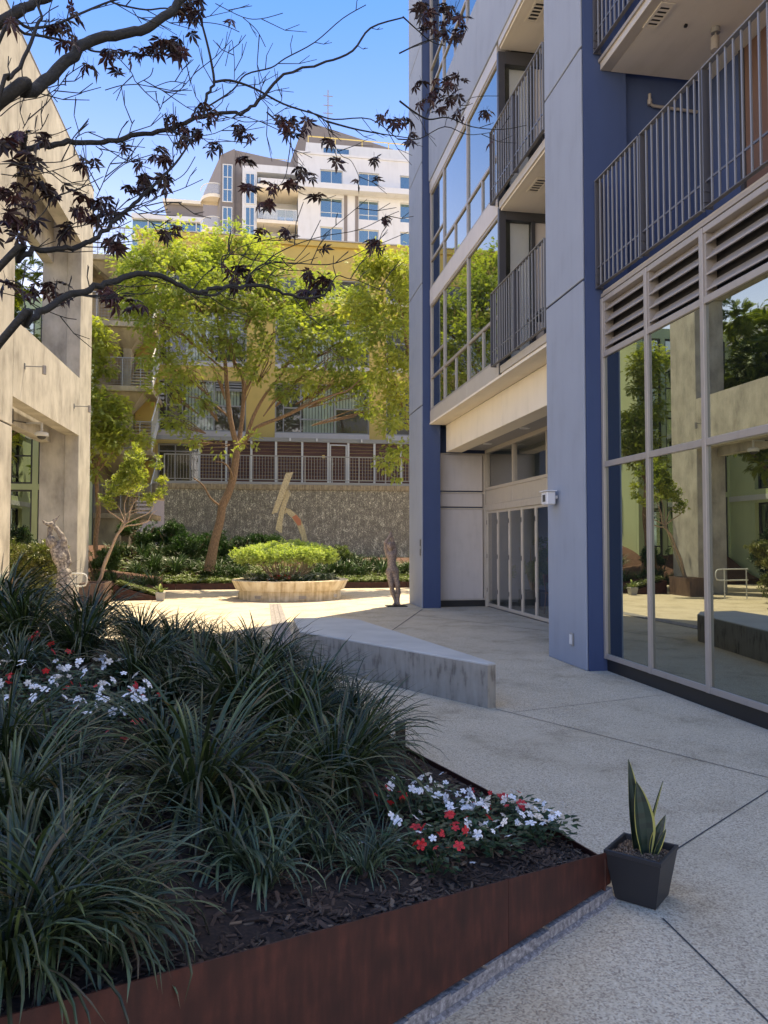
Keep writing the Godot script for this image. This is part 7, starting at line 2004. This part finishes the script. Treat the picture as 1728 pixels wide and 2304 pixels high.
func build_statues() -> void:
	# standing bronze figure, arms raised over the bowed head
	var V := func(x: float, y: float, z := 0.0) -> Vector3: return Vector3(x, y + 0.02, -18.0 + z)
	var b := []
	for l in [[3.235, 0.03, 0.1, 0.028, 3.30, 0.05, 0.0, 0.035], [3.30, 0.05, 0.0, 0.035, 3.30, 0.11, -0.02, 0.035], [3.30, 0.11, -0.02, 0.035, 3.24, 0.30, -0.02, 0.055], [3.24, 0.30, -0.02, 0.056, 3.195, 0.48, 0.02, 0.055], [3.195, 0.48, 0.02, 0.058, 3.155, 0.78, 0.0, 0.088],
			[3.38, 0.03, 0.1, 0.028, 3.365, 0.06, 0.0, 0.036], [3.365, 0.06, 0.0, 0.036, 3.365, 0.12, -0.02, 0.036], [3.365, 0.12, -0.02, 0.036, 3.375, 0.31, -0.03, 0.056], [3.375, 0.31, -0.03, 0.056, 3.345, 0.49, 0.02, 0.058], [3.345, 0.49, 0.02, 0.06, 3.285, 0.79, 0.0, 0.092],
			[3.165, 0.82, 0.0, 0.095, 3.28, 0.83, 0.0, 0.1], [3.22, 0.87, 0.0, 0.115, 3.205, 1.01, 0.0, 0.095], [3.205, 1.01, 0.0, 0.095, 3.21, 1.2, -0.01, 0.125], [3.15, 1.22, -0.01, 0.085, 3.265, 1.27, -0.01, 0.085],
			[3.12, 1.2, 0.0, 0.06, 3.06, 1.36, 0.02, 0.045], [3.06, 1.36, 0.02, 0.043, 3.05, 1.5, 0.05, 0.038], [3.05, 1.5, 0.05, 0.037, 3.15, 1.65, 0.06, 0.028], [3.15, 1.65, 0.06, 0.024, 3.17, 1.70, 0.06, 0.018],
			[3.275, 1.31, 0.0, 0.062, 3.245, 1.46, 0.02, 0.05], [3.245, 1.46, 0.02, 0.048, 3.215, 1.6, 0.04, 0.04], [3.215, 1.6, 0.04, 0.038, 3.18, 1.72, 0.05, 0.026], [3.18, 1.72, 0.05, 0.024, 3.13, 1.775, 0.06, 0.015],
			[3.185, 1.28, 0.03, 0.05, 3.165, 1.36, 0.06, 0.05], [3.165, 1.40, 0.08, 0.075, 3.155, 1.45, 0.09, 0.07]]:
		b.append([V.call(l[0], l[1], l[2]), l[3], V.call(l[4], l[5], l[6]), l[7]])
	var S := thing("bronze_figure", "slender bronze figure with raised arms standing at the corner of the blue pillar", "statue", Vector3(3.28, 0, -18.0))
	inst("body", body_mesh(b, 0.014, 0.026), M.statue_bronze, S)
	pbox("base_plate", Vector3(3.08, 0.0, -18.2), Vector3(3.56, 0.022, -17.82), M.black_paint, S, 0.004)
	# weathered stone woman leaning back, arms crossed overhead, long skirt
	b = []
	for l in [[-3.53, 0.05, 0.0, 0.25, -3.56, 0.4, 0.0, 0.22], [-3.56, 0.4, 0.0, 0.22, -3.585, 0.68, 0.0, 0.17], [-3.585, 0.68, 0.0, 0.17, -3.61, 0.93, 0.0, 0.125], [-3.61, 0.93, 0.0, 0.13, -3.645, 1.06, 0.0, 0.095], [-3.645, 1.06, 0.0, 0.1, -3.70, 1.24, 0.0, 0.13], [-3.70, 1.24, 0.0, 0.13, -3.75, 1.39, 0.0, 0.13],
			[-3.74, 1.42, 0.0, 0.1, -3.65, 1.54, 0.0, 0.07], [-3.78, 1.45, 0.02, 0.09, -3.86, 1.58, 0.04, 0.065], [-3.80, 1.47, 0.04, 0.07, -3.825, 1.52, 0.07, 0.095], [-3.835, 1.53, 0.09, 0.1, -3.84, 1.56, 0.1, 0.095],
			[-3.63, 1.56, 0.0, 0.06, -3.68, 1.68, 0.03, 0.05], [-3.68, 1.68, 0.03, 0.05, -3.755, 1.79, 0.06, 0.042], [-3.755, 1.79, 0.06, 0.042, -3.835, 1.89, 0.09, 0.034], [-3.835, 1.885, 0.09, 0.034, -3.90, 1.875, 0.1, 0.03], [-3.90, 1.875, 0.1, 0.032, -3.955, 1.905, 0.1, 0.026], [-3.955, 1.905, 0.1, 0.022, -4.0, 1.955, 0.1, 0.012],
			[-3.875, 1.6, 0.02, 0.055, -3.875, 1.79, 0.04, 0.045], [-3.875, 1.79, 0.04, 0.042, -3.82, 1.9, 0.04, 0.03], [-3.82, 1.9, 0.04, 0.03, -3.80, 1.95, 0.04, 0.03], [-3.80, 1.95, 0.04, 0.024, -3.76, 1.99, 0.04, 0.018], [-3.76, 1.99, 0.04, 0.017, -3.70, 2.05, 0.04, 0.01], [-3.79, 1.945, 0.05, 0.018, -3.745, 1.955, 0.06, 0.011],
			[-3.62, 1.5, -0.02, 0.05, -3.57, 1.3, -0.03, 0.045], [-3.57, 1.3, -0.03, 0.045, -3.525, 1.14, -0.03, 0.036], [-3.525, 1.14, -0.03, 0.036, -3.58, 1.04, 0.0, 0.04]]:
		b.append([Vector3(l[0], l[1], -15.5 + l[2]), l[3], Vector3(l[4], l[5], -15.5 + l[6]), l[7]])
	var T := thing("stone_figure", "weathered stone woman with crossed raised arms and long skirt before the concrete frame", "statue", Vector3(-3.55, 0, -15.5))
	inst("body", body_mesh(b, 0.015, 0.024), M.statue_stone, T)
	pbox("plinth", Vector3(-3.85, 0.0, -15.8), Vector3(-3.2, 0.03, -15.2), M.statue_stone, T)


func build_left_plaza() -> void:
	# bronze-coloured steel box with a leaning small tree
	var B := thing("steel_planter_box", "square bronze-brown steel planter box at the foot of the concrete pillar", "planter", Vector3(-3.97, 0, -20.25))
	pbox("front", Vector3(-4.25, 0.0, -19.73), Vector3(-3.68, 0.52, -19.71), M.bronze_steel, B, 0.003)
	pbox("back", Vector3(-4.25, 0.0, -20.81), Vector3(-3.68, 0.52, -20.79), M.bronze_steel, B, 0.003)
	pbox("side", Vector3(-4.25, 0.0, -20.789), Vector3(-4.23, 0.52, -19.731), M.bronze_steel, B, 0.003)
	pbox("side", Vector3(-3.70, 0.0, -20.789), Vector3(-3.68, 0.52, -19.731), M.bronze_steel, B, 0.003)
	pbox("soil", Vector3(-4.229, 0.3, -20.789), Vector3(-3.701, 0.47, -19.731), M.soil, B)
	var T := thing("small_tree", "small leaning tree with pale stems growing from the steel box", "tree", Vector3(-3.9, 0.47, -20.3))
	limbs(T, SMALL_TREE_LIMBS, M.pale_bark, 6)
	crown(T, SMALL_TREE_LOBES, 620, twig_mesh(211, 9, 0.75, 0.3), M.leaf, 0.12, Color(0.26, 0.33, 0.07), Color(0.52, 0.55, 0.12), 212)
	var K := thing("tree_stake", "thin green stake tied along the leaning tree trunk", "stake", Vector3(-4.0, 0.47, -20.5))
	var mb := MB.new()
	mb.tube([Vector3(-3.95, 0.45, -20.45), Vector3(-3.36, 2.05, -20.45)], [0.016, 0.016], 6)
	part("rod", mb, M.stair_concrete, K)
	# rust-red wedge planter behind it, and its plants
	var R := thing("rust_wedge_planter", "low rust-red steel wedge planter beside the steel box", "planter", Vector3(-3.1, 0, -20.95))
	mb = MB.new()
	mb.hexa([Vector3(-3.66, 0, -20.90), Vector3(-2.58, 0, -20.90), Vector3(-2.58, 0, -20.92), Vector3(-3.66, 0, -20.92), Vector3(-3.66, 0.40, -20.90), Vector3(-2.58, 0.09, -20.90), Vector3(-2.58, 0.09, -20.92), Vector3(-3.66, 0.40, -20.92)])
	part("front_plate", mb, M.corten, R)
	mb = MB.new()
	mb.hexa([Vector3(-2.58, 0, -20.92), Vector3(-2.56, 0, -20.92), Vector3(-2.9, 0, -25.2), Vector3(-2.92, 0, -25.2), Vector3(-2.58, 0.09, -20.92), Vector3(-2.56, 0.09, -20.92), Vector3(-2.9, 0.5, -25.2), Vector3(-2.92, 0.5, -25.2)])
	part("side_plate", mb, M.corten, R)
	mb = MB.new()
	mb.quad_out(Vector3(-3.66, 0.36, -20.93), Vector3(-2.6, 0.06, -20.93), Vector3(-2.93, 0.42, -25.2), Vector3(-5.2, 0.75, -25.2), Vector3.UP)
	part("soil", mb, M.red_mulch, R)
	# pale square pot with a little succulent
	var pc := Vector3(-2.43, 0, -20.62)
	var P := thing("small_pale_pot", "small pale grey square pot on the sunlit plaza", "pot", pc)
	mb = MB.new()
	var q := []
	for h in [[0.085, 0.0], [0.115, 0.2]]:
		for s in [[-1, 1], [1, 1], [1, -1], [-1, -1]]:
			q.append(pc + Vector3(s[0] * h[0], h[1], s[1] * h[0]))
	mb.hexa(q)
	part("shell", mb, M.pot_stone, P)
	pbox("rim", pc + Vector3(-0.12, 0.201, -0.12), pc + Vector3(0.12, 0.225, 0.12), M.pot_stone, P, 0.006)
	var U := inst("succulent", clump_mesh(61, 16, 0.26, 0.05, 0.35, Color(0.13, 0.17, 0.045)), M.strap_leaf, null, pc + Vector3(0, 0.225, 0))
	tag(U, "pale yellow-green succulent in the small pale pot", "plant")
	# looped steel handrail
	var H := thing("handrail", "looped pale steel handrail in front of the concrete pillar", "handrail", Vector3(-4.1, 0, -18.8))
	mb = MB.new()
	var pts := [Vector3(-4.9, 0.80, -18.9), Vector3(-4.26, 0.80, -18.8), Vector3(-3.99, 0.795, -18.8), Vector3(-3.91, 0.77, -18.8), Vector3(-3.88, 0.70, -18.8), Vector3(-3.88, 0.60, -18.8), Vector3(-3.91, 0.525, -18.8), Vector3(-3.99, 0.50, -18.8), Vector3(-4.17, 0.50, -18.8), Vector3(-4.9, 0.50, -18.9)]
	mb.tube(pts, pts.map(func(_p): return 0.019), 8)
	part("loop", mb, M.white_metal, H)
	for x in [-4.15, -4.8]:
		mb = MB.new()
		mb.tube([Vector3(x, 0, -18.82), Vector3(x, 0.80, -18.82)], [0.017, 0.017], 8)
		part("post", mb, M.white_metal, H)
	# sunlit bushes at the foot of the frame
	for s in [[Vector3(-4.72, 0, -17.1), 0.95, 1.75, Color(0.10, 0.12, 0.03), Color(0.24, 0.22, 0.07), "yellowing bush behind the stone woman"], [Vector3(-4.35, 0, -22.6), 0.55, 1.5, Color(0.035, 0.07, 0.02), Color(0.09, 0.15, 0.04), "rounded green bush just past the concrete pillar"], [Vector3(-5.6, 0, -18.6), 0.8, 2.1, Color(0.02, 0.045, 0.015), Color(0.05, 0.08, 0.03), "dark bush standing inside the concrete frame opening"]]:
		shrub(s[0], s[1], s[2], s[3], s[4], s[5], "bushes along the concrete frame")


func shrub(at: Vector3, R: float, h: float, dark: Color, bright: Color, label: String, group: String) -> void:
	var S := thing("bush", label, "bush", at, group)
	var r := RandomNumberGenerator.new()
	r.seed = hash(label)
	for k in 6:
		var a := r.randf() * TAU
		var mb := MB.new()
		mb.tube([at, at + Vector3(cos(a) * R * 0.3, h * 0.4, sin(a) * R * 0.3), at + Vector3(cos(a) * R * 0.6, h * 0.75, sin(a) * R * 0.6)], [0.025, 0.018, 0.008], 5)
		part("stem", mb, M.bark, S)
	var lob := []
	for k in 16:
		var a := r.randf() * TAU
		var q := sqrt(r.randf()) * R * 0.75
		lob.append_array([at.x + cos(a) * q, at.y + h * r.randf_range(0.25, 0.9) - q * 0.25, at.z + sin(a) * q, R * r.randf_range(0.28, 0.42)])
	crown(S, lob, 900, twig_mesh(221, 9, 0.7, 0.34), M.hedge_leaf, 0.11, dark, bright, r.seed % 1000, 0.0, "foliage")


func build_far_bed() -> void:
	var mb := MB.new()
	for i in 40:
		for j in 16:
			var q := []
			for d in [[0, 0], [1, 0], [1, 1], [0, 1]]:
				var x = -10.0 + (i + d[0]) * 0.5
				var z = -25.2 - (j + d[1]) * 0.4
				q.append(Vector3(x, far_bed_height(x, z), z))
			mb.quad_out(q[0], q[1], q[2], q[3], Vector3.UP)
	struct("garden_bed", mb, M.red_mulch)
	var E := thing("bed_edging", "low rusty steel edging along the far planting bed", "edging", Vector3(2, 0, -25.2))
	for k in 8:
		pbox("steel_strip", Vector3(-10 + k * 2.5, 0, -25.2), Vector3(-7.51 + k * 2.5, 0.2, -25.185), M.corten, E)
	# dark hedge shrubs
	var spots := [[-4.1, -28.6], [-3.1, -28.9], [-2.2, -28.5], [-1.3, -28.8], [-0.6, -28.4], [0.3, -28.9]]
	var words := ["first", "second", "third", "fourth", "fifth", "sixth"]
	for k in spots.size():
		var p := Vector3(spots[k][0], far_bed_height(spots[k][0], spots[k][1]) - 0.05, spots[k][1])
		shrub(p, 0.85, 1.15, Color(0.018, 0.045, 0.014), Color(0.06, 0.11, 0.03), "dark green hedge shrub under the big tree, %s from the stair tower" % words[k], "hedge shrubs before the retaining wall")
	shrub(Vector3(3.2, 0.3, -28.2), 0.7, 1.1, Color(0.08, 0.11, 0.03), Color(0.20, 0.23, 0.07), "small pale bush beside the round planter before the retaining wall", "bushes along the retaining wall")
	# strap grass rows
	var km := [clump_mesh(81, 90, 0.6, 0.02, 0.9, Color(0.05, 0.085, 0.028)), clump_mesh(82, 90, 0.6, 0.02, 0.9, Color(0.05, 0.085, 0.028))]
	rng.seed = 55
	var spots2 := []
	for k in 95:
		spots2.append_array([rng.randf_range(-5.0, 6.6), rng.randf_range(-28.2, -26.2)])
	var seen := {}
	for k in by_x(spots2, 2):
		var x: float = spots2[k]
		var z: float = spots2[k + 1]
		var right := x > 1.8
		if x > -0.4 and x < 1.8: continue
		var o := inst("far_strap_grass", km[1 if right else 0], M.strap_leaf, null, Vector3(x, far_bed_height(x, z), z))
		o.rotation.y = rng.randf() * TAU
		o.scale = Vector3.ONE * rng.randf_range(0.85, 1.25)
		o.set_meta("kind", "thing")
		seen[right] = seen.get(right, 0) + 1
		tag(o, ("strap grass in the far bed right of the round planter, %s along" if right else "strap grass in the far bed left of the round planter, %s along") % nth(seen[right]), "grass clump", "far strap grass right of the planter" if right else "far strap grass left of the planter")
	for k in 9:
		var x := -4.3 + k * 0.24 + rng.randf_range(-0.1, 0.1)
		var z := -21.9 - rng.randf() * 1.6
		if x > -2.75: continue
		var o := inst("wedge_grass", km[1], M.strap_leaf, null, Vector3(x, 0.22, z))
		o.rotation.y = rng.randf() * TAU
		o.scale = Vector3.ONE * rng.randf_range(0.9, 1.25)
		o.set_meta("kind", "thing")
		tag(o, "bright strap grass clump in the rust-red wedge planter, %s from the left" % nth(k + 1), "grass clump", "strap grass in the wedge planter")
	# yellow-green ground cover at the front of the bed
	var places := []
	var cols := []
	for k in 9000:
		var x := rng.randf_range(-5.0, 7.0)
		var z := -25.25 - pow(rng.randf(), 1.5) * 2.6
		places.append(Transform3D(Basis(Vector3.UP, rng.randf() * TAU).scaled(Vector3.ONE * rng.randf_range(0.09, 0.16)), Vector3(x, far_bed_height(x, z) + rng.randf() * 0.14, z)))
		var t := rng.randf()
		cols.append(Color(0.10, 0.14, 0.035).lerp(Color(0.18, 0.20, 0.05), rng.randf()) if t < 0.78 else Color(0.45, 0.46, 0.32))
	for k in 900:
		var t := rng.randf()
		places.append(Transform3D(Basis(Vector3.UP, rng.randf() * TAU).scaled(Vector3.ONE * rng.randf_range(0.08, 0.13)), Vector3(-3.6 + t * 1.0, 0.40 - t * 0.3 + rng.randf() * 0.1, -21.0 - rng.randf() * 0.5)))
		cols.append(Color(0.24, 0.27, 0.09) if rng.randf() < 0.7 else Color(0.55, 0.53, 0.36))
	var gc := scatter("ground_cover", twig_mesh(231, 8, 0.6, 0.35), M.hedge_leaf, places, null, cols)
	gc.set_meta("kind", "stuff")
	tag(gc, "low yellow-green flowering ground cover along the bed edges", "ground cover")


func build_trees() -> void:
	var fm := feather_mesh(301, 7)
	var T := thing("courtyard_tree", "large feathery tree with a forked trunk before the retaining wall", "tree", Vector3(-1.5, 0.6, -26.5))
	var first: Array = [-1.55, 0.55, -26.5, 0.24]
	first.append_array(BIG_TREE_LIMBS[0])
	var all := [first]
	all.append_array(BIG_TREE_LIMBS.slice(1))
	limbs(T, all, M.bark, 8)
	crown(T, BIG_TREE_LOBES, 1000, fm, M.leaf, 0.15, Color(0.27, 0.36, 0.10), Color(0.60, 0.64, 0.16), 302, 0.25, "crown", 1.3, -0.12)
	# twigs into the lobes
	rng.seed = 303
	var tw := MB.new()
	for k in range(0, BIG_TREE_LOBES.size(), 4):
		var c := Vector3(BIG_TREE_LOBES[k], BIG_TREE_LOBES[k + 1], BIG_TREE_LOBES[k + 2])
		for i in 5:
			var d := Vector3(rng.randfn(), rng.randf_range(-0.2, 1.0), rng.randfn()).normalized()
			var from := c.lerp(Vector3(-0.6, maxf(4.8, c.y - 2.0), -26.5), 0.45)
			tw.tube([from, c.lerp(from, 0.3) + Vector3(rng.randfn() * 0.1, rng.randfn() * 0.1, 0), c + d * BIG_TREE_LOBES[k + 3] * 0.8], [0.02, 0.014, 0.005], 5, false)
	part("twigs", tw, M.bark, T)
	var G := thing("golden_tree", "golden green feathery tree partly hidden behind the far blue pillar", "tree", Vector3(5.6, 0.5, -25.5))
	limbs(G, [[5.6, 0.4, -25.5, 0.2, 5.5, 3.0, -25.4, 0.17, 5.3, 5.5, -25.2, 0.14, 5.0, 8.0, -25.0, 0.08, 4.6, 10.0, -24.8, 0.03], [5.4, 4.5, -25.3, 0.08, 4.9, 5.5, -24.6, 0.05, 4.3, 7.0, -24.2, 0.03, 3.7, 8.8, -24.2, 0.02], [5.45, 3.4, -25.3, 0.05, 4.9, 4.2, -24.4, 0.03, 4.3, 4.2, -24.0, 0.015]], M.bark, 7)
	crown(G, GOLD_TREE_LOBES, 1150, fm, M.leaf, 0.15, Color(0.30, 0.38, 0.10), Color(0.66, 0.65, 0.16), 304, 0.25, "crown", 1.3, -0.12)
	var S := thing("side_tree", "feathery tree rising just past the concrete pillar before the stair tower", "tree", Vector3(-4.5, 0.3, -24.0))
	limbs(S, SIDE_TREE_LIMBS, M.bark, 7)
	crown(S, SIDE_TREE_LOBES, 1500, fm, M.leaf, 0.145, Color(0.24, 0.32, 0.09), Color(0.60, 0.62, 0.14), 305, 0.2, "crown", 1.25, -0.22)
	for q in [[Vector3(-7.4, 0, -20.5), 1.0, "tree seen through the openings of the concrete frame near its far pillar"], [Vector3(-7.8, 0, -15.0), 1.15, "tree behind the concrete frame nearer its first pillar"]]:
		var p: Vector3 = q[0]
		var I := thing("inner_court_tree", q[2], "tree", p, "trees behind the concrete frame")
		limbs(I, [[p.x, 0, p.z, 0.16, p.x + 0.15, 1.8, p.z, 0.13, p.x + 0.05, 3.0, p.z, 0.12, p.x + 0.2, 4.4, p.z, 0.09, p.x + 0.1, 7.0, p.z, 0.04], [p.x + 0.1, 2.8, p.z, 0.09, p.x + 0.8, 3.7, p.z + 0.1, 0.06, p.x + 1.5, 4.3, p.z + 0.2, 0.03], [p.x + 0.1, 3.2, p.z, 0.07, p.x - 0.7, 4.6, p.z, 0.04, p.x - 1.2, 6.4, p.z, 0.02]], M.bark, 7)
		var lob := []
		rng.seed = int(-p.z * 10)
		for k in 20:
			var a := rng.randf() * TAU
			var R = sqrt(rng.randf()) * 1.5 * q[1]
			lob.append_array([p.x + cos(a) * R, rng.randf_range(4.2, 8.6), p.z + sin(a) * R, rng.randf_range(0.5, 0.85)])
		lob.append_array([p.x + 1.0, 3.9, p.z + 0.5, 0.5])
		crown(I, lob, 450, fm, M.leaf, 0.3, Color(0.10, 0.16, 0.03), Color(0.30, 0.34, 0.05), 306 + int(p.z), 0.2)


func maple_leaf_mesh(sd: int) -> ArrayMesh:
	# seven pointed lobes on a thin stalk
	var r := RandomNumberGenerator.new()
	r.seed = sd
	var mb := MB.new()
	var angs := [-2.15, -1.45, -0.72, 0.0, 0.72, 1.45, 2.15]
	var lens := [0.34, 0.62, 0.86, 1.0, 0.86, 0.62, 0.34]
	for k in 7:
		var a: float = angs[k] + r.randf_range(-0.08, 0.08)
		var L: float = lens[k] * r.randf_range(0.9, 1.1)
		var d := Vector3(sin(a), 0, cos(a))
		var s := Vector3(cos(a), 0, -sin(a))
		var dr := -0.18 - 0.2 * r.randf()
		var m := d * L * 0.52 + Vector3(0, dr * 0.2, 0)
		var tip := d * L + Vector3(0, dr * L, 0)
		var w := 0.115 + 0.03 * L
		var f := r.randf_range(0.8, 1.2)
		mb.col = Color(f, f, f)
		var l := m - s * w + Vector3(0, 0.04, 0)
		var q := m + s * w + Vector3(0, 0.04, 0)
		mb.quad_out(Vector3.ZERO, l, tip, m, Vector3.UP)
		mb.quad_out(Vector3.ZERO, m, tip, q, Vector3.UP)
	mb.tube([Vector3.ZERO, Vector3(0, 0.1, -0.35), Vector3(0, 0.3, -0.6)], [0.014, 0.012, 0.01], 4, false)
	return mb.mesh()


func build_maple() -> void:
	var T := thing("maple_tree", "dark purple-leaved maple with bare arching branches overhead", "tree", Vector3(-1.75, 0.7, -2.95))
	var tb := MB.new()
	var tp := smooth_path([Vector3(-1.85, 0.55, -3.0), Vector3(-1.8, 0.9, -2.97), Vector3(-1.72, 1.5, -2.95), Vector3(-1.7, 2.2, -2.92), Vector3(-1.72, 2.9, -2.9), Vector3(-1.6, 3.6, -2.8)], [0.13, 0.1, 0.09, 0.075, 0.06, 0.03])
	tb.tube(tp[0], tp[1], 10)
	part("trunk", tb, M.maple_bark, T)
	rng.seed = 401
	for l in MAPLE_LIMBS:
		var pts := []
		var rad := []
		for k in range(0, l.size(), 4):
			pts.append(Vector3(l[k], l[k + 1], l[k + 2]))
			rad.append(maxf(l[k + 3] * 0.78, 0.0015))
		var s := smooth_path(pts, rad, 4)
		for k in s[0].size():
			if s[1][k] > 0.006: s[0][k] += Vector3(rng.randfn(), rng.randfn(), rng.randfn()) * 0.0035
		var mb := MB.new()
		mb.tube(s[0], s[1], 9 if rad[0] > 0.02 else 6)
		# fine side twigs that fork
		if rad[rad.size() - 1] < 0.012:
			for k in range(2, s[0].size() - 1, 3):
				if rng.randf() < 0.62:
					var d: Vector3 = (s[0][k + 1] - s[0][k - 1]).normalized()
					var side := d.cross(Vector3(0.1, 0.2, 1)).normalized() * (1 if rng.randf() < 0.5 else -1)
					var e := (d * rng.randf_range(0.5, 1.0) + side * rng.randf_range(0.4, 1.0) + Vector3(0, rng.randf_range(-0.1, 0.4), rng.randfn() * 0.3)).normalized()
					var L := rng.randf_range(0.07, 0.24)
					var mid: Vector3 = s[0][k] + e * L * 0.5 + Vector3(0, rng.randfn() * 0.008, 0)
					var tip: Vector3 = mid + (e + d * 0.5 + Vector3(0, 0.15, 0)).normalized() * L * 0.5
					mb.tube([s[0][k], mid, tip], [0.0024, 0.0019, 0.0014], 4, false)
					var tip2: Vector3 = mid + (e - side * 0.4 + Vector3(0, 0.3, 0)).normalized() * L * 0.4
					mb.tube([mid, tip2], [0.0017, 0.0013], 4, false)
		part("branch", mb, M.maple_bark, T)
	var kinds := [maple_leaf_mesh(1), maple_leaf_mesh(2), maple_leaf_mesh(3), maple_leaf_mesh(4)]
	var C := node("foliage", T, Vector3(-1.75, 0.7, -2.95))
	var tones := []
	for t in [Color(0.018, 0.009, 0.011), Color(0.028, 0.011, 0.013), Color(0.045, 0.014, 0.015), Color(0.014, 0.009, 0.011)]:
		var m: StandardMaterial3D = M.maple_leaf.duplicate()
		m.albedo_color = t.linear_to_srgb()
		tones.append(m)
	var places := []
	var cols := []
	for k in range(0, MAPLE_LEAVES.size(), 3):
		var p := Vector3(MAPLE_LEAVES[k], MAPLE_LEAVES[k + 1], MAPLE_LEAVES[k + 2])
		var b := Basis.from_euler(Vector3(rng.randf_range(-0.2, 1.3), rng.randf() * TAU, rng.randfn() * 0.45))
		var s := rng.randf_range(0.039, 0.061)
		if k / 3 < 300:
			var o := inst("leaf", kinds[k / 3 % 4], tones[k / 3 % 4], C, p)
			o.basis = b.scaled(Vector3.ONE * s)
		else:
			places.append(Transform3D(b.scaled(Vector3.ONE * s), p))
			cols.append([Color(0.018, 0.009, 0.011), Color(0.028, 0.011, 0.013), Color(0.045, 0.014, 0.015)][k / 3 % 3])
	var st := scatter("leaves", kinds[0], M.maple_leaf, places, T, cols)
	st.set_meta("kind", "stuff")


func _ready() -> void:
	rng.seed = 1
	make_sky_and_sun()
	make_materials()
	build_ground()
	build_apartments()
	build_concrete_frame()
	build_terrace()
	build_stair_tower()
	build_far_towers()
	build_bench()
	build_round_planter()
	build_statues()
	build_left_plaza()
	build_far_bed()
	build_trees()
	build_near_bed()
	build_pot()
	build_maple()
